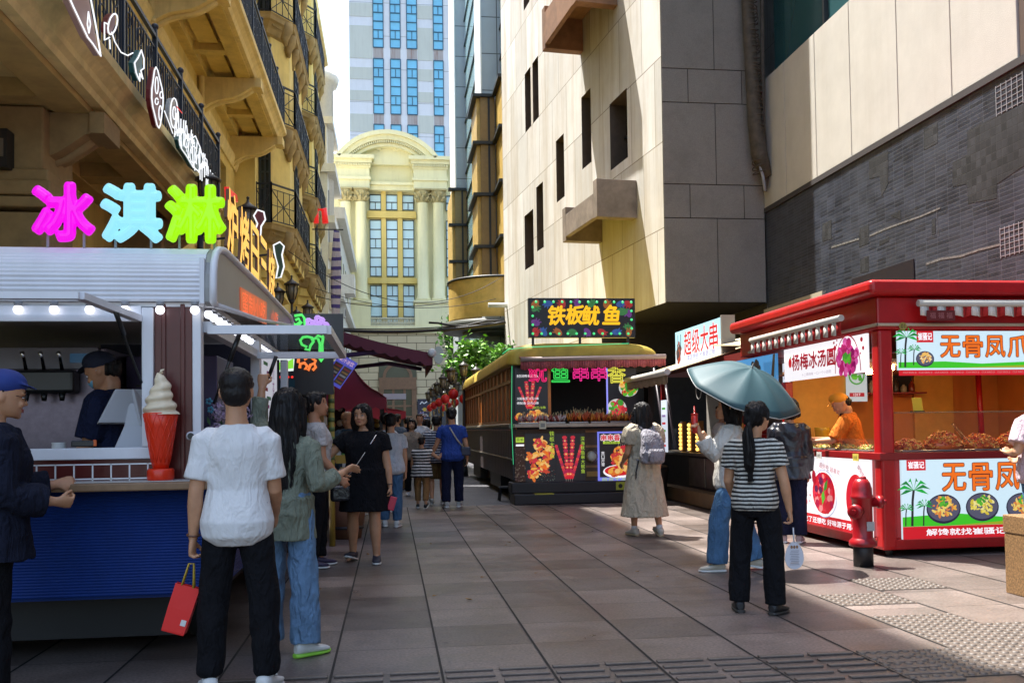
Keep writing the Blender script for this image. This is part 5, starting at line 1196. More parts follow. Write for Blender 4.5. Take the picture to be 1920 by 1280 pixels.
# opened flap windows with gas struts
gls = mat('clear pane', (.4, .42, .42), .02, alpha=.10)
fp = MB(); y0, z0, y1, z1 = YFk-.03, 1.985, 4.98, 2.03
for a_, b_ in (((XL, y0, z0), (-1.42, y0, z0)), ((XL, y1, z1), (-1.55, y1, z1)), ((-1.42, y0, z0), (-1.55, y1, z1))): fp.bar(a_, b_, .05, .035)
fo = fp.build('flap_window', wal, K); p = MB(); p.prism([(XL, y0, z0), (-1.44, y0, z0), (-1.56, y1, z1), (XL, y1, z1)], (0, 0, .005)); p.build('pane', gls, fo)
p = MB(); p.tube([(-1.47, 5.3, 2.0), (-1.45, 5.5, 1.80), (-1.40, 5.57, 1.62)], .008, 8); p.tube([(-1.47, 5.3, 2.0), (-1.455, 5.42, 1.88)], .014, 8); p.build('gas_strut', mat('black strut', (.01, .01, .01), .3), K)
fp = MB(); xa, xb_, zA = XR-.05, -.37, 1.93; ya, yb = 5.66, 7.55
for a_, b_ in (((xa, ya, zA+.01), (xa, yb, zA+.01)), ((xb_, ya, zA), (xb_, yb, zA)), ((xa, ya, zA), (xb_, ya, zA)), ((xa, yb, zA), (xb_, yb, zA))): fp.bar(a_, b_, .05, .05)
fo = fp.build('flap_window', wal, K); p = MB(); p.b2((xa, ya, zA-.003), (xb_, yb, zA+.003)); p.build('pane', gls, fo)
for y in (5.72, 7.5):
    p = MB(); p.tube([(XR+.12, y, 1.92), (XR-.03, y, 1.5)], .009, 8); p.tube([(XR+.12, y, 1.92), (XR+.06, y, 1.75)], .015, 8); p.build('gas_strut', mat('black strut', (1, 1, 1)), K)
# interior
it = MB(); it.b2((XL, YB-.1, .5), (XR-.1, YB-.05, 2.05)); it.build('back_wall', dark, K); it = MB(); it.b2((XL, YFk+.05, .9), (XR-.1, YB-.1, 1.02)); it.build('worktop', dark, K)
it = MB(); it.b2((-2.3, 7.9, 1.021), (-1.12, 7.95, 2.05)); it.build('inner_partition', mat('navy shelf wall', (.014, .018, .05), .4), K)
# roof letters
def bubble(ch, x, z, w_, h, m, name, base=Vector((0, 5.72, 0))):
    vs, fs, bb = text_geo(ch, 0, 3); mb = MB(); ex = {}
    for f in fs:
        for p_, q_ in zip(f, f[1:]+f[:1]):
            if (q_, p_) in ex: del ex[(q_, p_)]
            else: ex[(p_, q_)] = 1
    sx = (w_-.05)/(bb[2]-bb[0]); sz = (h-.05)/(bb[3]-bb[1])
    P = lambda i, y: Vector((x-w_/2+.025+(vs[i][0]-bb[0])*sx, y, z+.025+(vs[i][1]-bb[1])*sz))
    n = len(vs); mb.add([P(i, 5.66) for i in range(n)]+[P(i, 5.72) for i in range(n)], list(fs)+[tuple(i+n for i in reversed(f)) for f in fs]+[(b_, a_, a_+n, b_+n) for a_, b_ in ex])
    for a_, b_ in ex: mb.tube([P(a_, 5.69), P(b_, 5.69)], .0225, 6); mb.ball(P(a_, 5.69), .0225, 6, 4)
    g = remesh(mb, .005, 2); o = g.build(name, m, K)
    return o
for ch, x, m, lab in (('冰', -1.86, em('magenta glow', (.85, .0, .75), 1.0), 'glowing magenta roof character'), ('淇', -1.485, em('pale cyan glow', (.30, .75, .90), 1.0), 'glowing pale blue roof character'), ('淋', -1.125, em('lime glow', (.36, .88, .0), 1.0), 'glowing lime roof character')):
    o = plabel(bubble(ch, x, 2.435, .36, .36, m, 'sign_character'), lab)
    bk = MB()
    vs, fs, bb = text_geo(ch, 0, 3); z = 2.435
    for vv in range(0): pass
    for sx_ in (-.1, .1): bk.bar((x+sx_, 5.73, 2.38), (x+sx_, 5.73, 2.5), .012)
    bk.build('stand', mat('sign steel', (.25, .25, .26), .4), o)
yel = em('amber sign', (1.0, .55, .10), 1.15); ysd = em('amber sign edge', (.75, .25, .02), .8)
for i, ch in enumerate('炉烤日三烧'):
    vs, fs, bb = text_geo(ch, 0, 3); wch = .40; hch = .40; O_ = Vector((XR-.02, 6.02+i*.50, 2.47)); P_ = [O_+Vector((0, (q[0]-bb[0])/(bb[2]-bb[0])*wch, (q[1]-bb[1])/(bb[3]-bb[1])*hch)) for q in vs]
    s_ = MB(); [s_.add([p+Vector((.022+.0004*k_, .011*math.cos(k_*1.05), .011*math.sin(k_*1.05))) for p in P_], list(fs), 0) for k_ in range(6)]; ex = {}
    for f in fs:
        for p_, q_ in zip(f, f[1:]+f[:1]):
            if (q_, p_) in ex: del ex[(q_, p_)]
            else: ex[(p_, q_)] = 1
    n_ = len(s_.v); s_.add([p+Vector((.022, 0, 0)) for p in P_]+P_, [(b_, a_, a_+len(P_), b_+len(P_)) for a_, b_ in ex], 1)
    s_.build('side_character', [yel, mat('sign return brown', (.10, .035, .008), .5)], K)
org = em('orange sign', (.95, .13, .03), 1.1)
a = Art((XR+.004, 6.52, 2.13), (0, 1.35, .08), (0, 0, .18)); a.board(em('orange halo', (.6, .10, .02), .7), .012); a.text('蜜制小吃', .66, .09, .15, org, 2, wid=1.2); a.done('orange_sign', K)
a = Art((XR+.004, 8.1, 2.25), (0, .55, .03), (0, 0, .13)); a.text('小吃', .3, .06, .12, org, 2, wid=.5); a.done('orange_sign', K)

# ---- things in and on the kiosk
ss = mat('brushed steel', (.13, .11, .14), .35, metal=.9, var=.15, vscale=20); ssd = mat('violet lit steel panel', (.05, .04, .09), .35, metal=.7)
M = thing('soft_serve_machine', 'stainless soft serve machine with three levers inside the front kiosk window', 'ice cream machine', (-2.28, 6.75, 1.02))
m = MB(); m.b2((-2.72, 6.5, 1.021), (-1.86, 7.2, 1.90)); m.build('cabinet', ss, M, bevel=.008)
m = MB(); m.b2((-2.72, 6.46, 1.76), (-1.90, 6.499, 1.90)); m.build('control_panel', mat('pale control panel', (.22, .22, .28), .4), M, bevel=.004)
m = MB(); m.b2((-2.07, 6.452, 1.80), (-1.94, 6.459, 1.86)); m.build('display', em('blue display', (.02, .07, .14), .5), M)
m = MB(); m.b2((-2.40, 6.36, 1.60), (-2.02, 6.499, 1.75)); m.build('tap_block', mat('black plastic', (.01, .01, .012), .35), M, bevel=.02)
for i in range(3):
    x = -2.32+.11*i; m = MB(); m.tube([(x, 6.40, 1.75), (x, 6.36, 1.83), (x-.005, 6.34, 1.86)], [.012, .011, .014], 10); m.build('lever', mat('chrome', (.6, .6, .62), .12, metal=1), M)
    m = MB(); m.tube([(x, 6.40, 1.60), (x, 6.40, 1.55)], [.022, .015], 10); m.build('nozzle', mat('black plastic', (1, 1, 1)), M)
M = thing('refrigerator', 'dark steel cabinet with a slotted vent standing behind the masked worker', 'cabinet', (-1.65, 7.2, 1.02))
m = MB(); m.b2((-1.84, 6.9, 1.021), (-1.22, 7.6, 1.88)); m.build('cabinet', ssd, M, bevel=.006)
m = MB()
for i in range(5):
    for k in range(10): m.b2((-1.77+.055*i, 6.89, 1.3+.04*k), (-1.735+.055*i, 6.899, 1.315+.04*k))
m.build('vent', mat('black plastic', (1, 1, 1)), M)
M = thing('tap_dispenser', 'small chrome tap dispenser at the right edge of the front kiosk window', 'dispenser', (-1.48, 6.45, 1.02))
m = MB(); m.b2((-1.58, 6.4, 1.021), (-1.44, 6.62, 1.80)); m.build('housing', ss, M, bevel=.01)
for z in (1.60, 1.52): m = MB(); m.tube([(-1.5, 6.39, z), (-1.48, 6.3, z), (-1.46, 6.3, z-.02)], .016, 8); m.build('tap', mat('chrome', (1, 1, 1)), M)
m = MB(); m.tube([(-1.47, 6.36, 1.66), (-1.45, 6.34, 1.8)], .02, 10); m.build('handle', mat('chrome', (1, 1, 1)), M)
wp_ = mat('white plastic', (.55, .55, .58), .35)
M = thing('till_terminal', 'white two screen till standing inside the front kiosk window', 'till', (-1.55, 5.95, 1.03))
m = MB(); m.loft([[Vector((-1.53+sx*.5*w_, 5.95+sy*.5*d, z)) for sx, sy in ((-1, -1), (1, -1), (1, 1), (-1, 1))] for w_, d, z in ((.22, .2, 1.23), (.20, .18, 1.25), (.11, .10, 1.38), (.07, .06, 1.52))], smooth=False); m.build('stand', wp_, M, bevel=.01)
def screen(a, b, t, h, name='screen'):
    m = MB(); m.prism([a, b, b+h, a+h], t); o = m.build(name, wp_, M, bevel=.006); return o
so_ = screen(Vector((-1.72, 5.86, 1.40)), Vector((-1.50, 5.98, 1.40)), Vector((-.02, .035, -.01)), Vector((.10, -.0, .20)))
so_ = screen(Vector((-1.50, 5.90, 1.38)), Vector((-1.40, 6.10, 1.38)), Vector((.02, -.01, 0)), Vector((-.05, .01, .22)))
m = MB(); A_ = Vector((-1.487, 5.91, 1.39)); B_ = Vector((-1.385, 6.09, 1.39)); hh_ = Vector((-.046, .01, .19)); o_ = Vector((.012, -.006, 0)); m.face([A_+o_, B_+o_, B_+o_+hh_, A_+o_+hh_]); m.build('display', em('screen glow', (.03, .06, .10), .6), so_)
M = thing('card_reader', 'small handheld payment reader with an orange end lying by the kiosk window', 'card reader', (-1.72, 5.7, 1.255))
m = MB(); m.box((-1.74, 5.66, 1.28), (.13, .05, .035), rz=.3); m.build('body', mat('black plastic', (1, 1, 1)), M, bevel=.006); m = MB(); m.box((-1.685, 5.678, 1.282), (.02, .052, .037), rz=.3); m.build('end_cap', mat('orange plastic', (.6, .10, .01), .4), M, bevel=.004)
# giant ice cream
M = thing('giant_ice_cream', 'large plastic soft serve display in an orange red cone on the kiosk counter', 'display model', (-1.275, 5.48, 1.072))
red = mat('orange red plastic', (.75, .035, .008), .3, spec=.5)
c0 = Vector((-1.275, 5.48, 1.072)); m = MB(); m.lathe([(.068, 0), (.072, .01), (.072, .055), (.066, .065)], c0, 24); m.build('base', red, M)
m = MB(); m.lathe([(.042, .066), (.05, .1), (.066, .2), (.081, .3), (.092, .37), (.086, .375)], c0, 28); co = m.build('cone', red, M)
m = MB()
for k in range(14):
    t0 = k*2*math.pi/14
    for d in (1, -1): m.tube([c0+Vector((r_*math.cos(t0+d*f*1.1), r_*math.sin(t0+d*f*1.1), z)) for f, r_, z in [(i/6, .0505+(.0415)*i/6, .1+.27*i/6) for i in range(7)]], .0025, 5)
m.build('waffle_ribs', red, co)
m = MB(); rs = []
n = 36; N_ = 60
for i in range(N_):
    f = i/(N_-1); z = .365+f*.235; R0 = .098*(1-f)**.62+.004; ring_ = []
    cxo = .012*f*math.cos(9*f)
    for k in range(n):
        t = 2*math.pi*k/n; sw = .5+.5*math.cos((f*4.3 - t/(2*math.pi))*2*math.pi); r_ = R0*(1-.17*(1-sw)**1.3)
        r_ *= 1+.025*math.cos(6*t+3*f); ring_.append(c0+Vector((cxo+r_*math.cos(t), r_*math.sin(t), z)))
    rs.append(ring_)
m.loft(rs); m.tube([c0+Vector((.003, 0, .595)), c0+Vector((.006, 0, .612)), c0+Vector((.02, 0, .618))], [.012, .008, .003], 8)
ic = mat('soft serve cream', (.72, .60, .42), .35, var=.12, vscale=7); m.build('swirl', ic, M)
# flowers
M = thing('flower_arrangement', 'bunch of lilac hydrangeas and small blue flowers at the kiosk side window', 'flowers', (-1.0, 5.95, 1.066))
m = MB(); m.lathe([(.05, 1.066), (.065, 1.1), (.06, 1.2), (.05, 1.24)], (-.99, 5.95, 0), 16); m.build('vase', mat('pale vase', (.5, .48, .46), .3), M)
r = random.Random(4); m = MB(); l = MB()
for cx_, cy_, cz_, rad in ((-.93, 5.93, 1.45, .085), (-1.03, 5.9, 1.46, .06), (-1.04, 5.87, 1.34, .05), (-.95, 6.05, 1.38, .07)):
    for i in range(150):
        d = Vector((r.gauss(0, 1), r.gauss(0, 1), r.gauss(0, 1))).normalized(); c = Vector((cx_, cy_, cz_))+d*rad*r.uniform(.8, 1.05); u = d.orthogonal().normalized(); v = d.cross(u); s = .011
        for q in range(2): a_ = q*.8+r.random(); U_ = u*math.cos(a_)+v*math.sin(a_); V_ = d.cross(U_); m.add([c-U_*s, c-V_*s*.7+d*.004, c+U_*s, c+V_*s*.7+d*.004], [(0, 1, 2, 3)], r.randrange(2))
m.build('hydrangea_heads', [mat('lilac petal', (.42, .30, .48), .6), mat('pale pink petal', (.55, .42, .50), .6)], M)
for i in range(60):
    c = Vector((-1.0+r.gauss(0, .06), 5.93+r.gauss(0, .05), 1.3+r.gauss(0, .07))); u = Vector((r.gauss(0, 1), r.gauss(0, 1), r.gauss(0, 1))).normalized(); v = u.orthogonal().normalized(); s = .03; l.add([c-u*s, c-v*s*.4, c+u*s, c+v*s*.4], [(0, 1, 2, 3)])
for i in range(9): l.tube([(-.99, 5.95, 1.2), (-1.0+r.gauss(0, .04), 5.93+r.gauss(0, .04), 1.4)], .003, 5)
l.build('leaves', mat('flower leaf', (.03, .09, .03), .6), M)
m = MB()
for x_, z_ in ((-1.08, 1.52), (-1.07, 1.47), (-1.06, 1.33), (-1.0, 1.29)):
    for q in range(5): t = q*1.257; m.ball((x_+.014*math.cos(t), 5.84, z_+.014*math.sin(t)), (.009, .005, .009), 6, 4)
m.build('blue_blossoms', mat('blue petal', (.08, .30, .42), .6), M)
M = thing('number_camera', 'small white rounded gadget with a dark lens fixed by the maroon kiosk post', 'gadget', (-1.08, 5.52, 1.25))
m = MB(); m.box((-1.06, 5.5, 1.315), (.16, .06, .05)); m.build('body', wp_, M, bevel=.02); m = MB(); m.tube([(-1.11, 5.469, 1.315), (-1.11, 5.462, 1.315)], .018, 12); m.build('lens', mat('black plastic', (1, 1, 1)), M)
m = MB(); m.lathe([(.025, 1.072), (.036, 1.15), (.034, 1.15), (.023, 1.08)], (-1.10, 5.47, 0), 16); tag(m.build('plastic_cup', mat('clear cup', (.8, .82, .85), .05, alpha=.35)), 'empty clear plastic cup on the kiosk counter beside the giant ice cream', 'cup')
# ------------------------------------------------------------------ printed food pictures
GREEN = mat('leaf ink', (.04, .42, .04), .5); 
def inks(name, cols, e=.9): return [em('%s ink %d' % (name, i), c, e) for i, c in enumerate(cols)]
def blobs(a, cx, cy, rx, ry, n, cols, s, k=3, seed=1, shape='blob'):
    r = random.Random(seed)
    for i in range(n):
        t = r.random()*6.28; q = math.sqrt(r.random()); x, y = cx+rx*q*math.cos(t), cy+ry*q*math.sin(t); w_ = s*r.uniform(.6, 1.3)
        a.ell(x, y, w_, w_*(r.uniform(.35, .6) if shape == 'strip' else r.uniform(.75, 1)), cols[i % len(cols)], k+i*.05, 9, r.random()*3.1)
def dish(a, cx, cy, r, food, green, seed=1, k=2):
    a.ell(cx, cy-.03*r, r, r*.80, em('plate ink', (.02, .02, .05), .8), k, 28); a.ell(cx, cy, r*.93, r*.70, em('plate rim ink', (.10, .10, .16), .8), k+.4, 28)
    blobs(a, cx, cy+.10*r, r*.68, r*.52, 60, food, r*.13, k+1, seed, 'strip'); blobs(a, cx, cy+.35*r, r*.32, r*.22, 14, green, r*.10, k+5, seed+1)
def palm(a, x, y, h, k=2):
    tr_ = em('palm trunk ink', (.03, .03, .03), .6); gr_ = [em('palm ink 0', (.01, .40, .05), .9), em('palm ink 1', (.01, .22, .04), .9)]
    a.line([(x, y), (x+.02*h, y+.5*h), (x+.05*h, y+.72*h)], .05*h, tr_, k); tx_, ty_ = x+.05*h, y+.72*h
    for i in range(8):
        t = -.5+i*.6; d = (math.cos(t), math.sin(t)*.8+.1); p = [(tx_, ty_), (tx_+d[0]*.2*h+.0, ty_+d[1]*.2*h+.07*h), (tx_+d[0]*.36*h, ty_+d[1]*.22*h-.03*h), (tx_+d[0]*.2*h, ty_+d[1]*.2*h)]
        a.poly(p, gr_[i % 2], k+1+i*.1)
Wt = em('lightbox white', (.93, .91, .96), 1.0); RedI = em('lightbox red', (.62, .01, .02), .9); DRed = em('dark red ink', (.40, .0, .02), .8)
def outline_text(a, t, cx, cy, h, fill, edge, k, wid=None, e=.012, **kw):
    for i in range(8): a.text(t, cx+e*math.cos(i*.785), cy+e*math.sin(i*.785), h, edge, k+i*.05, wid=wid, **kw)
    for i in range(4): a.text(t, cx+e*.35*math.cos(i*1.571), cy+e*.35*math.sin(i*1.571), h, fill, k+1+i*.05, wid=wid, **kw)
def bold(a, t, cx, cy, h, m, k, wid=None, e=.008, **kw):
    for i in range(5): a.text(t, cx+e*math.cos(i*1.257), cy+e*math.sin(i*1.257), h, m, k+i*.05, wid=wid, **kw)
# ------------------------------------------------------------------ red snack stall
redp = mat('red stall paint', (.42, .006, .008), .35, var=.16, vscale=5, streak=.35, stcol=(.16, .004, .006)); redd = mat('deep red stall trim', (.22, .004, .006), .4); cream_l = mat('cream strip', (.45, .36, .25), .5)
RS = thing('red_snack_stall', 'bright red snack stall with backlit picture signs and striped awnings on two sides', 'stall', (6.3, 10.6, 0))
XS, YS, YE, XE = 4.87, 8.92, 12.7, 8.15
zS = lambda y: AY(1700, y, YS).z
ft = zS(528); fb = zS(556); cb_ = zS(612); sg0, sg1 = zS(694), zS(621); c0z = zS(848); l0, l1 = zS(1010), zS(862); b0 = zS(1030)
m = MB(); m.b2((XS-.16, YS-.16, fb), (XE, YE, ft)); m.build('roof', redp, RS, bevel=.05, seg=3)
m = MB(); m.b2((XS-.02, YS-.02, sg1+.02), (XE, YE-.05, fb-.001)); m.build('fascia', redp, RS, bevel=.02)
m = MB(); m.b2((XS-.05, YS-.05, cb_-.0), (XE, YS-.021, cb_+.03)); m.b2((XS-.05, YS-.05, cb_), (XS-.021, YE-.4, cb_+.03)); m.build('cream_strip', cream_l, RS, bevel=.008)
m = MB(); m.b2((XS-.005, YS-.005, b0), (XS+.15, YS+.15, sg1+.02)); m.build('corner_post', redp, RS, bevel=.03, seg=3)
m = MB(); m.b2((XS, YE-.3, b0), (XS+.12, YE-.1, sg1)); m.b2((XS+.0, 11.2, c0z), (XS+.1, 11.32, sg0)); m.build('rear_post', redp, RS, bevel=.01)
m = MB(); m.b2((XS, YS, b0), (XE, YE-.1, l0)); m.b2((XS+.02, YS+.02, l0+.001), (XE, YE-.1, l1+.02)); m.build('base', redp, RS, bevel=.01)
m = MB(); m.b2((XS-.03, YS-.03, l1), (XE, YS+.5, c0z)); m.b2((XS-.03, YS+.501, l1), (XS+.5, YE-.1, c0z)); m.build('counter', redd, RS, bevel=.008)
for x, y in ((XS+.12, YS+.12), (XS+.12, YE-.4), (XS+2.2, YS+.12)):
    m = MB(); m.lathe([(.05, .07), (.05, b0)], (x, y, 0), 10); m.tube([(x-.02, y, .05), (x+.02, y, .05)], .05, 14); m.build('castor', mat('black steel', (1, 1, 1)), RS)
# front upper lightbox
U0 = XS+.19
a = Art((U0, YS-.03, sg0), (XE-U0, 0, 0), (0, 0, sg1-sg0)); H_ = sg1-sg0
a.board(em('pale sky box', (.62, .80, .90), .95), .03)
gr_ = [em('grass ink 0', (.05, .55, .02), .9), em('grass ink 1', (.35, .40, .02), .9)]
a.poly([(0, .02), (a.W, .02), (a.W, .30*H_), (a.W*.5, .22*H_), (.9, .16*H_), (.5, .22*H_), (0, .20*H_)], gr_[0], 1); a.poly([(.6, .02), (a.W, .02), (a.W, .22*H_), (1.4, .12*H_)], gr_[1], 1.5)
a.rect(0, -.055, a.W, .0, RedI, 1)
for i in range(20): a.text('CUI SAO JI·', .12+.17*i, -.027, .022, em('pink ink', (.8, .35, .35), .8), 2, wid=.15)
palm(a, .07, .03, .42); palm(a, .02, .03, .2, 3); palm(a, .16, .05, .22, 3.5)
a.rect(.20, H_-.115, .38, H_+.0, RedI, 2); bold(a, '崔骚记', .29, H_-.055, .075, Wt, 3, wid=.15, e=.002)
dish(a, .285, .115, .098, inks('feet', [(.85, .50, .12), (.90, .68, .35), (.75, .35, .08)]), [em('feet ink 0', (1, 1, 1))], 3)
OR = em('orange character', (.85, .16, .01), .95); ED = em('character edge', (.14, .02, .01), .7)
for i, ch in enumerate('无骨凤爪王'): outline_text(a, ch, .56+.245*i, .60*H_, .215, OR, ED, 4, wid=.21, e=.010)
a.done('sign_board', RS)
a = Art((XS+.19, YS-.052, sg1+.012), (.09, 0, 0), (0, 0, .07)); a.ell(.045, .035, .042, .038, mat('dull yellow disc', (.30, .24, .05), .6), 1); a.text('01', .045, .035, .04, mat('black ink', (.01, .01, .01), .6), 2); a.done('number_disc', RS)
# front lower lightbox
a = Art((U0, YS-.03, l0), (XE-U0, 0, 0), (0, 0, l1-l0)); H_ = l1-l0; a.board(em('pale sky box', (1, 1, 1)), .03)
a.rect(0, 0, a.W, .125, RedI, 1); bold(a, '解馋就找崔骚记', .68, .065, .065, Wt, 2, wid=.86, e=.002); bold(a, '好味道', 1.55, .065, .065, Wt, 2, wid=.36, e=.002)
a.poly([(0, .126), (a.W, .126), (a.W, .30), (1.1, .2), (.55, .25), (0, .22)], gr_[0], 1); a.poly([(.5, .126), (a.W, .126), (a.W, .24), (1.3, .17)], gr_[1], 1.5)
palm(a, .10, .13, .50); palm(a, .03, .13, .24, 3); palm(a, .22, .13, .28, 3.5)
a.rect(.055, H_-.105, .26, H_, RedI, 2); bold(a, '崔骚记', .157, H_-.05, .07, Wt, 3, wid=.17, e=.002)
yfood = inks('spicy', [(.80, .42, .06), (.85, .62, .15), (.70, .22, .05)]); gfood = inks('herb', [(.10, .45, .03), (.05, .30, .03)])
dish(a, .44, .30, .185, yfood, gfood, 5); dish(a, .86, .31, .18, inks('noodle', [(.80, .66, .12), (.65, .50, .05), (.85, .75, .30)]), gfood, 7); dish(a, 1.30, .30, .18, yfood, gfood, 9)
for i, ch in enumerate('无骨凤爪王'): outline_text(a, ch, .56+.29*i, H_-.18, .27, OR, ED, 4, wid=.25, e=.011)
a.done('sign_board', RS)
# side upper lightbox (faces the street; near end on the right)
def side(y0, y1, z0, z1_, o=.03): return Art((XS-o, y1, z0), (0, y0-y1, 0), (0, 0, z1_-z0))
a = side(YS+.19, 11.15, sg0, sg1); H_ = sg1-sg0; L = a.W; a.board(Wt, .03)
berry = inks('berry', [(.40, .01, .12), (.55, .03, .22), (.25, .0, .10), (.65, .10, .35)])
bx_ = L*.80
a.ell(bx_, .02, .29, .40, DRed, 1, 24, 0, 0, math.pi); a.ell(bx_, .02, .275, .385, Wt, 1.5, 24, 0, 0, math.pi); blobs(a, bx_, .17, .22, .17, 70, berry, .045, 3, 11); blobs(a, bx_-.0, .16, .07, .04, 8, gfood, .04, 7, 4); a.poly([(bx_-.02, .13), (bx_+.10, .24), (bx_+.06, .12)], gfood[0], 7.5)
bold(a, '杨梅冰汤圆', L*.39, .215, .19, DRed, 3, wid=1.12, e=.006); a.text('十二颗杨梅 一口一个小团圆', L*.43, .055, .035, em('grey ink', (.45, .35, .45), .8), 3, wid=.75)
a.ell(.18, .22, .045, .06, RedI, 3); a.poly([(.17, .27), (.20, .31), (.21, .27)], gfood[1], 4)
for x, y, r in ((L*.665, .30, .03), (L*.655, .36, .016), (L*.685, .33, .012), (L*.69, .38, .012), (L*.955, .34, .025), (L*.97, .25, .022), (L*.94, .20, .012)): a.ell(x, y, r*1.1, r, DRed, 3, 12)
a.done('sign_board', RS)
# side lower lightbox
a = side(YS+.19, 11.2, l0, l1); H_ = l1-l0; L = a.W; a.board(Wt, .03); a.rect(0, 0, L, .13, RedI, 1)
bold(a, '甜甜冰冰 吃了还想吃 好味源于用心', L*.44, .065, .065, Wt, 2, wid=1.75, e=.002)
for x0 in (L*.82, L*.955): 
    for i in range(5): a.poly([(x0+.03*i, .02), (x0+.03*i+.018, .02), (x0+.03*i+.04, .115), (x0+.03*i+.022, .115)], Wt, 2)
cx_ = L*.50; a.ell(cx_, .38, .33, .27, em('bowl blue ink', (.30, .36, .60), .9), 1.2, 30); a.ell(cx_, .38, .32, .262, Wt, 1.5, 30); a.ell(cx_, .385, .28, .235, RedI, 2, 30)
blobs(a, cx_, .385, .25, .20, 55, inks('jelly', [(.60, .01, .03), (.75, .03, .06), (.45, .0, .05), (.8, .25, .25)]), .045, 3, 21); blobs(a, cx_-.06, .40, .16, .12, 4, inks('plum', [(.12, .01, .07)]), .06, 6.5, 8)
a.poly([(cx_-.02, .25), (cx_-.04, .36), (cx_+.02, .42), (cx_+.05, .33)], gfood[0], 8); a.poly([(cx_+.01, .40), (cx_+.05, .50), (cx_+.12, .54), (cx_+.10, .44)], gfood[1], 8)
a.line([(cx_-.42, .74), (cx_-.25, .60)], .012, gfood[1], 3); a.ell(cx_-.22, .56, .05, .075, DRed, 8.5)
a.ell(L*.86, .36, .22, .27, RedI, 2, 30); blobs(a, L*.86, .36, .17, .2, 26, inks('jelly', [(1, 1, 1)]), .05, 3, 31)
a.text('超好吃 超喜欢', cx_+.16, .665, .06, DRed, 3, wid=.5, rot=-.15); a.text('酸酸甜甜冰冰凉', L*.955, .60, .05, DRed, 3, wid=.36, rot=-.7)
for x, y, r in ((L*.28, .26, .045), (L*.29, .35, .016), (L*.33, .27, .014), (L*.335, .34, .016)): a.ell(x, y, r*.9, r, RedI, 3, 12)
a.done('sign_board', RS)
# poster of a man against blue sky at the far end of the side
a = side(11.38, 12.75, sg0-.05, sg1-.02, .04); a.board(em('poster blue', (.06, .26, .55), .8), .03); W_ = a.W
a.ell(W_*.5, .14, .16, .13, em('poster skin', (.45, .25, .15), .7), 2); blobs(a, W_*.5, .28, .17, .07, 22, [em('poster hair', (.01, .01, .012), .6)], .05, 3, 5); a.poly([(W_*.15, 0), (W_*.85, 0), (W_*.68, .10), (W_*.32, .10)], em('poster shirt', (.6, .6, .62), .7), 1.5); a.poly([(W_*.88, .1), (W_*.94, .42), (W_*.99, .42), (W_*.95, .1)], em('poster stick', (.04, .03, .02), .7), 2)
for s_ in (-1, 1): a.ell(W_*.5+s_*.06, .17, .018, .010, em('poster hair', (1, 1, 1)), 4)
a.done('poster', RS)
# awnings, rolled in
def stripe_awning(P0, P1, out, drop, n, name='awning'):
    P0, P1, out = Vector(P0), Vector(P1), Vector(out); m = MB(); W2 = mat('awning white', (.68, .62, .56), .8); R2 = mat('awning red', (.45, .02, .02), .8)
    r = random.Random(3); N = n*4; top = []; bot = []
    for i in range(N+1):
        f = i/N; p = P0.lerp(P1, f); top.append(p+out); bot.append(p+out*(1.0+.25*math.sin(i*1.57))+Vector((0, 0, -drop-.018*abs(math.sin(f*n*math.pi/1.0)))))
    for i in range(N): m.add([top[i], top[i+1], bot[i+1], bot[i]], [(0, 1, 2, 3)], (i//2) % 2, True)
    o = m.build(name, [W2, R2], RS); s_ = o.modifiers.new('s', 'SOLIDIFY'); s_.thickness = .004
    b = MB(); d = (P1-P0).normalized(); b.tube([P0+out-d*.02, P1+out+d*.02], .035, 12); b.build('roller_bar', mat('pale metal bar', (.55, .52, .46), .4), o)
za = zS(586)
p0, p1 = AX(1415, 641, XS-.12), AX(1582, 579, XS-.12)
stripe_awning((XS-.02, p0.y, za), (XS-.02, p1.y, za), (-.14, 0, 0), .16, 13)
stripe_awning((XS+.36, YS-.02, zS(572)), (XE, YS-.02, zS(572)), (0, -.14, 0), .12, 16)
a = Art((XS+.40, YS-.21, zS(605)), (.30, 0, 0), (0, 0, .1)); a.board(mat('dark red tag', (.12, .01, .01), .7), .006); a.text('福 福 福', .15, .05, .06, mat('dusty pink ink', (.35, .12, .12), .7), 2, wid=.24); a.done('awning_tag', RS)
# inside: warm walls, shelf, lamps
warm = mat('warm inner wall', (.60, .22, .035), .7, var=.12, vscale=2); warm2 = mat('ochre inner panel', (.70, .36, .05), .6, var=.1)
m = MB(); m.b2((XS+.6, 11.75, b0), (XE-.05, 11.8, sg1)); m.b2((XE-.06, YS+.1, b0), (XE-.01, 11.74, sg1)); m.build('inner_wall', warm, RS)
m = MB(); m.b2((XS+.15, 11.34, c0z), (XS+.9, 11.38, sg0+.1)); m.build('inner_panel', warm2, RS); m = MB(); m.b2((XS+2.0, 11.70, c0z-.2), (XS+2.55, 11.745, sg0+.1)); m.build('inner_panel', warm2, RS)
m = MB(); m.b2((XS+.85, 11.4, zS(672)), (XS+2.0, 11.74, zS(672)+.02)); m.b2((XS+.85, 11.4, zS(722)), (XS+2.0, 11.74, zS(722)+.02)); m.build('shelf', redd, RS)
m = MB(); m.b2((XS+.9, 11.66, zS(722)+.021), (XS+1.95, 11.74, zS(672)-.01)); m.build('shelf_recess', mat('dark recess', (.014, .008, .008), .7), RS)
r = random.Random(8)
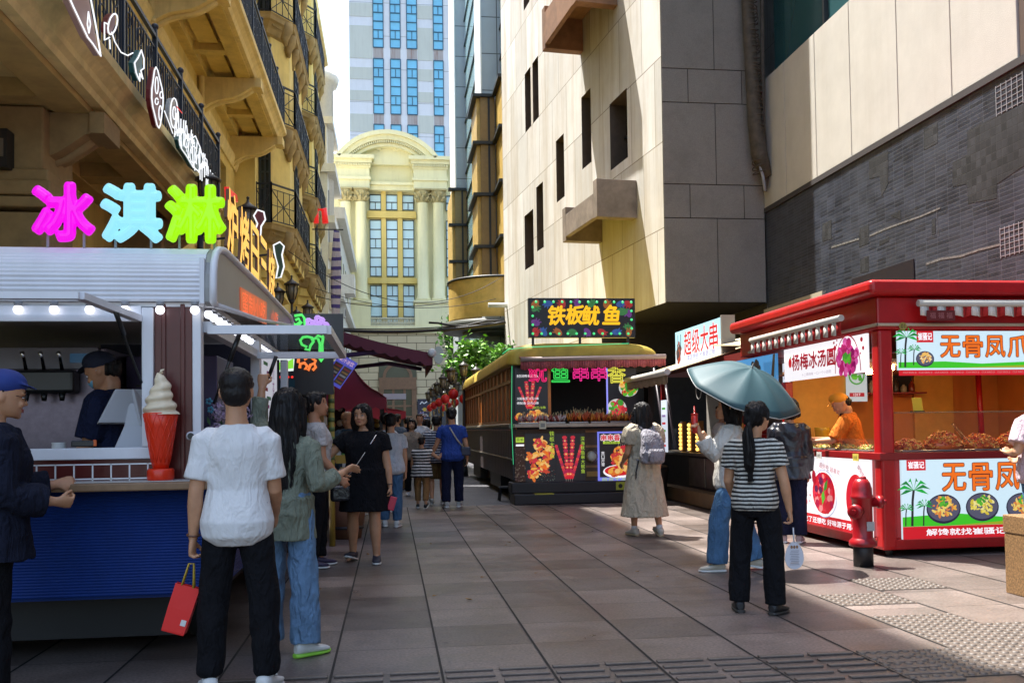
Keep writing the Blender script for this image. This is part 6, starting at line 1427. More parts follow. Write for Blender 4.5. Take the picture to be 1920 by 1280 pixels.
for i in range(9):
    x = XS+.98+i*.11; h_ = r.uniform(.08, .19); m = MB(); m.lathe([(.035, 0), (.04, .02), (.038, h_*.7), (.015, h_*.85), (.015, h_)], (x, 11.52, zS(722)+.021), 12)
    tag(m.build('sauce_bottle', mat('bottle %d' % (i % 4), ((.25, .03, .01), (.35, .2, .05), (.05, .03, .02), (.4, .3, .2))[i % 4], .3)), 'sauce bottle or jar on the inner shelf of the red stall', 'bottle', 'bottles on the red stall shelf')
lm = em('warm strip lamp', (1.0, .66, .28), 110.0)
for x in (XS+.5, XS+1.1, XS+1.7, XS+2.3): m = MB(); m.lathe([(.05, sg0+.05), (.05, sg0+.09)], (x, YS+.7, 0), 14); m.build('lamp', lm, RS)
m = MB(); m.lathe([(.05, sg0+.05), (.05, sg0+.09)], (XS+.7, 10.4, 0), 14); m.build('lamp', lm, RS)
m = MB(); m.b2((XS+.02, YS+.16, sg0+.10), (XE-.06, 11.74, sg0+.13)); m.build('ceiling', mat('stall ceiling', (.30, .14, .06), .7), RS)
# glass guards
gl_ = mat('guard glass', (.3, .32, .32), .03, alpha=.025, spec=.6); zg = zS(774)
m = MB(); m.b2((XS+.16, YS+.03, c0z), (XE-.1, YS+.04, zg)); m.build('guard_glass', gl_, RS); m = MB(); m.b2((XS+.16, YS+.02, zg), (XE-.1, YS+.3, zg+.012)); m.build('guard_top', mat('glass edge', (.30, .26, .15), .15, alpha=.35), RS)
zg2 = zS(823); m = MB(); m.b2((XS+.03, YS+.2, c0z), (XS+.04, 11.2, zg2)); m.build('guard_glass', gl_, RS)
# red pole and a yellow payment board
m = MB(); m.tube([(XS+2.62, 11.2, .9), (XS+2.58, 11.2, 2.1)], .035, 10); m.build('inner_pole', redp, RS)
q = AY(1722, 755, YS+.3); m = MB(); m.box((q.x, YS+.32, zg+.09), (.11, .015, .15), rx=-.2); pb = m.build('board', mat('yellow card', (.75, .48, .02), .5), thing('payment_stand', 'small yellow payment card on a stand by the corner post of the red stall', 'card stand', (q.x, YS+.32, zg)), bevel=.008)
m = MB(); m.b2((q.x-.05, YS+.27, zg+.013), (q.x+.05, YS+.38, zg+.025)); m.build('foot', mat('black steel', (1, 1, 1)), pb.parent)
# heaps of food in steel trays
def heap(label, cx_, cy_, rx, ry, h_, cols, n, seed, size=.02, tray=True, grp='heaps of marinated food in the red stall', zb_=None):
    z0 = (c0z if zb_ is None else zb_); t = thing('food_tray', label, 'food', (cx_, cy_, z0), 0, grp); r = random.Random(seed)
    m = MB(); m.b2((cx_-rx-.03, cy_-ry-.03, z0+.001), (cx_+rx+.03, cy_+ry+.03, z0+.02)); m.build('tray', mat('steel tray', (.35, .34, .33), .3, metal=.8), t, bevel=.008)
    m = MB(); m.loft([[Vector((cx_+rx*.95*math.sqrt(max(0, 1-f*f))*math.cos(k*.393), cy_+ry*.95*math.sqrt(max(0, 1-f*f))*math.sin(k*.393), z0+.02+h_*.9*f)) for k in range(16)] for f in (0, .4, .7, .9, .99)], 0)
    for i in range(n):
        t_ = r.random()*6.283; f = math.sqrt(r.random()); x, y = cx_+rx*f*math.cos(t_), cy_+ry*f*math.sin(t_); z = z0+.02+h_*math.sqrt(max(.02, 1-f*f))*r.uniform(.85, 1.08)
        d = Vector((r.gauss(0, 1), r.gauss(0, 1), r.gauss(0, .5))).normalized(); e = d.cross(Vector((r.gauss(0, 1), r.gauss(0, 1), r.gauss(0, 1)))).normalized(); s = size*r.uniform(.7, 1.3); c = Vector((x, y, z))
        m.tube([c-d*s, c+e*s*.5, c+d*s], [s*.28, s*.36, s*.22], 5, r.randrange(len(cols)))
    m.build('food', cols, t); return t
chil = [mat('chilli food %d' % i, c, .35, spec=.6) for i, c in enumerate([(.75, .13, .010), (.85, .30, .03), (.55, .05, .008), (.80, .42, .08)])]
nm = ['heap of red glazed snacks nearest the corner post of the red stall', 'tall heap of chilli chicken feet in the front of the red stall', 'heap of orange snack pieces between two chilli heaps', 'wide heap of sliced chilli snacks at the right of the red stall', 'last heap of red snacks at the far right of the red stall counter']
for i, (x, rx, h_) in enumerate(((1705, .14, .10), (1770, .19, .17), (1838, .19, .14), (1905, .2, .16), (1975, .2, .14))): heap(nm[i], AY(x, 840, YS+.25).x, YS+.27, rx, .16, h_, chil, 330, 40+i, .022)
sidefood = [mat('side food %d' % i, c, .4) for i, c in enumerate([(.55, .38, .08), (.40, .12, .03), (.30, .36, .06)])]
for i, y in enumerate((9.5, 10.0, 10.5, 11.0)): heap(['tray of pale yellow snacks on the side counter by the corner post', 'tray of mixed toppings in front of the worker in orange', 'tray of green and yellow toppings on the side counter', 'tray of snacks at the far end of the side counter'][i], XS+.2, y, .12, .18, .05, sidefood, 90, 60+i, .02, grp='trays on the side counter of the red stall')
t = thing('drink_jug', 'yellow jug of drink on the side counter under the ochre panel', 'jug', (XS+.3, 10.85, c0z)); m = MB(); m.lathe([(.07, .001), (.075, .05), (.085, .22), (.09, .26)], (XS+.3, 10.85, c0z), 18); m.build('jug', mat('yellow juice', (.65, .38, .03), .2), t); m = MB(); m.tube([(XS+.38, 10.85, c0z+.22), (XS+.44, 10.85, c0z+.18), (XS+.43, 10.85, c0z+.1), (XS+.375, 10.85, c0z+.06)], .012, 8); m.build('handle', mat('yellow juice', (1, 1, 1)), t)
# hanging round sign board inside
a = Art((XS+.85, 11.3, zS(740)), (.28, 0, 0), (0, 0, .5)); a.board(em('pale hanging board', (.55, .65, .70), .7), .01); a.ell(.14, .33, .11, .12, gfood[1], 1); a.ell(.14, .33, .09, .10, em('pale hanging board', (1, 1, 1)), 2); blobs(a, .14, .30, .06, .04, 10, gfood, .025, 3, 4); a.rect(.04, .06, .24, .11, DRed, 2); a.text('1317', .14, .085, .035, Wt, 3); a.done('hanging_board', RS)

# ------------------------------------------------------------------ fire hydrant
hx, hy = 4.39, 8.42
Hd = thing('fire_hydrant', 'red fire hydrant on a black base standing before the red stall', 'hydrant', (hx, hy, 0)); hr = mat('hydrant red', (.28, .005, .010), .33, var=.22, vscale=6, bump=.05)
m = MB(); m.lathe([(.09, .001), (.09, .19), (.08, .20)], (hx, hy, 0), 24); m.build('base', mat('hydrant black', (.012, .010, .011), .5, var=.3), Hd)
m = MB(); m.lathe([(.122, .19), (.126, .195), (.126, .235), (.098, .26), (.092, .27), (.092, .62), (.104, .63), (.104, .66), (.094, .67), (.092, .72), (.076, .78), (.055, .815), (.04, .82)], (hx, hy, 0), 28); m.build('barrel', hr, Hd)
m = MB(); m.lathe([(.05, .80), (.05, .835), (.03, .84)], (hx, hy, 0), 6); m.build('cap_nut', hr, Hd)
for dx, dy, z, l, r_ in ((1, -.25, .60, .125, .056), (-.75, -.65, .52, .13, .062)):
    d = Vector((dx, dy, 0)).normalized(); c = Vector((hx, hy, z)); m = MB(); m.tube([c+d*.06, c+d*(.06+l*.6), c+d*(.06+l*.61), c+d*(.06+l), c+d*(.06+l*1.01)], [r_*.85, r_*.85, r_*1.08, r_*1.08, r_*.6], 20); m.tube([c+d*(.06+l), c+d*(.06+l+.035)], .024, 6); m.build('outlet', hr, Hd)
m = MB(); m.box((hx+.03, hy-.095, .38), (.075, .006, .085)); m.build('label_plate', mat('grey label', (.35, .36, .36), .6), Hd)
# granite bench block
gb = mat('speckled brown granite', (.23, .13, .055), .5, var=.6, vscale=70, bump=.1)
Bk = thing('granite_bench', 'brown speckled granite bench block cut off at the right edge', 'bench', (5.5, 6.7, 0)); zt_ = .61
m = MB(); m.b2((4.755, 5.6, .47), (6.3, 6.89, zt_)); m.build('seat_slab', gb, Bk, bevel=.008)
m = MB(); m.b2((4.76, 6.50, .001), (6.29, 6.88, .469)); m.b2((4.76, 5.61, .001), (6.29, 6.0, .469)); m.b2((4.86, 6.001, .001), (6.2, 6.499, .468)); m.build('support', gb, Bk, bevel=.006)
# ------------------------------------------------------------------ old tram turned into a food stall
TM_ = thing('tram_food_stall', 'old dark tram with a yellow roof selling skewers under a black neon signboard', 'tram stall', (3.4, 21.5, 0))
YT0, YT1, TX0, TX1 = 16.7, 27.4, 2.15, 4.75
tz_ = lambda y: AY(1060, y, YT0).z
tx_ = lambda x: AY(x, 760, YT0).x
pl = mat('dark plum planks', (.050, .038, .042), .5, var=.35, vscale=4, stain=.4, stcol=(.09, .08, .08)); wd = mat('orange brown varnish', (.60, .17, .02), .35, var=.35, vscale=3); wf = mat('brown window bars', (.27, .13, .04), .5, var=.2); rf = mat('worn yellow roof', (.50, .36, .05), .6, var=.2, vscale=3, stain=.4, stcol=(.12, .09, .02)); blk_ = mat('tram black', (.010, .009, .011), .5); brs = mat('tarnished steel rail', (.15, .13, .10), .4, metal=.5, var=.3)
m = MB(); m.b2((TX0+.02, YT0+.3, .42), (TX1, YT1, 1.30)); n = 38
for i in range(n): y = YT0+.05+(YT1-YT0-.1)*i/n; m.b2((TX0, y, .42), (TX0+.019, y+(YT1-YT0)/n-.03, 1.30))
m.build('side_planks', pl, TM_, bevel=.004)
m = MB(); m.b2((TX0+.3, YT0+.5, .12), (TX1-.2, YT1-.3, .42)); m.b2((TX0+.1, 19.5, .1), (TX0+.299, 21.5, .40)); m.b2((TX0+.1, 24, .1), (TX0+.299, 26, .40)); m.build('undercarriage', blk_, TM_)
m = MB(); m.tube([(TX0-.01, YT0+.05, 1.38), (TX0-.01, YT1, 1.38)], .05, 8); m.tube([(TX0-.005, YT0+.05, .78), (TX0-.005, YT1, .78)], .022, 6); m.build('side_rail', brs, TM_)
m = MB(); m.b2((TX0+.04, YT0+.05, 1.30), (TX0+.08, YT1, 2.5)); m.build('window_panels', wd, TM_)
m = MB(); n = 15
for i in range(n+1): y = YT0+.08+(YT1-YT0-.2)*i/n; m.b2((TX0-.0, y, 1.43), (TX0+.05, y+.07, 2.5))
for z in (1.43, 2.16, 2.44): m.b2((TX0-.008, YT0+.08, z), (TX0+.052, YT1, z+.06))
m.build('window_bars', wf, TM_)
# roof: domed with rounded front
rings = []
W2 = (TX1-TX0)/2; cxr = (TX0+TX1)/2
for y, s, dz in ((YT0-.16, .88, -.10), (YT0-.13, .94, -.03), (YT0-.02, .99, .0), (YT0+.2, 1.0, .02), (YT1, 1, .02)):
    r_ = []
    for k in range(17):
        t = math.pi*k/16; r_.append(Vector((cxr-(W2+.09)*s*math.copysign(abs(math.cos(t))**.45, math.cos(t)), y, 2.50+(.36+dz)*math.sin(t)**.6)))
    r_ += [Vector((cxr+(W2+.09)*s, y, 2.47)), Vector((cxr-(W2+.09)*s, y, 2.47))]
    rings.append(r_)
m = MB(); m.loft(rings); m.build('roof', rf, TM_)
nz = em('green neon', (.08, .85, .35), 1.0)
m = MB(); zz = tz_(652); m.tube([(TX0-.1, YT0+.5, zz-.06), (TX0-.07, YT0-.08, zz-.03), (TX0+.3, YT0-.19, zz), (TX1-.5, YT0-.19, zz+.06)], .006, 6); m.tube([(TX0-.0, YT0-.04, 2.45), (TX0-.02, YT0-.04, 1.5), (TX0-.0, YT0-.04, .7)], .004, 5); m.build('neon_strip', nz, TM_)
# front
m = MB(); m.b2((TX0, YT0+.01, .42), (TX0+.06, YT0+.3, 2.5)); m.b2((TX1-.1, YT0+.01, .42), (TX1, YT0+.3, 2.5)); m.b2((TX0, YT0+.02, 2.34), (TX1, YT0+.3, 2.5)); m.build('front_frame', blk_, TM_)
m = MB(); m.b2((TX0+.06, YT0+.02, .38), (TX1-.1, YT0+.3, 1.32)); m.build('front_apron', mat('brown tram timber', (.06, .03, .012), .5, var=.3), TM_)
m = MB(); m.b2((TX0+.06, YT0+2.4, .4), (TX1-.1, YT0+2.45, 2.5)); m.build('inner_wall', mat('tram interior', (.012, .014, .022), .6), TM_)
m = MB(); zc = tz_(797); m.b2((TX0-.0, YT0-.28, zc-.03), (TX1-.1, YT0+.35, zc+.03)); m.build('counter', mat('pale counter edge', (.42, .34, .26), .3, var=.2), TM_, bevel=.01)
m = MB(); m.b2((tx_(957), YT0-.35, .001), (tx_(1180), YT0+.3, .19)); m.build('lower_step', blk_, TM_, bevel=.02); m = MB(); m.b2((tx_(955), YT0-.18, .191), (tx_(1178), YT0+.3, .38)); m.build('upper_step', blk_, TM_, bevel=.015)
m = MB(); m.b2((tx_(995), YT0-.352, .175), (tx_(1030), YT0-.20, .194)); m.build('yellow_tape', mat('yellow tape', (.42, .36, .04), .6), TM_)
a = Art((tx_(1148), YT0-.183, .22), (.45, 0, 0), (0, 0, .14)); a.board(mat('warning yellow', (.40, .40, .03), .6), .004); a.text('小心台阶', .28, .07, .06, mat('black ink', (.01, .01, .01), .6), 2, wid=.26); a.ell(.08, .07, .04, .04, mat('black ink', (1, 1, 1)), 2, 12); a.done('warning_plate', TM_)
BK = em('poster black', (.012, .012, .016), .6)
def fart(x0, y0, x1, y1, o=.0): A0, A1 = AY(x0, y1, YT0), AY(x1, y0, YT0); return Art((A0.x, YT0-.02-o, A0.z), (A1.x-A0.x, 0, 0), (0, 0, A1.z-A0.z))
sq = inks('squid', [(.70, .16, .02), (.80, .36, .05), (.50, .05, .02), (.85, .50, .15)]); rd = inks('skewer', [(.55, .02, .04), (.70, .06, .05), (.40, .01, .06)]); LM = em('lime ink', (.45, .65, .05), .9)
def skewers(a, cx, y0, y1, sp):
    for dx, tp in ((-1, 0), (-.33, 1), (.33, 1), (1, 0)):
        n_ = 13
        for i in range(n_):
            f = i/(n_-1); x = cx+dx*sp*(.25+.75*f); y = y0+(y1-y0)*f*(.78 if not tp else 1); a.ell(x, y, sp*(.13 if not tp else .2), (y1-y0)*.045, rd[i % 3], 3+i*.05, 10)
            if tp and i % 2: a.ell(x, y, sp*.08, (y1-y0)*.02, sq[3], 4+i*.05, 8)
        a.line([(cx+dx*sp*.25, y0-(y1-y0)*.1), (cx+dx*sp*.25, y0)], .012, mat('stick', (.6, .5, .35), .6), 3)
a = fart(966, 690, 1026, 796, .012); a.board(BK, .012); W_, H_ = a.W, a.H
blobs(a, W_*.5, H_*.12, W_*.45, H_*.1, 40, sq, W_*.10, 2, 2); skewers(a, W_*.45, H_*.3, H_*.75, W_*.32)
for y, t_ in ((.86, '招牌鱿鱼'), (.46, '大鱿鱼须 15元/1串'), (.38, '烤鱿鱼 20元/2串')): a.text(t_, W_*.38, H_*y, .05, Wt, 5, wid=W_*.66)
a.text('28元/2串', W_*.72, H_*.30, .05, LM, 6, wid=W_*.4); a.done('menu_panel', TM_)
a = fart(1140, 690, 1192, 786, .012); a.board(BK, .012); W_, H_ = a.W, a.H
a.ell(W_*.3, H_*.2, W_*.34, H_*.2, em('salad white', (.7, .7, .66), .8), 1); blobs(a, W_*.3, H_*.2, W_*.28, H_*.16, 40, gfood+rd, W_*.09, 2, 5); a.ell(W_*.72, H_*.62, W_*.34, H_*.18, em('salad white', (1, 1, 1)), 1); blobs(a, W_*.72, H_*.62, W_*.28, H_*.15, 40, sq+gfood, W_*.09, 2, 6); a.rect(-.03, 0, .0, H_, em('violet tube', (.30, .30, .95), 1.0), 2); a.done('food_panel', TM_)
for x0, x1, m_, nme in ((965, 985, None, 'narrow_menu'),):
    a = fart(966, 815, 984, 903); a.board(mat('brown menu', (.12, .05, .025), .6), .01); W_, H_ = a.W, a.H; a.rect(W_*.1, H_*.84, W_*.9, H_*.95, LM, 1); a.text('菜单', W_*.5, H_*.9, .06, BK, 2); a.rect(W_*.1, H_*.76, W_*.9, H_*.80, Wt, 1)
    for i in range(60): a.ell(W_*rnd.random(), H_*.72*rnd.random(), .012, .012, mat('menu speck %d' % (i % 3), ((.35, .2, .15), (.5, .35, .2), (.2, .1, .08))[i % 3], .6), 1, 6)
    a.done('narrow_menu', TM_)
a = fart(985, 812, 1041, 904); a.board(BK, .015); W_, H_ = a.W, a.H
for cx_, cy_, r_ in ((.5, .78, .24), (.28, .5, .25), (.6, .5, .3), (.78, .62, .2), (.45, .3, .28), (.25, .15, .18), (.65, .3, .2)): blobs(a, W_*cx_, H_*cy_, W_*r_*.8, H_*r_*.5, 26, sq+rd[:1], W_*.10, 2, int(cx_*90), 'strip')
for i in range(40): a.ell(W_*(.5+.48*rnd.random()), H_*.25*rnd.random(), .01, .01, mat('spice %d' % (i % 2), ((.25, .3, .2), (.3, .1, .05))[i % 2], .6), 1, 6)
a.text('铁板大鱿鱼', W_*.88, H_*.77, .085, LM, 6, vert=True); a.done('picture_board', TM_)
a = fart(1042, 812, 1096, 904); a.board(BK, .015); W_, H_ = a.W, a.H; skewers(a, W_*.45, H_*.1, H_*.92, W_*.42); a.text('深海鱿鱼串大鱿鱼', W_*.92, H_*.56, .072, LM, 6, vert=True); a.done('picture_board', TM_)
a = fart(1121, 808, 1190, 905, .02); bl_ = em('blue violet frame', (.20, .22, .85), .9); a.board(bl_, .03); W_, H_ = a.W, a.H; a.rect(.03, .03, W_-.03, H_-.03, BK, 1); a.rect(.03, .03, W_-.03, H_*.11, bl_, 1.5)
a.text('酸爽不油腻', W_*.5, H_*.07, .06, LM, 3, wid=W_*.8); a.ell(W_*.55, H_*.22, W_*.42, H_*.13, Wt, 2); a.ell(W_*.55, H_*.235, W_*.38, H_*.10, RedI, 2.5); blobs(a, W_*.55, H_*.23, W_*.34, H_*.07, 24, sq, .05, 3, 3)
blobs(a, W_*.58, H_*.5, W_*.24, H_*.22, 60, sq+rd[:1], .055, 4, 9, 'strip')
for i in range(6): a.line([(W_*(.5+.05*i), H_*.6), (W_*(.62+.06*i), H_*.95)], .012, mat('stick', (1, 1, 1)), 3)
outline_text(a, '串串香', W_*.34, H_*.88, .11, RedI, Wt, 6, wid=W_*.5, e=.012); a.rect(W_*.14, H_*.76, W_*.58, H_*.81, LM, 6); a.text('麻辣鲜香', W_*.36, H_*.785, .04, BK, 7, wid=W_*.36); a.text('爽口开胃', W_*.13, H_*.47, .06, Wt, 6, vert=True); a.done('lightbox', TM_)
m = MB(); hxp = AY(1109, 855, YT0); m.lathe([(.11, 0), (.115, .05), (.09, .07)], (hxp.x, YT0+.02, hxp.z), 20, axis=(0, -1, 0)); ho = m.build('headlamp', mat('headlamp brass', (.30, .24, .14), .3, metal=.8), TM_); m = MB(); m.lathe([(.088, .07), (.07, .095), (.02, .105)], (hxp.x, YT0+.02, hxp.z), 20, axis=(0, -1, 0)); m.build('lens', mat('headlamp glass', (.45, .45, .38), .1), ho)
for z in (.62, .98, 1.25): m = MB(); m.b2((tx_(1097), YT0-.0, z), (tx_(1120), YT0+.019, z+.04)); m.build('timber_strip', wf, TM_)
m = MB(); m.b2((tx_(1098), YT0-.005, .46), (tx_(1119), YT0+.018, .55)); m.build('number_plate', mat('brass plate', (.30, .17, .03), .4), TM_)
m = MB(); m.b2((tx_(1027), YT0-.01, 1.36), (tx_(1033), YT0+.04, 2.42)); m.build('door_post', wd, TM_)
# rolled awning
m = MB(); A0, A1 = AY(976, 674, YT0-.3), AY(1248, 668, YT0-.3); m.tube([(A0.x, YT0-.3, A0.z), (A1.x, YT0-.3, A1.z)], .045, 10); ao = m.build('awning_bar', mat('dusty metal', (.32, .24, .22), .5), TM_)
m = MB(); N = 60; tp = []; bt = []
for i in range(N+1): f = i/N; p = Vector((A0.x+(A1.x-A0.x)*f, YT0-.3, A0.z+(A1.z-A0.z)*f)); tp.append(p); bt.append(p+Vector((0, .03*math.sin(i*1.1), -.16-.03*math.sin(i*.9)**2)))
for i in range(N): m.add([tp[i], tp[i+1], bt[i+1], bt[i]], [(0, 1, 2, 3)], 0, True)
v = m.build('valance', mat('dusty pink cloth', (.34, .08, .09), .9, var=.2, vscale=4), ao); s_ = v.modifiers.new('s', 'SOLIDIFY'); s_.thickness = .006
m = MB(); m.prism([(A0.x, YT0-.3, A0.z+.03), (A0.x, YT0+.1, A0.z+.12), (A0.x, YT0+.1, A0.z+.10), (A0.x, YT0-.3, A0.z+.01)], (A1.x-A0.x, 0, 0)); m.build('awning_cloth', mat('dusty pink cloth', (1, 1, 1)), ao)
# neon characters hung in the window
def neon_text(ch, x, y, sz, col, name='neon_character', par=None, lab=None, Y=None, strokes=None):
    p = AY(x, y, Y or YT0-.1); mb = MB(); vs, fs, bb = text_geo(ch, 0, 2); ex = {}
    for f in fs:
        for p_, q_ in zip(f, f[1:]+f[:1]):
            if (q_, p_) in ex: del ex[(q_, p_)]
            else: ex[(p_, q_)] = 1
    s = sz/(bb[3]-bb[1]); P = lambda i: p+Vector(((vs[i][0]-(bb[0]+bb[2])/2)*s, 0, (vs[i][1]-(bb[1]+bb[3])/2)*s))
    for a_, b_ in ex: mb.tube([P(a_), P(b_)], .008, 5)
    return mb.build(name, em('neon %s' % str(col), col, 1.0), par)
for ch, x, y, c in (('鱿', 1008, 699, (.90, .02, .18)), ('鱼', 1051, 699, (.05, .80, .12)), ('串', 1089, 697, (.95, .03, .30)), ('串', 1123, 697, (.95, .03, .30)), ('香', 1156, 701, (.80, .75, .08))): neon_text(ch, x, y, .32, c, par=TM_)
# roof signboard
a = fart(990, 561, 1187, 634, .10); a.board(mat('signboard black', (.008, .008, .011), .4), .12); W_, H_ = a.W, a.H
fun = inks('fun', [(.45, .02, .02), (.03, .10, .35), (.40, .12, .02), (.04, .22, .06), (.16, .04, .25)], .6); r = random.Random(5)
for i in range(20):
    f = i/20; per = 2*(W_+H_)*f
    x, y = (per, .07) if per < W_ else (W_-.07, per-W_) if per < W_+H_ else (2*W_+H_-per, H_-.07) if per < 2*W_+H_ else (.07, 2*(W_+H_)-per)
    x = min(max(x, .12), W_-.12); y = min(max(y, .10), H_-.10); q = fun[i % 5]; a.ell(x, y, .085, .055, q, 1, 12, r.random()*3)
    for k_ in range(3): a.line([(x, y), (x+.11*math.cos(k_*.6+i), y+.09*math.sin(k_*.6+i))], .022, q, 1.2)
a.ell(W_*.875, H_*.66, .11, .07, fun[3], 2, 14); a.ell(W_*.875, H_*.66, .16, .018, fun[3], 2.3, 14, .35)
YB_ = em('brush yellow', (1.0, .52, .0), 1.0)
for i, (ch, f) in enumerate(zip('铁板鱿鱼', (.26, .43, .58, .78))): bold(a, ch, W_*f, H_*(.56+.02*(i % 2)), .34, YB_, 4, wid=.31, e=.012, skew=.12)
so_ = a.done('signboard', TM_)
gd = em('green bulb', (.08, .75, .25), 1.1)
for i in range(30):
    per = 2*(W_+H_-.28)*i/30; w2, h2 = W_-.14, H_-.14
    x, y = (per, 0) if per < w2 else (w2, per-w2) if per < w2+h2 else (2*w2+h2-per, h2) if per < 2*w2+h2 else (0, 2*(w2+h2)-per)
    b = MB(); c = a.P(.07+x, .07+y, 2); b.ball(c+Vector((0, -.01, 0)), .024, 8, 6); b.build('sign_bulb', gd, so_)
m = MB()
for x in (1000, 1088, 1178): m.bar((tx_(x), YT0-.06, 2.6), (tx_(x), YT0-.06, tz_(630)), .04)
m.build('sign_leg', blk_, TM_)
# goods on the counter
def rack(label, x0, x1, cols, seed, n=46, h_=.16):
    t = thing('skewer_tray', label, 'food tray', (tx_((x0+x1)/2), YT0-.06, zc+.03), 0, 'trays of skewers on the tram counter'); r = random.Random(seed); A0, A1 = tx_(x0), tx_(x1)
    m = MB(); m.b2((A0, YT0-.24, zc+.031), (A1, YT0+.12, zc+.06)); m.build('tray', mat('steel tray', (1, 1, 1)), t, bevel=.008); m = MB()
    for i in range(n):
        x = A0+(A1-A0)*r.random(); y = YT0-.2+.25*r.random(); d = Vector((r.gauss(0, .45), r.gauss(-.2, .3), 1)).normalized(); c = Vector((x, y, zc+.07)); L = h_*r.uniform(.7, 1.2)
        m.tube([c, c+d*L], .004, 4, len(cols)); m.tube([c+d*L*.0, c+d*L*.35, c+d*L*.7], [.014, .02, .012], 6, r.randrange(len(cols)))
    m.build('skewers', cols+[mat('bamboo', (.5, .36, .18), .7)], t)
sqm = [mat('squid pink', (.42, .18, .17), .4), mat('squid white', (.50, .38, .34), .4), mat('squid red', (.32, .06, .05), .4)]; orm = [mat('orange glaze', (.60, .20, .02), .35), mat('red glaze', (.45, .07, .015), .35)]
rack('tray of pink squid skewers at the left of the tram counter', 968, 1012, sqm, 1, 60); rack('tray of pale squid skewers left of the tram window', 1014, 1056, sqm[1:], 2, 50); rack('tray of orange glazed skewers under the dark tram window', 1062, 1098, orm, 3, 50, .22); rack('tray of orange skewers right of the dark tram window', 1102, 1134, orm, 4, 40, .2); rack('tray of red glazed skewers under the right food panel', 1138, 1178, orm, 5, 40, .18)
a = Art((tx_(1006), YT0-.29, zc-.06), (.12, 0, 0), (0, 0, .14)); a.board(mat('cream card', (.62, .58, .42), .7), .01); a.rect(.02, .03, .1, .1, mat('card grey', (.25, .25, .22), .6), 1); tag(a.done('price_card'), 'small cream card standing on the edge of the tram counter', 'card')
t = thing('wooden_stool', 'little dark stool beside the steps of the tram', 'stool', (1.95, 17.2, 0)); q = G(947, 938); t.location = (q.x, q.y, 0); WM[t.name] = Matrix.Translation(Vector((q.x, q.y, 0)))
m = MB(); m.box((q.x, q.y, .25), (.22, .26, .03)); m.build('seat', blk_, t, bevel=.006)
for sx in (-1, 1):
    for sy in (-1, 1): m = MB(); m.bar((q.x+sx*.08, q.y+sy*.1, .236), (q.x+sx*.11, q.y+sy*.13, .001), .025); m.build('leg', blk_, t)
# ------------------------------------------------------------------ grill stall between the tram and the red stall
GS = thing('grill_stall', 'shaded grill stall with a beige awning and a tilted blue sign', 'stall', (5.8, 15.2, 0))
XG = 5.25
gx = lambda x, y: AX(x, y, XG)
stl = mat('worn stainless', (.20, .17, .13), .35, metal=.8, var=.3, vscale=5); dkst = mat('dark stall steel', (.03, .025, .022), .5, var=.3)
y0_, y1_ = 13.1, 17.9; zc_ = gx(1330, 850).z
m = MB(); m.b2((XG, y0_, .25), (XG+.7, y1_, zc_-.06)); m.build('counter_base', dkst, GS, bevel=.01)
m = MB(); m.b2((XG-.25, y0_-.05, .02), (XG+.8, y1_, .25)); m.build('plinth', mat('brown stall plinth', (.13, .075, .03), .6, var=.3, vscale=4), GS)
m = MB(); m.b2((XG-.06, y0_-.04, zc_-.06), (XG+.75, y1_, zc_)); m.build('counter', stl, GS, bevel=.01)
for a_, b_ in ((13.25, 13.9), (13.95, 14.6), (14.65, 15.3), (15.35, 16.2)): m = MB(); m.b2((XG-.03, a_, .3), (XG-.001, b_, zc_-.09)); m.build('steel_door', stl, GS, bevel=.006)
bp = AX(1345, 735, XG+1.0)
m = MB(); m.b2((XG+.9, 12.9, zc_), (XG+.95, y1_, 2.45)); m.build('back_panel', mat('grey back panel', (.30, .28, .25), .6, var=.12), GS)
for y in (y0_, y1_): m = MB(); m.b2((XG, y, zc_+.001), (XG+.07, y+.07, 2.35)); m.build('post', redd, GS)
m = MB(); m.b2((XG-.1, y0_-.1, 2.30), (XG+1.0, y1_+.1, 2.42)); m.build('fascia', mat('dark red fascia', (.16, .012, .01), .5), GS)
# awning
q0, q1 = AX(1252, 692, 4.25), AX(1163, 722, 4.25); m = MB(); bg_ = mat('beige awning cloth', (.42, .33, .20), .85, var=.2, vscale=4); zb_ = (q0.z+q1.z)/2
m.prism([(4.25, q0.y, zb_), (XG+.5, q0.y, 2.62), (XG+.5, q1.y, 2.62), (4.25, q1.y, zb_)], (0, 0, .015)); ao = m.build('awning', bg_, GS)
m = MB(); N = 40; tp = [Vector((4.24, q0.y+(q1.y-q0.y)*i/N, zb_)) for i in range(N+1)]
for i in range(N): m.add([tp[i], tp[i+1], tp[i+1]+Vector((.01*math.sin(i+1), 0, -.15-.03*abs(math.sin((i+1)*.7)))), tp[i]+Vector((.01*math.sin(i), 0, -.15-.03*abs(math.sin(i*.7))))], [(0, 1, 2, 3)], 0, True)
v = m.build('valance', mat('striped grey cloth', (.33, .27, .20), .9, var=.25, vscale=8), ao); s_ = v.modifiers.new('s', 'SOLIDIFY'); s_.thickness = .006
m = MB(); m.tube([(4.23, q0.y-.05, zb_+.01), (4.23, q1.y, zb_+.01)], .05, 12); m.build('awning_bar', mat('pale metal bar', (.55, .52, .46), .4), ao)
m = MB(); m.prism([(XG-.1, 12.75, 2.45), (XG+.9, 12.75, 2.75), (XG+.9, 14.6, 2.85), (XG-.1, 14.6, 2.62)], (0, 0, .02)); m.build('canopy_sheet', mat('cream sheet', (.55, .46, .30), .8, var=.15), GS)
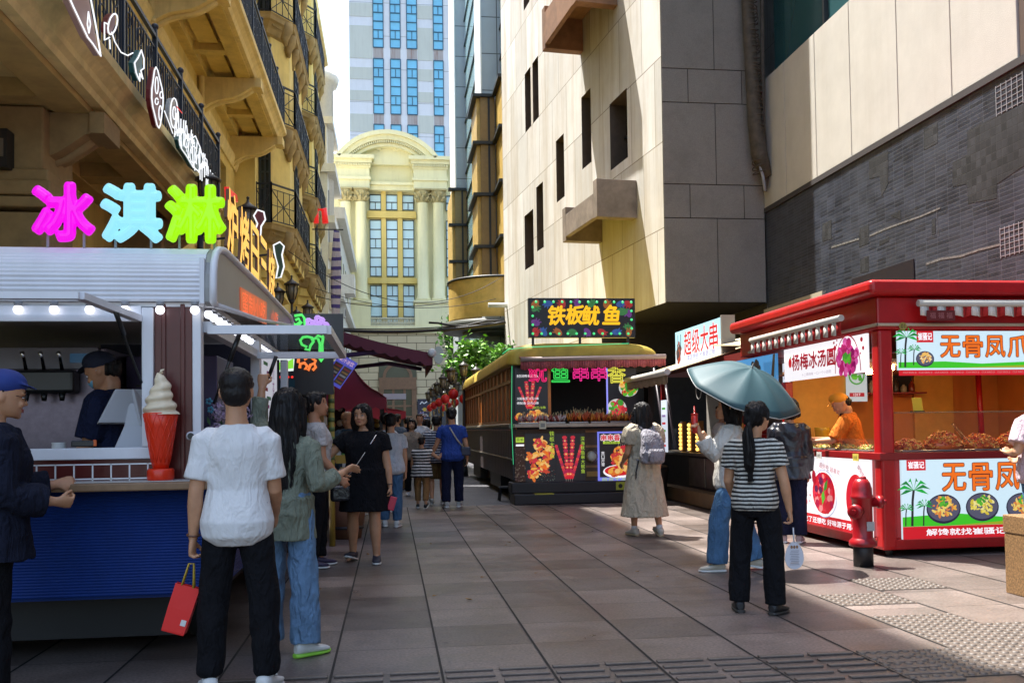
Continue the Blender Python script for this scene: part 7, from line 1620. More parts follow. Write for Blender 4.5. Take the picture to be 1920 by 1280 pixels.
# backlit sign board facing the street
t0, t1 = AX(1269, 624, XG-.05), AX(1355, 594, XG-.05); u0, u1 = AX(1275, 684, XG-.05), AX(1360, 661, XG-.05)
ztop_, zbot_ = (t0.z+t1.z)/2, (u0.z+u1.z)/2
a = Art((XG-.08, t0.y, zbot_), (0, t1.y-t0.y, 0), (0, 0, ztop_-zbot_)); a.board(em('pale blue box', (.45, .78, .92), 1.0), .01); W_, H_ = a.W, a.H
a.rect(0, 0, W_, H_*.42, em('paler blue', (.75, .90, .97), 1.0), .5)
for i, ch in enumerate('超级大串'): outline_text(a, ch, W_*(.30+.185*i), H_*.56, .42, RedI, Wt, 3, wid=W_*.165, e=.016)
a.text('本店特色 大串更过瘾', W_*.58, H_*.13, .10, em('violet ink', (.35, .22, .5), .8), 3, wid=W_*.6)
blobs(a, W_*.09, H_*.35, W_*.05, H_*.28, 24, inks('dark skewer', [(.10, .03, .03), (.35, .05, .03), (.03, .02, .05)]), .06, 3, 8); a.line([(W_*.13, H_*.3), (W_*.14, H_*.9)], .03, BK, 4); a.line([(W_*.06, H_*.3), (W_*.07, H_*.9)], .025, BK, 4)
a.done('sign_board', GS)
m = MB(); m.b2((XG-.07, t1.y, zbot_), (XG+.12, t0.y, ztop_)); m.b2((XG-.09, t1.y-.05, zbot_-.02), (XG+.13, t1.y-.001, ztop_+.03)); m.b2((XG-.02, t1.y+.2, 2.42), (XG+.05, t1.y+.3, zbot_)); m.b2((XG-.02, t0.y-.3, 2.42), (XG+.05, t0.y-.2, zbot_)); m.build('sign_housing', mat('grey sign housing', (.22, .21, .19), .5), GS)
# lit columns of bulbs and glass guard
amb = em('amber bulb', (1.0, .55, .12), 2.6)
for i, y in enumerate((16.75, 16.25, 15.8, 14.45)):
    m = MB(); m.b2((XG+.02, y-.06, zc_), (XG+.10, y+.06, zc_+.55)); po = m.build('lamp_column', mat('amber lit steel', (.30, .16, .05), .3, metal=.7), GS)
    for k in range(7 if i < 3 else 4): m = MB(); m.ball((XG+.0, y, zc_+.06+.07*k), .032, 10, 6); m.build('bulb', amb, po)
m = MB(); m.b2((XG-.03, 13.4, zc_+.001), (XG-.02, 17.2, zc_+.42)); m.build('guard_glass', gl_, GS)
a = Art((XG-.12, 17.55, zc_-.02), (0, -.35, 0), (0, 0, .98)); a.board(em('white light strip', (.75, .82, .95), .9), .02)
for i in range(6): a.rect(.06, .1+.14*i, .28, .14+.14*i, (RedI, em('violet ink', (1, 1, 1)), gfood[1])[i % 3], 1)
a.done('menu_strip', GS)
a = Art((XG+.885, 14.2, 1.55), (0, -.24, 0), (0, 0, .75)); a.board(em('white light strip', (1, 1, 1)), .015)
for i in range(6): a.rect(.05, .06+.11*i, .19, .10+.11*i, (em('violet ink', (1, 1, 1)), DRed)[i % 2], 1)
a.done('menu_strip', GS)
t = thing('slush_machine', 'red drinks machine with a clear tank at the back of the grill stall', 'machine', (XG+.6, 14.75, zc_)); m = MB(); m.b2((XG+.45, 14.5, zc_+.001), (XG+.8, 15.1, zc_+.32)); m.build('body', mat('red machine', (.40, .015, .015), .35), t, bevel=.02); m = MB(); m.b2((XG+.48, 14.55, zc_+.322), (XG+.78, 15.05, zc_+.62)); m.build('tank', mat('red slush', (.42, .03, .03), .1), t, bevel=.02)
chilx = [mat('amber food %d' % i, c, .4) for i, c in enumerate([(.55, .22, .03), (.45, .12, .02)])]
heap('flat heap of glowing amber snacks on the grill counter', XG+.3, 15.1, .16, .5, .08, chilx, 120, 77, .03, grp='food on the grill counter', zb_=zc_)
m = MB(); c = AX(1310, 733, XG+.89); m.tube([(c.x, c.y+.16*math.cos(t_), c.z+.16*math.sin(t_)) for t_ in [2*math.pi*k/24 for k in range(24)]], .008, 5, closed=True); m.build('ring_emblem', mat('grey emblem', (.16, .15, .14), .6), GS)
# leaning black poles and a bin
for i, (x0, y0, x1, y1) in enumerate(((1238, 700, 1262, 880), (1247, 715, 1271, 870), (1226, 690, 1243, 800))):
    A0, A1 = AY(x0, y0, 18.2), AY(x1, y1, 17.9); d = (A1-A0); A1 = A0+d*((A0.z-.01)/(A0.z-A1.z)); m = MB(); m.tube([A0, A1], .028, 8); tag(m.build('tent_pole', mat('dark pole', (.04, .03, .04), .4)), 'dark folded tent pole leaning between the tram and the grill stall', 'pole', 'poles leaning by the grill stall')
t = thing('waste_bin', 'dark bin at the corner of the tram steps behind the woman in white', 'bin', (4.75, 17.2, 0)); m = MB(); m.lathe([(.16, .001), (.2, .55), (.21, .56), (.19, .57)], (4.75, 16.6, 0), 18); m.build('bin', dkst, t); m = MB(); m.lathe([(.215, .57), (.2, .63), (.02, .66)], (4.75, 16.6, 0), 18); m.build('lid', blk_, t)
# ------------------------------------------------------------------ left row of stalls
NS = thing('neon_stall', 'dark snack stall with green and orange neon signs beyond the ice cream kiosk', 'stall', (-1.9, 12, 0))
YN = 10.6; XN = -.78
m = MB(); m.b2((-3.4, YN+.1, .0), (XN-.08, 13.6, .95)); m.build('counter_base', mat('dark brown stall', (.04, .02, .014), .6, var=.3), NS)
m = MB(); m.b2((-3.4, YN+.02, .951), (XN, 13.7, 1.0)); m.build('counter', mat('brown counter', (.16, .08, .035), .4), NS, bevel=.01)
m = MB(); m.b2((-3.4, YN+.1, 2.45), (XN, 13.6, 2.62)); m.b2((-3.4, 13.4, 1.0), (-3.3, 13.6, 2.45)); m.b2((-1.05, 13.5, 1.0), (-.95, 13.6, 2.45)); m.b2((-1.02, YN+.2, 1.0), (-.94, YN+.28, 2.45)); m.b2((-3.4, 13.3, 1.001), (-1.06, 13.39, 2.449)); m.build('frame', mat('stall black', (.014, .012, .014), .5), NS)
p0, p1 = AY(500, 655, YN), AY(640, 588, YN)
a = Art((p0.x, YN, p0.z), (p1.x-p0.x+.02, 0, 0), (0, 0, p1.z-p0.z)); a.board(mat('smoky sign board', (.035, .033, .035), .35), .03); a.done('neon_board', NS)
p0, p1 = AY(500, 740, YN), AY(625, 656, YN)
a = Art((p0.x, YN-.0, p0.z), (p1.x-p0.x, 0, 0), (0, 0, p1.z-p0.z-.006)); a.board(mat('dark sign board', (.014, .010, .014), .35), .03); W_, H_ = a.W, a.H
a.poly([(.03, H_*.50), (W_*.40, H_*.54), (W_*.42, H_*.86), (.03, H_*.88)], em('white green lightbox', (.8, .9, .85), 1.0), 2); a.poly([(W_*.13, H_*.55), (W_*.40, H_*.60), (W_*.40, H_*.82), (W_*.24, H_*.70), (W_*.15, H_*.78)], em('bright green', (.25, .75, .05), 1.0), 3)
for i in range(6): a.ell(W_*(.08+.06*i), H_*.40, .014, .014, em('red led', (.9, .03, .02), 1.2), 2, 8)
a.rect(.05, H_*.12, W_*.42, H_*.34, mat('teal dark glass', (.03, .07, .09), .1), 2); a.done('sign_board', NS)
def neon_line(px_, col, r=.016, Y=YN-.05, closed=False, name='neon_tube'):
    P = [AY(x, y, Y) for x, y in px_]; m = MB(); m.tube(P, r, 6, closed=closed); return m.build(name, em('neon %s' % str(col), col, 1.1), NS)
gn = (.10, .85, .15); pu = (.50, .30, .80); og = (.95, .22, .05)
neon_line([(552, 592), (566, 590), (571, 597), (572, 614)], gn); neon_line([(554, 600), (560, 597), (563, 603), (557, 607), (562, 612), (555, 614)], gn); neon_line([(550, 606), (558, 611), (566, 603)], gn)
for cx_, cy_ in ((598, 600), (581, 605), (606, 609), (590, 614)): neon_line([(cx_+9*math.cos(t_)*(.75+.25*math.cos(3*t_)), cy_+7*math.sin(t_)*(.75+.25*math.cos(3*t_))) for t_ in [2*math.pi*k/18 for k in range(18)]], pu, .02, closed=True)
neon_line([(575, 650), (566, 646), (563, 638), (568, 632), (576, 631), (585, 633), (588, 640), (582, 648), (580, 656), (572, 654)], gn, closed=True); neon_line([(583, 637), (592, 634), (596, 629), (604, 632), (608, 629)], gn); neon_line([(596, 634), (600, 645), (599, 672), (602, 677), (605, 672), (604, 645), (606, 633)], gn)
neon_line([(562, 690), (563, 682), (571, 680), (576, 686), (572, 692), (578, 694), (582, 684), (589, 681), (592, 688), (586, 694)], og); neon_line([(570, 674), (580, 668), (586, 672), (592, 676), (590, 680)], og); neon_line([(560, 672), (559, 680)], og)
# tilted blue menu board
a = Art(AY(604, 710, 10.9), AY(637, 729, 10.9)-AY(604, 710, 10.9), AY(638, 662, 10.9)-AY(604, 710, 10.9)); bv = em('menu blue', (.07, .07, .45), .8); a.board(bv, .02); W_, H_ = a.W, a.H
for i in range(2):
    a.rect(W_*(.06+.48*i), H_*.1, W_*(.48+.48*i), H_*.72, mat('menu brown', (.10, .06, .05), .6), 1)
    for k in range(5): a.rect(W_*(.1+.48*i), H_*(.14+.115*k), W_*(.44+.48*i), H_*(.20+.115*k), mat('menu bar %d' % (k % 3), ((.5, .25, .06), (.45, .06, .04), (.5, .45, .4))[k % 3], .6), 2)
a.text('果汁冰饮', W_*.5, H_*.87, H_*.16, em('pinkish ink', (.8, .5, .55), .9), 2, wid=W_*.8); tag(a.done('menu_board'), 'tilted blue menu board hanging under the maroon awning', 'menu board')
# yellow pole, goods
m = MB(); q = AY(622, 860, 11.2); m.tube([(q.x, 11.2, .001), (q.x, 11.2, 2.0)], .035, 10); yo = m.build('pole', mat('mustard paint', (.36, .27, .04), .5, var=.2), NS); m = MB()
for i in range(8): m.lathe([(.037, 1.0+.11*i), (.037, 1.05+.11*i)], (q.x, 11.2, 0), 10)
m.build('pole_band', mat('green band', (.10, .16, .05), .6), yo)
a = Art((XN-.02, YN+.08, .12), (0, .9, 0), (0, 0, .75)); a.board(em('violet panel', (.10, .07, .40), .7), .02); W_, H_ = a.W, a.H
for i in range(10): a.rect(W_*(.1+.4*(i % 2)), H_*(.08+.17*(i//2)), W_*(.4+.4*(i % 2)), H_*(.18+.17*(i//2)), (Wt, mat('panel red', (.5, .03, .05), .6))[i % 3 == 0], 1)
a.done('front_panel', NS)
t = thing('wooden_barrel', 'brown wooden barrel standing beside the violet front panel', 'barrel', (-.55, 12.0, 0)); bw_ = mat('barrel wood', (.15, .07, .03), .6, var=.3)
m = MB(); m.lathe([(.18, .001), (.23, .3), (.24, .45), (.22, .65), (.18, .85), (.16, .85)], (-.56, 12.0, 0), 20); m.build('barrel', bw_, t); m = MB()
for z, r_ in ((.12, .206), (.7, .214)): m.lathe([(r_, z), (r_+.006, z), (r_+.006, z+.04), (r_, z+.04)], (-.56, 12.0, 0), 20)
m.build('hoop', dkst, t)
r = random.Random(12); cols_ = [mat('packet %d' % i, c, .45) for i, c in enumerate([(.55, .42, .08), (.5, .06, .04), (.6, .57, .5), (.1, .25, .06), (.45, .25, .08), (.08, .1, .3)])]
lab_ = ['small bright snack packet stacked on the left stall counters', 'snack packets and toys on the left stalls']
pk = None
for k in range(46):
    x = r.uniform(-1.2, XN-.05); y = r.uniform(11.2, 13.4); z = 1.0
    m = MB(); w2 = r.uniform(.05, .1); h2 = r.uniform(.08, .2); q2 = Vector((x, y, 1.0))
    row = k % 4; q2.z = 1.001+.2*row; 
    rings = [[q2+Vector((w2*sx*s_, .04*sy*s_, z2)) for sx, sy in ((-1, -1), (1, -1), (1, 1), (-1, 1))] for s_, z2 in ((.75, 0), (1, .02), (1, h2*.8), (.6, h2))]
    m.loft(rings, smooth=False); tag(m.build('snack_packet', cols_[k % 6], bevel=.006), *[lab_[0], 'packet', lab_[1]])
m = MB()
for z in (1.19, 1.39, 1.59): m.b2((-1.3, 11.1, z), (XN-.0, 13.45, z+.01))
m.build('shelf', mat('shelf wood', (.2, .12, .05), .5), NS)
# yellow baskets by the counter
for i, (x, y, z) in enumerate(((645, 868, 11.6), (655, 890, 12.2), (650, 905, 11.9))):
    q = AY(x, y, z); t = thing('yellow_basket', 'yellow woven basket of packets at the front of the left stall', 'basket', (q.x, z, q.z), 0, 'yellow baskets at the left stall'); m = MB(); m.loft([[q+Vector((.11*s_*sx, .09*s_*sy, h2)) for sx, sy in ((-1, -1), (1, -1), (1, 1), (-1, 1))] for s_, h2 in ((.8, 0), (1, .1), (.95, .1), (.75, .02))], smooth=False); m.build('basket', mat('yellow basket', (.5, .32, .05), .6), t); m = MB()
    for k in range(3): m.box((q.x-.06+.06*k, z, q.z+.12), (.05, .1, .12), mi=k)
    m.build('packets', cols_[2:5], t)
m = MB(); m.b2((-.80, 11.5, .0), (-.45, 12.5, .88)); 
# awnings on the left
maro = mat('maroon awning', (.10, .008, .022), .7, var=.12, vscale=3); mard = mat('awning underside', (.055, .02, .018), .85)
def awning(label, X0, X1, Y0, Y1, z0, z1, drop, mtop, grp='maroon awnings of the left stalls', arms=True, gable=0):
    t = thing('awning', label, 'awning', (X0, (Y0+Y1)/2, z0), 0, grp); m = MB(); N = 16
    def srf(dz): return [[Vector((X0+(X1-X0)*i/N, Y0+(Y1-Y0)*k/6, z0+(z1-z0)*i/N+dz-.03*math.sin(math.pi*i/N)-.015*math.sin(k*2.1)*math.sin(math.pi*i/N))) for k in range(7)] for i in range(N+1)]
    S = srf(0); vs = [p for row in S for p in row]; fs = [(i*7+k, (i+1)*7+k, (i+1)*7+k+1, i*7+k+1) for i in range(N) for k in range(6)]
    m.add(vs, fs, 0, True); o = m.build('cloth', mtop, t); s_ = o.modifiers.new('s', 'SOLIDIFY'); s_.thickness = .012
    m = MB(); M_ = 36
    for i in range(M_):
        f0, f1 = i/M_, (i+1)/M_; d = lambda f: drop*(.8+.2*abs(math.sin(f*9*math.pi)))
        m.add([Vector((X1+.004, Y0+(Y1-Y0)*f0, z1)), Vector((X1+.004, Y0+(Y1-Y0)*f1, z1)), Vector((X1+.004, Y0+(Y1-Y0)*f1, z1-d(f1))), Vector((X1+.004, Y0+(Y1-Y0)*f0, z1-d(f0)))], [(0, 1, 2, 3)])
        m.add([Vector((X0+(X1-X0)*f0, Y0-.004, z0+(z1-z0)*f0-.03*math.sin(math.pi*f0))), Vector((X0+(X1-X0)*f1, Y0-.004, z0+(z1-z0)*f1-.03*math.sin(math.pi*f1))), Vector((X0+(X1-X0)*f1, Y0-.004, z0+(z1-z0)*f1-d(f1))), Vector((X0+(X1-X0)*f0, Y0-.004, z0+(z1-z0)*f0-d(f0)))], [(0, 1, 2, 3)])
    o = m.build('valance', mtop, t); s_ = o.modifiers.new('s', 'SOLIDIFY'); s_.thickness = .006
    if arms:
        for y in (Y0+.12, Y1-.12):
            m = MB(); m.tube([(X0+.05, y, z0-.38), ((X0+X1)/2+.1, y, z0-.30), (X1-.05, y, z1-.05)], .03, 8); m.build('arm', mat('violet grey arm', (.10, .05, .13), .4), t)
    m = MB(); m.tube([(X1, Y0-.03, z1), (X1, Y1+.03, z1)], .04, 10); m.build('front_bar', mat('beige bar', (.30, .22, .17), .5), t); m = MB(); m.ball((X1, Y0-.05, z1+.0), .055, 12, 8); m.build('end_cap', mat('white cap', (.6, .6, .58), .5), t)
    return t
awning('dark maroon awning reaching furthest over the street from the neon stall', -.8, .52, 11.9, 14.4, 2.64, 2.30, .18, maro)
mar2 = mat('wine red awning', (.24, .008, .032), .45, var=.1, vscale=3)
def tent(label, xs, z0, z1, Y0, Y1, mtop, drop=.2):
    """gabled street canopy: ridge along the street between two eaves"""
    t = thing('street_canopy', label, 'canopy', ((xs[0]+xs[2])/2, (Y0+Y1)/2, z0), 0, 'wine red canopies over the left stalls'); m = MB()
    P = [(xs[0], z0), (xs[1], z1), (xs[2], z0)]; N = 8; prof_ = []
    for (xa, za_), (xb, zb2_) in zip(P, P[1:]):
        for i in range(N): f = i/N; prof_.append((xa+(xb-xa)*f, za_+(zb2_-za_)*f-.07*math.sin(math.pi*f)))
    prof_.append(P[-1]); rings = [[Vector((x, Y0+(Y1-Y0)*k/5, z+.02*math.sin(k*1.9+j))) for j, (x, z) in enumerate(prof_)] for k in range(6)]
    n = len(prof_); vs = [p for r_ in rings for p in r_]; fs = [(k*n+j, k*n+j+1, (k+1)*n+j+1, (k+1)*n+j) for k in range(5) for j in range(n-1)]
    fs2 = [tuple(range(n))]; m.add(vs, fs, 0, True); o = m.build('roof_cloth', mtop, t); s_ = o.modifiers.new('s', 'SOLIDIFY'); s_.thickness = .01
    m = MB(); m.face([Vector((x, Y0+.05, z)) for x, z in prof_]+[Vector((xs[2], Y0+.05, z0-.01)), Vector((xs[0], Y0+.05, z0-.01))][:0]); 
    M_ = 40
    for i in range(M_):
        f0, f1 = i/M_, (i+1)/M_; x0_, x1_ = xs[0]+(xs[2]-xs[0])*f0, xs[0]+(xs[2]-xs[0])*f1; d0, d1 = drop*(.75+.25*abs(math.sin(f0*25))), drop*(.75+.25*abs(math.sin(f1*25)))
        m.add([(x0_, Y0, z0), (x1_, Y0, z0), (x1_, Y0, z0-d1), (x0_, Y0, z0-d0)], [(0, 1, 2, 3)])
        y0__, y1__ = Y0+(Y1-Y0)*f0, Y0+(Y1-Y0)*f1; m.add([(xs[2], y0__, z0), (xs[2], y1__, z0), (xs[2], y1__, z0-d1), (xs[2], y0__, z0-d0)], [(0, 1, 2, 3)])
    o = m.build('valance', mtop, t); s_ = o.modifiers.new('s', 'SOLIDIFY'); s_.thickness = .005
    m = MB()
    for x in (xs[0]+.05, xs[2]-.08):
        for y in (Y0+.08, Y1-.1): m.bar((x, y, .001), (x, y, z0-.01), .05)
    m.build('leg', dkst, t)
    return t
q = lambda x, y, Y: AY(x, y, Y)
tent('wine red canopy under the dark awning behind the blue menu board', (q(560, 740, 15.6).x, q(660, 740, 15.6).x, q(724, 740, 15.6).x), q(700, 745, 15.6).z, q(700, 694, 15.6).z+.06, 15.5, 18.6, mar2)
tent('brighter red canopy further down beyond the wine red one', (q(600, 790, 24).x, q(690, 760, 24).x, q(760, 772, 24).x), q(700, 772, 24).z, q(700, 748, 24).z, 23.5, 29, mat('sunlit red canopy', (.42, .02, .03), .7))
tent('smallest red canopy in the distance by the arched door', (q(620, 790, 36).x, q(700, 760, 36).x, q(752, 772, 36).x), q(700, 774, 36).z, q(700, 758, 36).z, 35.5, 41, mat('sunlit red canopy', (1, 1, 1)))
# stalls under them with hanging goods
for yy, xr in ((16.0, -.75), (24.5, -.2), (36.3, -.2)):
    t = thing('market_stall', {16.0: 'stall of toys and packets under the wine red canopy', 24.5: 'stall hung with souvenirs under the brighter red canopy', 36.3: 'distant stall of goods under the smallest red canopy'}[yy], 'stall', (-1.8, yy+1, 0)); m = MB(); m.b2((-3.2, yy, .001), (xr-.1, yy+2.2, .9)); m.build('counter', mat('stall brown', (.1, .05, .03), .6, var=.3), t)
    m = MB()
    for k in range(90):
        x = xr-.15-r.random()*1.0; y = yy-.02+r.random()*1.8; z = .95+r.random()*1.0; s_ = r.uniform(.03, .08)
        m.ball((x, y, z), (s_, s_*.7, s_), 7, 5, r.randrange(6))
    g = m.build('goods', cols_, t); g['kind'] = 'stuff'
    m = MB(); m.b2((-3.2, yy+2.0, .9), (xr-.1, yy+2.1, 2.2)); m.build('back_board', mat('stall dark back', (.03, .02, .02), .7), t)
    for k in range(4): m = MB(); m.ball((xr-.3-.35*k, yy+.4, 2.05), .05, 10, 6); m.build('lamp', em('warm bulb', (1.0, .72, .35), 2.5), t)
m = MB(); A0 = q(724, 745, 17); m.b2((A0.x-.05, 16.8, A0.z-.04), (A0.x+.35, 17.2, A0.z+.06)); tag(m.build('security_camera', mat('white box', (.6, .6, .6), .5)), 'white box camera fixed at the corner of the wine red canopy', 'camera')
# ------------------------------------------------------------------ lamps
def lantern(mb1, mb2, c, s=1.0):
    c = Vector(c); mb1.lathe([(.02*s, .40*s), (.03*s, .34*s), (.06*s, .31*s), (.20*s, .22*s), (.205*s, .19*s), (.15*s, .18*s)], c, 12); mb1.ball(c+Vector((0, 0, .42*s)), .03*s, 8, 6); mb1.lathe([(.07*s, -.22*s), (.09*s, -.2*s), (.05*s, -.28*s), (.02*s, -.32*s)], c, 10)
    for k in range(6):
        t_ = k*math.pi/3; mb1.tube([c+Vector((.085*s*math.cos(t_), .085*s*math.sin(t_), -.2*s)), c+Vector((.14*s*math.cos(t_), .14*s*math.sin(t_), .0)), c+Vector((.15*s*math.cos(t_), .15*s*math.sin(t_), .19*s))], .011*s, 5)
    mb2.lathe([(.078*s, -.2*s), (.13*s, 0), (.14*s, .18*s)], c, 12)
li = mat('lamp iron', (.018, .016, .017), .5); lg = mat('smoky lamp glass', (.20, .17, .12), .2)
for i, (Y, hs) in enumerate(((15.2, [(390, 362)]), (18.4, [(465, 412)]), (25, [(547, 548), (521, 562)]), (31, [(577, 588), (556, 600)]))):
    P = [AY(x, y, Y) for x, y in hs]; cx_ = min(p.x for p in P)-.12 if len(P) == 1 else sum(p.x for p in P)/2; zt2 = min(p.z for p in P)-.55
    t = thing('street_lamp', ['ornate black street lamp above the lime roof character', 'ornate black street lamp behind the amber roof characters', 'twin headed black street lamp past the end of the kiosk roof', 'furthest twin headed black street lamp on the left side'][i], 'street lamp', (cx_, Y, 0), 0, 'ornate black street lamps on the left')
    m = MB(); m.lathe([(.16, .001), (.16, .3), (.09, .5), (.055, .9), (.05, zt2)], (cx_, Y, 0), 12); m.build('pole', li, t)
    for p in P:
        m1, m2 = MB(), MB(); lantern(m1, m2, p); m1.tube([(cx_, Y, zt2-.05), (cx_+(p.x-cx_)*.7, Y, zt2-.12), (p.x, Y, zt2+.05), (p.x, Y, p.z-.3)], .03, 8); lo_ = m1.build('lantern', li, t); m2.build('glass', lg, lo_)
lr = mat('red lantern silk', (.55, .008, .012), .5, ) ; 
lr2 = mat('lantern gold', (.5, .33, .06), .4)
root0 = None
for i, x in enumerate((870, 852, 838, 827, 818)):
    X_ = 2.08; Y = X_*1770/(x-733)*1.0; Y = AX(x, 760, X_).y; loc = (X_, Y, 0)
    lab = ['black lantern post nearest the rear end of the tram, hung with red lanterns', 'second lantern post beyond the tram, red lanterns on both arms', 'third lantern post in the row beyond the tram', 'fourth lantern post in the row beyond the tram', 'furthest lantern post in the row beyond the tram'][i]
    if root0 is None:
        t = root0 = thing('lantern_post', lab, 'lantern post', loc, 0, 'posts hung with red lanterns'); m = MB(); m.lathe([(.1, .001), (.1, .2), (.05, .35), (.04, 2.75)], loc, 10); m.bar((X_-.36, Y, 2.62), (X_+.36, Y, 2.62), .03); m.build('pole', li, t)
        for dx in (-.36, 0, .36): m1, m2 = MB(), MB(); lantern(m1, m2, (X_+dx, Y, 2.86 if dx else 3.0), .8); lo_ = m1.build('lantern', li, t); m2.build('glass', lg, lo_)
        for dx in (-.30, .30):
            m = MB(); m.lathe([(.05, .13), (.08, .115), (.13, .055), (.145, -.02), (.13, -.09), (.08, -.15), (.05, -.165)], (X_+dx, Y-.05, 2.36), 14); ro = m.build('red_lantern', lr, t); m = MB(); m.lathe([(.052, .13), (.052, .165)], (X_+dx, Y-.05, 2.36), 10); m.lathe([(.052, -.165), (.052, -.195)], (X_+dx, Y-.05, 2.36), 10); m.tube([(X_+dx, Y-.05, 2.14), (X_+dx, Y-.05, 1.95)], [.02, .03], 6); m.build('tassel', lr2, ro)
    else: dup(root0, loc, 0, lab)
# ------------------------------------------------------------------ cables, banner, small signs
m = MB(); A0, A1 = AY(600, 616, 24), AY(948, 604, 24)
for d, r_, sg in ((0, .045, .30), (.06, .02, .36), (.10, .015, .24)):
    m.tube([A0.lerp(A1, i/20)+Vector((0, d, -4*sg*(i/20)*(1-i/20)*.5+d*.5)) for i in range(21)], r_, 6)
m.tube([A1.lerp(A0, i/8*.42)+Vector((0, .02, .06*math.sin(i))) for i in range(9)], .03, 6)
tag(m.build('overhead_cable', mat('black cable', (.012, .012, .014), .6)), 'bundle of black cables sagging across the street below the facade', 'cable')
m = MB(); A0, A1 = AY(560, 545, 40), AY(866, 560, 40); m.tube([A0.lerp(A1, i/20)+Vector((0, 0, -2*(i/20)*(1-i/20))) for i in range(21)], .018, 5); tag(m.build('thin_cable', mat('black cable', (1, 1, 1))), 'thin single wire crossing in front of the yellow columns', 'cable')
bn = stripes('striped banner', (.55, .50, .58), (.08, .06, .26), .36, .62, 2); m = MB(); B0, B1 = AY(631, 432, 36), AY(629, 606, 36); N = 24; rows = []
for i in range(N+1): f = i/N; rows.append([B0.lerp(B1, f)+Vector((s_*(.10+.1*math.sin(f*3.0)), .06*math.sin(f*7+s_), .18*s_*0)) for s_ in (-1, -.3, .3, 1)])
vs = [p for r_ in rows for p in r_]; m.add(vs, [(i*4+k, i*4+k+1, (i+1)*4+k+1, (i+1)*4+k) for i in range(N) for k in range(3)], 0, True)
t = thing('hanging_banner', 'long narrow striped banner hanging at the end of the left building', 'banner', (B0.x, 36, 0)); o = m.build('cloth', bn, t); s_ = o.modifiers.new('s', 'SOLIDIFY'); s_.thickness = .01; m = MB(); m.bar(B0+Vector((-.9, 0, .03)), B0+Vector((.25, 0, .03)), .04); m.build('rod', li, t)
q0 = AY(601, 405, 40); m = MB(); m.tube([(q0.x-.2, 40, q0.z-.3), (q0.x-.2, 40, q0.z+.28), (q0.x+.15, 40, q0.z+.28), (q0.x+.2, 40, q0.z-.3)], .13, 8); tag(m.build('red_sign', em('red plastic sign', (.75, .02, .02), .9)), 'red looped sign on the ledge of the far cream building', 'sign')
# neon outline signs along the lower balcony railing
XNS = -2.86
def nsign(label, outline_, fill, edge, th=.05, extra=(), grp='outlined neon signs on the lower balcony railing'):
    c = AX(*outline_[0], XNS); t = thing('neon_sign', label, 'neon sign', (XNS, c.y, c.z), 0, grp); P = [AX(x, y, XNS) for x, y in outline_]
    m = MB(); m.prism(P, (th, 0, 0)); m.build('panel', fill, t); m = MB(); m.tube([p+Vector((th+.02, 0, 0)) for p in P], .0085, 6, closed=True); m.build('outline', edge, t)
    for pts, mm in extra: m = MB(); m.tube([AX(x, y, XNS)+Vector((th+.03, 0, 0)) for x, y in pts], .007, 6); m.build('neon_tube', mm, t)
wn = em('white neon', (.92, .95, 1.0), 1.15); bnr = mat('dark red panel', (.16, .012, .012), .4); pnk = mat('dusty pink panel', (.50, .34, .30), .6); tl_ = mat('dark teal panel', (.02, .12, .12), .4)
def E_(cx_, cy_, rx, ry, n=14, rot=0, wob=0): return [(cx_+rx*math.cos(t_)*(1+wob*math.cos(4*t_))*math.cos(rot)-ry*math.sin(t_)*(1+wob*math.cos(4*t_))*math.sin(rot), cy_+rx*math.cos(t_)*(1+wob*math.cos(4*t_))*math.sin(rot)+ry*math.sin(t_)*(1+wob*math.cos(4*t_))*math.cos(rot)) for t_ in [2*math.pi*k/n for k in range(n)]]
nsign('large pink white outlined sign at the near end of the balcony', [(112, -10), (122, 12), (138, 45), (150, 70), (160, 82), (175, 105), (168, 62), (160, 20), (154, -10)], pnk, wn, extra=(([(150, 62), (147, 45), (149, 22), (153, 45), (150, 62)], wn),))
nsign('small red strawberry shaped neon sign beside the pink one', E_(198, 45, 8, 20, 12, .25), bnr, wn, extra=(([(186, 45), (180, 42), (180, 75), (190, 70)], wn), ([(194, 60), (200, 78), (212, 98), (225, 104), (235, 99)], wn), ([(190, 74), (191, 92)], wn)))
nsign('teal leaf shaped neon sign on the balcony railing', [(240, 118), (247, 108), (253, 94), (258, 110), (258, 128), (252, 132), (256, 148), (250, 138), (250, 152), (243, 136)], tl_, wn)
nsign('dark red lotus root neon sign on the balcony railing', E_(284, 183, 10, 52, 20, -.05, .10), bnr, wn, extra=((E_(281, 160, 3, 16)+[(284, 160)], wn), (E_(290, 178, 3, 6), wn), (E_(281, 190, 3, 6), wn), (E_(288, 212, 3, 14), wn), ([(296, 208), (304, 228), (312, 250)], wn)))
nsign('white ringed neon sign next to the lotus root', E_(316, 212, 7, 28, 16), mat('pale panel', (.42, .42, .40), .5), wn, extra=((E_(315, 212, 3, 12), wn), ([(320, 200), (330, 212)], em('red neon', (.8, .05, .05), 1))))
nsign('teal fish shaped neon sign at the far end of the balcony', [(326, 262), (333, 244), (345, 262), (357, 255), (366, 276), (372, 300), (364, 322), (352, 312), (340, 292), (330, 278)], tl_, wn, extra=((E_(352, 290, 7, 16), wn), (E_(338, 268, 4, 9), wn), ([(366, 285), (378, 300), (380, 330)], wn)))
t = thing('neon_lettering', 'cluster of white neon strokes on stands above the teal fish', 'neon sign', (XNS, 14, 6)); r = random.Random(2)
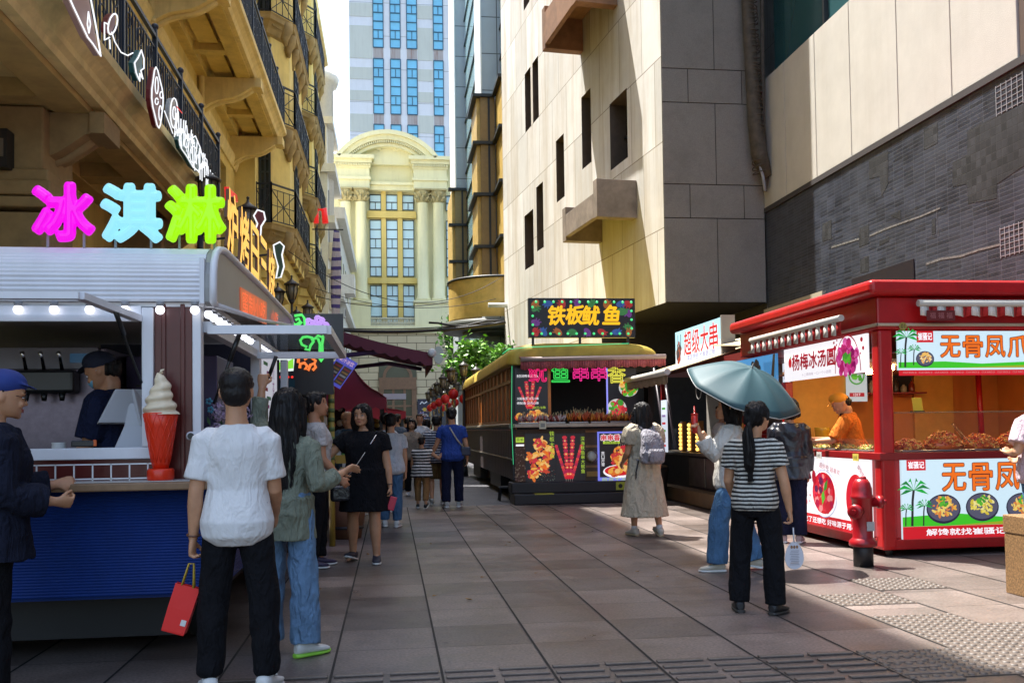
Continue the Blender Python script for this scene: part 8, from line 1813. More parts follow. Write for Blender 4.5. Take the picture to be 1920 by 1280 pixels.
for i in range(20):
    x = 328+i*3.7; y0 = 198+(x-328)*1.75+r.uniform(-8, 8); P = [AX(x+r.uniform(-1, 1), y0+j*(14+r.random()*8), XNS+.05+.02*(i % 2))+Vector((0, r.uniform(-.05, .05), 0)) for j in range(4)]
    m = MB(); m.tube(P, .008, 6); m.build('neon_tube', wn, t)
    if i % 3 == 0: m = MB(); m.bar(P[1], P[1]+Vector((-.12, .25, 0)), .05); m.build('neon_tube', wn, t)
for i, (lab, pts, f) in enumerate((('small red sign behind the lime roof character', [(420, 350), (427, 358), (436, 366), (438, 378), (422, 380)], em('red plastic sign', (1, 1, 1))), )): nsign(lab, pts, f, em('red neon', (1, 1, 1)))
# outlined figures beyond the kiosk roof (flat sign figures on the lower wall)
def fsign(label, outline_, fill, Y):
    P = [AY(x, y, Y) for x, y in outline_]; t = thing('outline_sign', label, 'sign', (P[0].x, Y, P[0].z)); m = MB(); m.prism(P, (0, .05, 0)); m.build('panel', fill, t); m = MB(); m.tube([p+Vector((0, -.02, 0)) for p in P], .014, 5, closed=True); m.build('outline', wn, t)
    m = MB(); m.bar((P[0].x-.02, Y+.06, P[0].z), (P[0].x-.9, Y+.06, P[0].z-.1), .03); m.build('bracket', li, t)
fsign('dark red white outlined sign between the lamp and the amber characters', [(476, 440), (483, 420), (476, 405), (483, 394), (495, 398), (498, 412), (490, 425), (489, 445)], bnr, 15.5)
fsign('dark green white outlined sign right of the amber characters', [(515, 475), (513, 460), (525, 454), (533, 462), (529, 478), (533, 500), (527, 520), (518, 522), (522, 500)], mat('dark olive panel', (.03, .06, .02), .4), 16)
# ------------------------------------------------------------------ umbrella
def umbrella(label, top, axis, R, ang0, grip):
    axis = Vector(axis).normalized(); top = Vector(top); t = thing('umbrella', label, 'umbrella', top); x = axis.orthogonal().normalized(); y = axis.cross(x); n = 8; K = 10
    m = MB(); rows = []
    for i in range(K+1):
        f = i/K; row = []
        for j in range(n*6):
            a = ang0+2*math.pi*j/(n*6); s_ = abs(math.sin(n*a*.5-n*ang0*.5)); rr_ = R*f*(1-.055*s_*f); h_ = -R*.42*f**1.9-.03*R*s_*math.sin(f*math.pi)
            row.append(top+x*(rr_*math.cos(a))+y*(rr_*math.sin(a))+axis*h_)
        rows.append(row)
    N = n*6; vs = [p for r_ in rows for p in r_]; m.add(vs, [(i*N+j, i*N+(j+1) % N, (i+1)*N+(j+1) % N, (i+1)*N+j) for i in range(K) for j in range(N)], 0, True)
    um = mat('slate teal umbrella cloth', (.020, .065, .078), .6, var=.08, vscale=4); o = m.build('canopy', um, t); s_ = o.modifiers.new('s', 'SOLIDIFY'); s_.thickness = .003
    m = MB()
    m.tube([p-axis*.003 for p in rows[-1]], .0045, 5, closed=True)
    m.build('piping', mat('pale piping', (.5, .5, .48), .7), o)
    for k in range(n): a = ang0+2*math.pi*k/n; m = MB(); m.tube([top+x*(R*f*math.cos(a))+y*(R*f*math.sin(a))+axis*(-R*.42*f**1.9-.012) for f in [i/8 for i in range(9)]], .003, 5); m.build('rib', mat('rib steel', (.25, .25, .25), .3, metal=.8), t)
    m = MB(); m.tube([top+axis*.05, top-axis*.55, Vector(grip)], .007, 8); m.build('shaft', mat('black strut', (1, 1, 1)), t)
    m = MB(); m.tube([Vector(grip)+axis*.06, Vector(grip)-axis*.07], .014, 8); m.build('handle', mat('black plastic', (1, 1, 1)), t)
# ------------------------------------------------------------------ the people
def at(px_, py_, Y=None):
    if Y is None: p = G(px_, py_)
    else: p = AY(px_, py_, Y)
    return (p.x, p.y, 0)
WHT = cloth('white tee', (.70, .69, .68), .05, .16); BLK = cloth('black', (.008, .008, .010), .2, rough=.95); NAVY = cloth('navy', (.010, .013, .035)); DEN = cloth('light denim', (.14, .24, .38), .25); DEN2 = cloth('blue denim', (.07, .15, .27), .25); SAGE = cloth('sage green', (.20, .22, .165)); LINEN = cloth('cream linen', (.46, .40, .30), .15, .4); TEEB = cloth('royal blue tee', (.028, .065, .28)); GREYB = cloth('slate blue', (.05, .09, .15)); BEIGE = cloth('beige cardigan', (.30, .23, .17)); BRN = cloth('brown shorts', (.10, .065, .025)); TAN = cloth('tan trousers', (.28, .15, .06))
WSH = mat('white shoe', (.62, .62, .60), .6); BSH = mat('black shoe', (.012, .012, .014), .5); WS = mat('white sole', (.7, .7, .68), .6)
V3 = Vector
def bag_box(name, label, cat, c, sz, m, rz=0, bev=.02, straps=None, sm=None, grp=None):
    t = thing(name, label, cat, c, 0, grp); mb = MB(); mb.box(c, sz, rz=rz); mb.build('body', m, t, bevel=bev, seg=3)
    if straps:
        for s_ in straps: mb = MB(); mb.tube(s_, .010, 6, flat=.6); mb.build('strap', sm or m, t)
    return t
# 1 man in the white T-shirt
x, y, _ = at(428, 1290)
J = person('man in a white T-shirt and black trousers seen from behind, holding a red paper bag', (AY(447, 1290, 5.02).x, 5.02, 0), R_(2), 1.645, dict(wear=[('shirt', WHT, dict(inf=.010, kx=1.06, ky=1.15, hem=-.075, sleeve=.78, sw=1.12, cuff=1.08, wr=.0045)), ('trousers', BLK, dict(r=(.058, .050, .042), gather=1, to=1.9)), ('socks', mat('white sock', (.6, .6, .6), .9)), ('shoes', WSH, dict(laces=1)), ('bracelet', mat('wooden beads', (.12, .05, .03), .4), dict(sd=-1))]),
    dict(armL=((-.17, -.06, -1), (-.08, .12, -1)), armR=((.10, .12, -1), (-.05, .75, -.55)), curlL=.9, thumbL=(.2, 1, 0), legL=((-.10, .03, -1), (-.05, -.04, -1)), legR=((.13, -.02, -1), (.02, -.03, -1)), footL=14, footR=-16, head=(3, -3)), hair='crew', build=.94, vox=.0055, seed=3)
wr = J['W'](J['arms'][-1][2]+J['arms'][-1][3]*.085*1.645)
t = thing('paper_bag', 'bright red paper bag held by the man in the white T-shirt', 'bag', wr-V3((0, 0, .4))); rb = mat('red paper', (.70, .012, .008), .55, bump=.1, bscale=12); tl = .30
Bm = Matrix.Rotation(tl, 3, 'Y'); c0 = wr+V3((-.015, 0, -.10)); bp_ = lambda a_, b_, z: c0+Bm @ V3((a_, b_, z))
m = MB(); m.loft([[bp_(w_*sx, d*sy, z) for sx, sy in ((-1, -1), (1, -1), (1, 1), (0, 1.15), (-1, 1), (-.85, 0))] for z, w_, d in ((-.24, .056, .042), (-.235, .057, .043), (-.12, .061, .034), (0, .062, .02))], cap=False, smooth=False)
m.add([bp_(.056*sx, .042*sy, -.24) for sx, sy in ((-1, -1), (1, -1), (1, 1), (-1, 1))], [(0, 1, 2, 3)]); o = m.build('bag_body', rb, t); s_ = o.modifiers.new('s', 'SOLIDIFY'); s_.thickness = .002
for b_ in (-.02, .02): m = MB(); m.tube([bp_(-.03, b_, -.004), wr+V3((-.012, b_*.3, .01)), wr+V3((.012, b_*.3, .01)), bp_(.03, b_, -.004)], .0045, 6); m.build('handle', mat('yellow cord', (.50, .33, .03), .6), t)
m = MB(); p = [bp_(.024+a_, -.0425, -.195+b_) for a_, b_ in ((0, 0), (.026, 0), (.026, .03), (0, .03))]; m.prism(p, (0, .003, 0)); m.build('label', mat('white label', (.65, .65, .62), .6), t)
# 2 woman in green with raised arm
x, y, _ = at(548, 1235)
J = person('woman in a sage green shirt and pale jeans with one arm raised', (AY(540, 1200, 5.85).x, 5.85, 0), R_(-22), 1.58, dict(hairlen=2.5, wear=[('shirt', SAGE, dict(inf=.012, kx=1.04, ky=1.15, hem=-.10, flare=.010, sleeve=1.7, sw=1.12, wr=.008, cuff=1.15)), ('trousers', DEN, dict(r=(.057, .054, .058), to=1.97, top=.08, wr=.010)), ('shoes', WSH, dict(sole=mat('lime sole', (.28, .62, .06), .5)))]),
    dict(armL=((-.40, .45, .30), (.02, .15, 1)), armR=((.30, -.22, -.9), (.25, .85, .30)), curlL=1.0, thumbL=(.8, .3, .3), legL=((-.10, .06, -1), (-.03, -.03, -1)), legR=((.10, -.06, -1), (.04, -.05, -1)), footL=25, footR=-30, head=(10, 2), side=2), hair='long', female=True, build=.93, vox=.006, seed=5)
sk = cloth('lilac lining', (.40, .34, .42)); 
# 3 young man behind her, in profile
x, y, _ = at(603, 1058)
J = person('young man in a dark shirt and black trousers in profile behind the woman in green', (x-.03, 9.5, 0), R_(-75), 1.70, dict(wear=[('shirt', cloth('pale tee', (.5, .48, .47)), dict(inf=.014, sleeve=.6)), ('trousers', BLK, {}), ('shoes', mat('violet black shoe', (.03, .02, .06), .5), dict(sole=WS))]), dict(armL=((-.1, .1, -1), (-.1, .75, -.6)), armR=((.15, .1, -1), (0, .7, -.8)), legL=((-.04, .12, -1), (0, -.02, -1)), legR=((.06, -.10, -1), (0, -.10, -1))), hair='short', face=True, skin=SKIN2, vox=.009, seed=6)
# 4 woman in the black dress
x, y, _ = at(685, 1054)
J = person('smiling woman in a short black dress and trainers walking towards the camera', (x, 9.75, 0), R_(172), 1.60, dict(belly=.012, wear=[('dress', BLK, dict(hem=-.205, flare=.035, inf=.013, kx=1.14, ky=1.2, sleeve=.55, sw=1.35, wr=.004)), ('shoes', mat('navy trainer', (.015, .018, .035), .6), dict(sole=WS)), ('bracelet', mat('dark watch', (.02, .015, .02), .3), dict(sd=-1, name='watch'))]),
    dict(armR=((.75, .25, -.75), (.85, .35, .05)), armL=((-.22, .05, -1), (-.14, .10, -1)), legL=((-.07, .20, -1), (-.04, -.02, -1)), legR=((.12, -.10, -1), (.05, -.26, -1)), heelR=-14, footL=8, footR=-12, head=(-12, 4), smile=1, fringe=False, curlL=.7), hair='shoulder', face=True, female=True, build=1.12, vox=.007, seed=7)
P = J['W']; H = 1.60; up_ = J['up']
s0, s1 = P(up_+V3((-.085*H, .02*H, .283*H))), P(up_+V3((.135*H, .10*H, -.05*H)))
t = thing('shoulder_bag', 'small black shoulder bag on a silver chain worn by the woman in the black dress', 'bag', s1); m = MB(); m.box(s1+V3((0, -.02, -.06)), (.20, .09, .16), rz=.1); m.build('body', mat('black leather', (.012, .012, .016), .25, bump=.4, bscale=25), t, bevel=.03, seg=3)
m = MB(); pts = [s0+V3((0, .07, .01)), s0, P(up_+V3((-.07*H, .082*H, .245*H))), P(up_+V3((-.01*H, .105*H, .15*H))), P(up_+V3((.05*H, .108*H, .06*H))), s1+V3((-.03, -.02, .0))]; m.tube(pts, .006, 6); m.build('chain', mat('silver chain', (.55, .55, .56), .25, metal=.9), t)
hd_ = J['W'](J['arms'][-1][2]+J['arms'][-1][3]*.09*H); m = MB(); m.box(hd_+V3((0, -.03, -.03)), (.07, .012, .14), ry=.3); tag(m.build('mobile_phone', mat('pink red phone case', (.55, .03, .07), .35), bevel=.006), 'pink red phone in the lowered hand of the woman in black', 'phone')
# 5 boy, man in blue, companion
stb = stripes('black white stripe', (.60, .58, .55), (.010, .010, .012), .052, .5); std = stripes('navy white stripe', (.50, .50, .52), (.012, .016, .04), .045, .45)
x, y, _ = at(790, 948)
Jb = person('small boy in a striped vest holding the hand of the man in blue', (x, 16.25, 0), R_(-8), 1.22, dict(wear=[('shirt', stb, dict(inf=.02, kx=1.2, ky=1.2, sleeve=.25, hem=-.10, wr=.004)), ('trousers', TAN, dict(r=(.058, .046, .040), to=1.75)), ('shoes', BSH, {})]), dict(armR=((.8, .1, -.6), (.55, .1, .75)), armL=((-.2, .1, -1), (0, .3, -1)), legL=((-.06, .18, -1), (0, -.05, -1)), legR=((.05, -.18, -1), (.0, -.35, -1)), heelR=-22), hair='short', vox=.010, seed=8, build=1.02)
x, y, _ = at(847, 948)
Jm = person('man in a royal blue T-shirt with a small bag slung across, walking away', (x, 16.3, 0), R_(-4), 1.70, dict(wear=[('shirt', TEEB, dict(inf=.014, kx=1.12, sleeve=.6, hem=-.07, wr=.005)), ('trousers', NAVY, dict(r=(.06, .05, .046))), ('shoes', mat('grey trainer', (.35, .35, .33), .6), dict(sole=WS))]), dict(armL=((-.35, .05, -1), (-.45, .25, -.85)), armR=((.25, -.05, -1), (.06, .15, -1)), legL=((-.05, -.10, -1), (0, -.15, -1)), legR=((.06, .12, -1), (0, -.02, -1)), head=(6, 0)), hair='short', vox=.010, seed=9)
P = Jm['W']; u_ = Jm['up']; H = 1.7; t = thing('crossbody_bag', 'small dark bag with a patterned strap on the hip of the man in blue', 'bag', P(u_+V3((.13*H, -.04*H, .02*H)))); c = P(u_+V3((.135*H, -.05*H, .03*H))); m = MB(); m.box(c, (.17, .09, .15)); m.build('body', mat('dark blue nylon', (.02, .025, .05), .5), t, bevel=.02)
m = MB(); m.tube([P(u_+V3((-.03*H, .02*H, .305*H))), P(u_+V3((-.02*H, -.075*H, .27*H))), P(u_+V3((.05*H, -.092*H, .15*H))), c+V3((-.03, -.02, .06))], .014, 6, flat=.5); m.build('strap', mat('patterned strap', (.32, .30, .26), .7, var=.5, vscale=60), t)
x, y, _ = at(818, 942)
person('person in a navy striped top and brown shorts walking beside the man in blue', (x, 17.0, 0), R_(0), 1.58, dict(wear=[('shirt', std, dict(inf=.018, kx=1.15, sleeve=.9, sw=1.35, hem=-.07)), ('shorts', BRN, dict(to=.95, r=(.068, .066, .066))), ('shoes', mat('grey trainer', (1, 1, 1)), dict(sole=WS))]), dict(legL=((-.06, -.02, -1), (0, -.5, -1)), legR=((.05, .12, -1), (0, -.05, -1)), heelL=-30, armR=((.1, .1, -1), (0, .1, -1))), hair='short', vox=.011, seed=10)
# 6 background crowd
def bg(label, px_, py_, Y, rz, H, shirt, legs, hair='short', pose=None, face=False, extra=(), female=False, sleeve=.6, legkind='trousers', **kw):
    x = AY(px_, py_, Y).x
    return person(label, (x, Y, 0), R_(rz), H, dict(wear=[('shirt', shirt, dict(inf=.016, kx=1.12, ky=1.15, sleeve=sleeve)), (legkind, legs, {} if legkind == 'trousers' else dict(to=.95)), ('shoes', BSH if Y > 20 else WSH, {})]+list(extra)), pose or {}, hair=hair, face=face, female=female, vox=.012 if Y < 20 else .016, seed=int(px_), **kw)
bg('elderly balding man in a slate blue shirt among the left stalls', 653, 800, 14.2, 165, 1.63, GREYB, NAVY, 'thin', dict(head=(-10, 15), armL=((-.1, .3, -1), (.2, .8, -.4)), armR=((.1, .3, -1), (-.2, .8, -.4))), True)
bg('person in a brown striped top bending behind the woman in black', 675, 815, 15.2, 150, 1.50, stripes('brown stripe', (.16, .11, .05), (.05, .03, .02), .05), BRN, 'short', dict(lean=12))
Jw = bg('woman in a white shirt carrying a dark sling bag, back turned', 722, 800, 15.6, 20, 1.60, cloth('white shirt', (.55, .58, .62)), DEN2, 'pony', dict(armR=((.15, 0, -1), (.05, .2, -1))), False, female=True, sleeve=1.5)
P = Jw['W']; u_ = Jw['up']; t = thing('sling_bag', 'dark sling bag on the back of the woman in the white shirt', 'bag', P(u_+V3((.02, -.13, .30)))); m = MB(); m.box(P(u_+V3((.05, -.14, .30))), (.2, .09, .28), rz=.3); m.build('body', mat('black leather', (1, 1, 1)), t, bevel=.03); m = MB(); m.tube([P(u_+V3((.1, .08, .49))), P(u_+V3((.07, -.1, .46))), P(u_+V3((-.13, -.11, .05))), P(u_+V3((-.15, .02, 0)))], .014, 6); m.build('strap', mat('black leather', (1, 1, 1)), t)
bg('woman in a beige cardigan over a dark top walking towards the camera', 772, 800, 19.5, 178, 1.55, BEIGE, BLK, 'bob', dict(armR=((.25, .05, -1), (.12, .1, -1)), legL=((-.05, .15, -1), (0, -.1, -1))), True, female=True, sleeve=1.3)
bg('man in a white shirt behind the woman in the beige cardigan', 787, 800, 24, 185, 1.72, cloth('white shirt', (1, 1, 1)), NAVY, 'short', None, True)
bg('man in a grey T-shirt walking away among the far crowd', 745, 800, 22.5, -30, 1.70, cloth('grey tee', (.12, .14, .17)), BLK, 'short')
bg('child in white carried along in the far crowd', 751, 812, 21, 160, 1.25, WHT, TAN, 'short')
bg('woman in a white blouse near the tram end of the crowd', 800, 803, 26, 40, 1.62, WHT, BLK, 'bob', female=True)
bg('man in dark clothes in the far middle of the crowd', 762, 802, 30, 0, 1.72, NAVY, BLK, 'short')
bg('person in a dark red top far down the street', 777, 802, 36, 180, 1.65, cloth('dark red', (.2, .03, .03)), BLK, 'short')
bg('person in pale clothes far down the street by the arched door', 741, 803, 40, 0, 1.68, cloth('pale tee', (1, 1, 1)), GREYB, 'short')
bg('woman in white far beyond the lantern posts', 806, 803, 44, 180, 1.62, WHT, WHT, 'long', female=True)
bg('man in black far away in front of the stone base', 792, 803, 50, 0, 1.72, BLK, BLK, 'short')
bg('person in blue jeans walking away behind the woman in black', 733, 806, 13.2, -5, 1.55, cloth('white shirt', (1, 1, 1)), DEN2, 'short', dict(legL=((-.05, .15, -1), (0, -.1, -1))))
# 7 woman in the long white dress with the backpack
x, y, _ = at(1210, 1004)
Jd = person('woman in a long cream dress with a grey backpack walking away near the tram', (x, 11.35, 0), R_(12), 1.62, dict(hairlen=1.0, wear=[('dress', LINEN, dict(hem=-.385, flare=.065, inf=.016, kx=1.12, ky=1.15, sleeve=.62, sw=1.9, cuff=.85, wr=.009, ws=(16, 16, 2.5))), ('socks', mat('white sock', (1, 1, 1))), ('shoes', mat('cream trainer', (.50, .46, .38), .6), dict(sole=mat('gum sole', (.45, .36, .22), .6)))]), dict(armL=((-.2, .1, -1), (.1, .75, -.5)), armR=((.22, -.02, -1), (.06, .25, -1)), legL=((-.07, .12, -1), (-.02, -.02, -1)), legR=((.08, -.14, -1), (.02, -.28, -1)), heelR=-18, head=(8, 0)), hair='long', female=True, vox=.008, seed=12)
P = Jd['W']; u_ = Jd['up']; H = 1.62
t = thing('backpack', 'grey cloth backpack on the back of the woman in the cream dress', 'backpack', P(u_+V3((0, -.12, .1)))); gbk = cloth('silver grey nylon', (.27, .26, .29), .12, .5)
m = MB(); m.loft([[u_+V3((w_*math.copysign(abs(math.cos(a_))**.6, math.cos(a_)), -.105+oy-d*.5+d*.5*math.copysign(abs(math.sin(a_))**.6, math.sin(a_))-.04, z)) for a_ in [2*math.pi*k/20 for k in range(20)]] for z, w_, d, oy in ((.02, .11, .12, 0), (.04, .145, .17, 0), (.15, .15, .19, 0), (.28, .14, .17, 0), (.38, .12, .13, .01), (.43, .08, .08, .02), (.45, .03, .03, .03))])
m.v = [P(q) for q in m.v]; g = remesh(m, .010, 2, .008, (9, 9, 8), 4); g.build('body', gbk, t)
m = MB(); m.loft([[P(u_+V3((w_*math.copysign(abs(math.cos(a_))**.6, math.cos(a_)), -.335+d*.5*math.copysign(abs(math.sin(a_))**.6, math.sin(a_)), z))) for a_ in [2*math.pi*k/16 for k in range(16)]] for z, w_, d in ((.04, .09, .05), (.06, .105, .08), (.17, .105, .08), (.2, .09, .03))]); m.build('front_pocket', gbk, t)
for s_ in (-1, 1): m = MB(); m.tube([P(u_+V3((s_*.07, -.15, .43))), P(u_+V3((s_*.09, -.09, .475))), P(u_+V3((s_*.10, .0, .50))), P(u_+V3((s_*.115, .10, .42))), P(u_+V3((s_*.15, .02, .12))), P(u_+V3((s_*.14, -.14, .06)))], .017, 8, flat=.6); m.build('strap', gbk, t)
m = MB(); m.tube([P(u_+V3((-.14, -.14, .06))), P(u_+V3((-.17, -.13, -.08))), P(u_+V3((-.165, -.12, -.25)))], .010, 6); m.build('loose_strap', mat('black leather', (1, 1, 1)), t)
rh = P(Jd['arms'][1][2]+Jd['arms'][1][3]*.08); m = MB(); m.ball(rh+V3((.0, -.02, .0)), (.035, .035, .04), 12, 8); tag(m.build('orange_snack', mat('orange snack', (.75, .20, .01), .4)), 'orange snack cup in the right hand of the woman in cream', 'snack')
# 8 woman in stripes with ponytail
sw_ = stripes('fine black white stripe', (.52, .51, .46), (.012, .012, .013), .0295, .5)
x, y, _ = at(1412, 1150)
Jp = person('woman in a striped top and black trousers with a low ponytail, seen from behind', (AY(1420, 1150, 6.5).x, 6.5, 0), R_(-28), 1.49, dict(pony=1.9, belly=.004, wear=[('shirt', sw_, dict(inf=.010, kx=1.06, ky=1.14, hem=-.045, sleeve=.62, sw=1.3, wr=.004)), ('trousers', BLK, dict(r=(.060, .052, .049), to=1.97)), ('shoes', BSH, dict(sole=mat('dark sole', (.03, .028, .026), .6)))]), dict(armL=((-.18, .12, -1), (.1, .55, -.6)), armR=((.26, -.05, -1), (.14, .12, -1)), legL=((-.10, .06, -1), (-.03, -.04, -1)), legR=((.12, -.04, -1), (.03, -.06, -1)), footL=15, footR=-22, curlR=.8, head=(-22, 4)), hair='lowpony', female=True, build=1.0, vox=.006, seed=13)
P = Jp['W']; hw = P(Jp['arms'][1][2]+Jp['arms'][1][3]*.085*1.49); t = thing('hand_fan', 'white printed egg shaped plastic fan hanging from the hand of the striped woman', 'fan', hw-V3((0, 0, .2)))
ov = [(hw.x+.0+.066*math.cos(a_)*(1-.18*math.sin(a_)), hw.z-.185+.095*math.sin(a_)) for a_ in [2*math.pi*k/28 for k in range(28)]]
m = MB(); m.prism([(a_, hw.y-.02, b_) for a_, b_ in ov], (0, .003, 0)); m.build('blade', mat('white plastic film', (.55, .56, .62), .35), t); m = MB(); m.tube([(a_, hw.y-.0185, b_) for a_, b_ in ov], .0035, 6, closed=True); m.tube([(hw.x, hw.y-.0185, hw.z-.09), (hw.x, hw.y-.01, hw.z+.01)], .006, 6); m.build('rim', mat('white plastic', (1, 1, 1)), t)
a = Art((hw.x-.05, hw.y-.021, hw.z-.27), (.1, 0, 0), (0, 0, .16)); ink = mat('faint grey print', (.25, .25, .30), .6); ink2 = mat('faint brown print', (.25, .13, .07), .6)
for i in range(9): a.rect(.015+.004*(i % 3), .02+.012*i, .085-.005*(i % 2), .024+.012*i, ink if i != 1 else ink2, 1)
for i in range(3): a.ell(.03+.02*i, .145, .009, .012, ink2, 1, 10)
a.done('print', t)
# 9 umbrella holder
x, y, _ = at(1380, 1072)
Jh = person('person in a white top and pale jeans striding left under the umbrella', (x, 8.42, 0), R_(72), 1.62, dict(wear=[('shirt', cloth('cream top', (.58, .55, .50)), dict(inf=.018, kx=1.15, sleeve=1.7, sw=1.5, cuff=1.1, wr=.008)), ('trousers', DEN2, dict(r=(.064, .058, .060), to=1.97)), ('shoes', mat('cream trainer', (1, 1, 1)), dict(sole=WS))]), dict(legL=((-.05, .30, -1), (0, .05, -1)), legR=((.05, -.28, -1), (0, -.30, -1)), armL=((-.15, .55, -.65), (-.15, .45, .85)), armR=((.2, .25, -1), (-.12, .55, .72)), curlL=1.0, curlR=1.0, heelR=-10), hair='shoulder', female=True, vox=.008, seed=14)
P = Jh['W']; gr_p = P(Jh['arms'][1][2]+Jh['arms'][1][3]*.07)
top = AY(1410, 690, 8.35); ax = V3((.25, -.52, 1)).normalized(); umbrella('slate teal umbrella with pale edging tilted over the person in pale jeans', top, ax, .55, .3, top-ax*.62)
lh = P(Jh['arms'][-1][2]+Jh['arms'][-1][3]*.08); m = MB(); m.tube([lh+V3((0, 0, -.08)), lh+V3((0, 0, .09))], [.026, .032], 12); to_ = m.build('cup', mat('red drink', (.55, .03, .02), .15), thing('red_drink', 'tall red drink in the raised hand under the umbrella', 'drink', lh)); m = MB(); m.lathe([(.034, .09), (.034, .10), (.008, .105), (.006, .17)], lh, 12); m.build('lid', mat('red drink', (1, 1, 1)), to_.parent)
# 10 person in black jacket at the side counter
x, y, _ = at(1490, 1014)
person('person in a shiny black jacket waiting at the side counter of the red stall', (x-.10, 10.25, 0), R_(-25), 1.62, dict(wear=[('jacket', mat('black nylon', (.012, .012, .018), .3, bump=.4, bscale=14), dict(inf=.018, kx=1.15, ky=1.2, sleeve=1.85, sw=1.4, hem=-.09, wr=.009)), ('trousers', NAVY, dict(r=(.064, .056, .054))), ('shoes', mat('pink white shoe', (.4, .3, .3), .6), {})]), dict(head=(-10, 0)), hair='bob', female=True, vox=.009, seed=15)
# 11 stall worker in orange
x = AY(1606, 780, 10.05).x
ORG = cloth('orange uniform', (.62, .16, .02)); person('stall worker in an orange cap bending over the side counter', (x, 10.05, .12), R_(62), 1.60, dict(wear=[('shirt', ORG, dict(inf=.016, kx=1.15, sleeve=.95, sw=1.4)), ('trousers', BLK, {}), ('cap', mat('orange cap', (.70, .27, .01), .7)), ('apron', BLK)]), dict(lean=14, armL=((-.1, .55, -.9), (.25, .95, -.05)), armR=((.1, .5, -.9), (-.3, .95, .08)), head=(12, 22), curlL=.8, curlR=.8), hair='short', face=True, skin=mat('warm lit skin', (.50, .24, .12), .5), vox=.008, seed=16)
# 12 kiosk worker with a mask
x = AY(222, 690, 6.15).x
person('worker in a navy cap and blue face mask inside the ice cream kiosk', (x, 6.15, .28), R_(78), 1.58, dict(wear=[('shirt', NAVY, dict(inf=.016, kx=1.15, sleeve=.9, sw=1.4)), ('trousers', NAVY, {}), ('cap', mat('navy cap', (.010, .014, .035), .8)), ('mask', mat('blue mask', (.16, .42, .62), .8))]), dict(lean=8, head=(4, 20), armL=((-.1, .2, -1), (.1, .6, -.6)), armR=((.1, .1, -1), (0, .6, -.7))), hair='short', female=True, face=True, skin=SKIN2, vox=.007, seed=17)
# 13 customer in the blue cap
x = AY(-22, 900, 5.02).x
Jc = person('customer in a blue cap and black jacket leaning at the kiosk counter, face in profile', (x, 5.02, 0), R_(-62), 1.645, dict(wear=[('jacket', cloth('blue black jacket', (.010, .012, .024), .2), dict(inf=.022, kx=1.2, ky=1.25, sleeve=1.85, sw=1.6, hem=-.10, wr=.009)), ('trousers', BLK, dict(r=(.066, .058, .056))), ('shoes', BSH, dict(sole=WS)), ('cap', mat('royal blue cap', (.012, .035, .20), .75)), ('glasses', mat('dark rim', (.01, .01, .012), .3))]), dict(armL=((-.10, .25, -.9), (-.05, .98, .10)), armR=((.12, .02, -1), (-.10, .85, -.12)), curlR=1.2, curlL=.6, head=(-4, 6), lean=5), hair='short', face=True, vox=.0065, seed=18)
# 14 man at the right edge
x = AY(1948, 800, 7.75).x
Jr = person('man in a pale pink shirt at the right edge beside the granite bench', (x, 7.75, 0), R_(15), 1.66, dict(wear=[('shirt', cloth('pale pink shirt', (.55, .42, .46), .12), dict(inf=.018, kx=1.15, sleeve=.75, sw=1.5)), ('trousers', DEN2, {}), ('shoes', BSH, {})]), dict(armL=((-.42, .0, -.85), (.55, .75, -.05)), armR=((.1, .2, -1), (-.2, .8, -.2)), head=(0, 8)), hair='short', face=True, vox=.008, seed=19)
p0, p1 = AY(1886, 985, 7.3), AY(1918, 930, 7.3); t = thing('black_bag', 'black bag resting on the granite bench at the right edge', 'bag', (5.25, 6.5, .61)); m = MB(); m.box((5.25, 6.4, .72), (.5, .25, .2)); m.build('body', mat('black leather', (1, 1, 1)), t, bevel=.05, seg=3); m = MB(); m.tube([(5.02, 6.45, .72), (4.9, 6.6, .67), (4.83, 6.7, .635)], .016, 6); m.build('strap', mat('black leather', (1, 1, 1)), t)
# 15 vendor behind the grill
x = AY(1352, 760, 15.6).x
bg('vendor in a white T-shirt standing at the back of the grill stall', 1352, 760, 15.9, 100, 1.66, WHT, BLK, 'short', dict(armL=((-.1, .3, -1), (0, .8, -.4))), True)
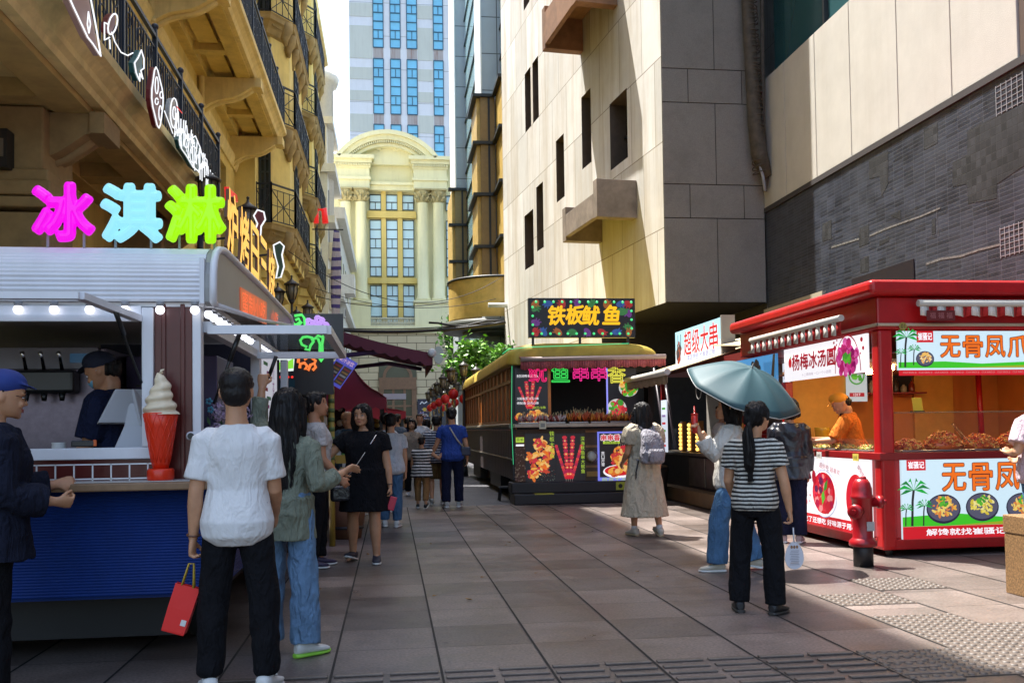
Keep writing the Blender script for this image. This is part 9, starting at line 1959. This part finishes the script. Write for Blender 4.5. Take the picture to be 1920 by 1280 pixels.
# ------------------------------------------------------------------ small things that fill the stalls
r = random.Random(21)
cm = mat('paper cup white', (.6, .58, .55), .6)
for i, (x, y) in enumerate(((-2.95, 5.9), (-2.83, 5.95), (-1.98, 5.98))):
    m = MB()
    for k in range(9): m.lathe([(.032, 1.03+.022*k), (.041, 1.11+.022*k)], (x, y, 0), 14)
    tag(m.build('cup_stack', cm), 'stack of white paper cups inside the ice cream kiosk', 'cups', 'cup stacks in the ice cream kiosk')
for i, (y, c) in enumerate(((9.35, (.6, .5, .08)), (10.2, (.62, .6, .55)), (10.75, (.55, .05, .03)))):
    m = MB(); m.box((XS-.052, y, c0z-.055), (.006, .12, .075)); a = Art((XS-.0562, y+.05, c0z-.085), (0, -.1, 0), (0, 0, .06)); o = m.build('price_card', mat('card %d' % i, c, .6)); tag(o, ['yellow price card on the red counter edge nearest the corner post', 'white price card in the middle of the red side counter', 'red price card at the far end of the red side counter'][i], 'price card')
    a.text(('15元', '10元', '20元')[i], .05, .03, .035, mat('black ink', (1, 1, 1)), 1); a.done('lettering', None).parent = o
for i, (x, y) in enumerate(((XS+1.0, YS+.20), (XS+1.75, YS+.20))):
    t = thing('serving_tongs', ['steel tongs resting between the first heaps of the red stall', 'steel tongs resting between the last heaps of the red stall'][i], 'tongs', (x, y, c0z+.1)); m = MB(); m.bar((x-.02, y-.08, c0z+.10), (x+.03, y+.22, c0z+.28), .014, .004); m.bar((x+.02, y-.08, c0z+.10), (x+.04, y+.22, c0z+.285), .014, .004); m.build('arms', mat('chrome', (1, 1, 1)), t)
# air conditioners and cables on the far left walls
for i, (x, y, z) in enumerate(((-3.15, 54.6, 11.8), (-3.05, 61.5, 8.6), (-3.6, 47.9, 9.9))):
    t = thing('air_conditioner', ['air conditioner box on the narrow cream building', 'air conditioner box low on the pale building far down the street', 'air conditioner box on the wall behind the canted bays'][i], 'air conditioner', (x, y, z)); m = MB(); m.box((x, y, z+.35), (.4, .9, .65)); b = m.build('case', mat('ac grey', (.5, .49, .45), .6, streak=.4), t, bevel=.02); m = MB(); m.lathe([(.24, 0), (.24, .02), (.05, .03)], (x+.201, y, z+.35), 18, axis=(1, 0, 0)); m.build('fan_grille', dkst, t)
for i, (p0, p1, sg) in enumerate((((540, 470, 28), (940, 520, 34), 1.2), ((590, 540, 34), (930, 560, 34), .5))):
    A0, A1 = AY(*p0), AY(*p1); m = MB(); m.tube([A0.lerp(A1, k/24)+Vector((0, 0, -4*sg*(k/24)*(1-k/24))) for k in range(25)], .012, 5); tag(m.build('thin_cable', mat('black cable', (1, 1, 1))), ['thin sagging wire strung high across the street', 'thin wire just above the thick cable bundle'][i], 'cable')
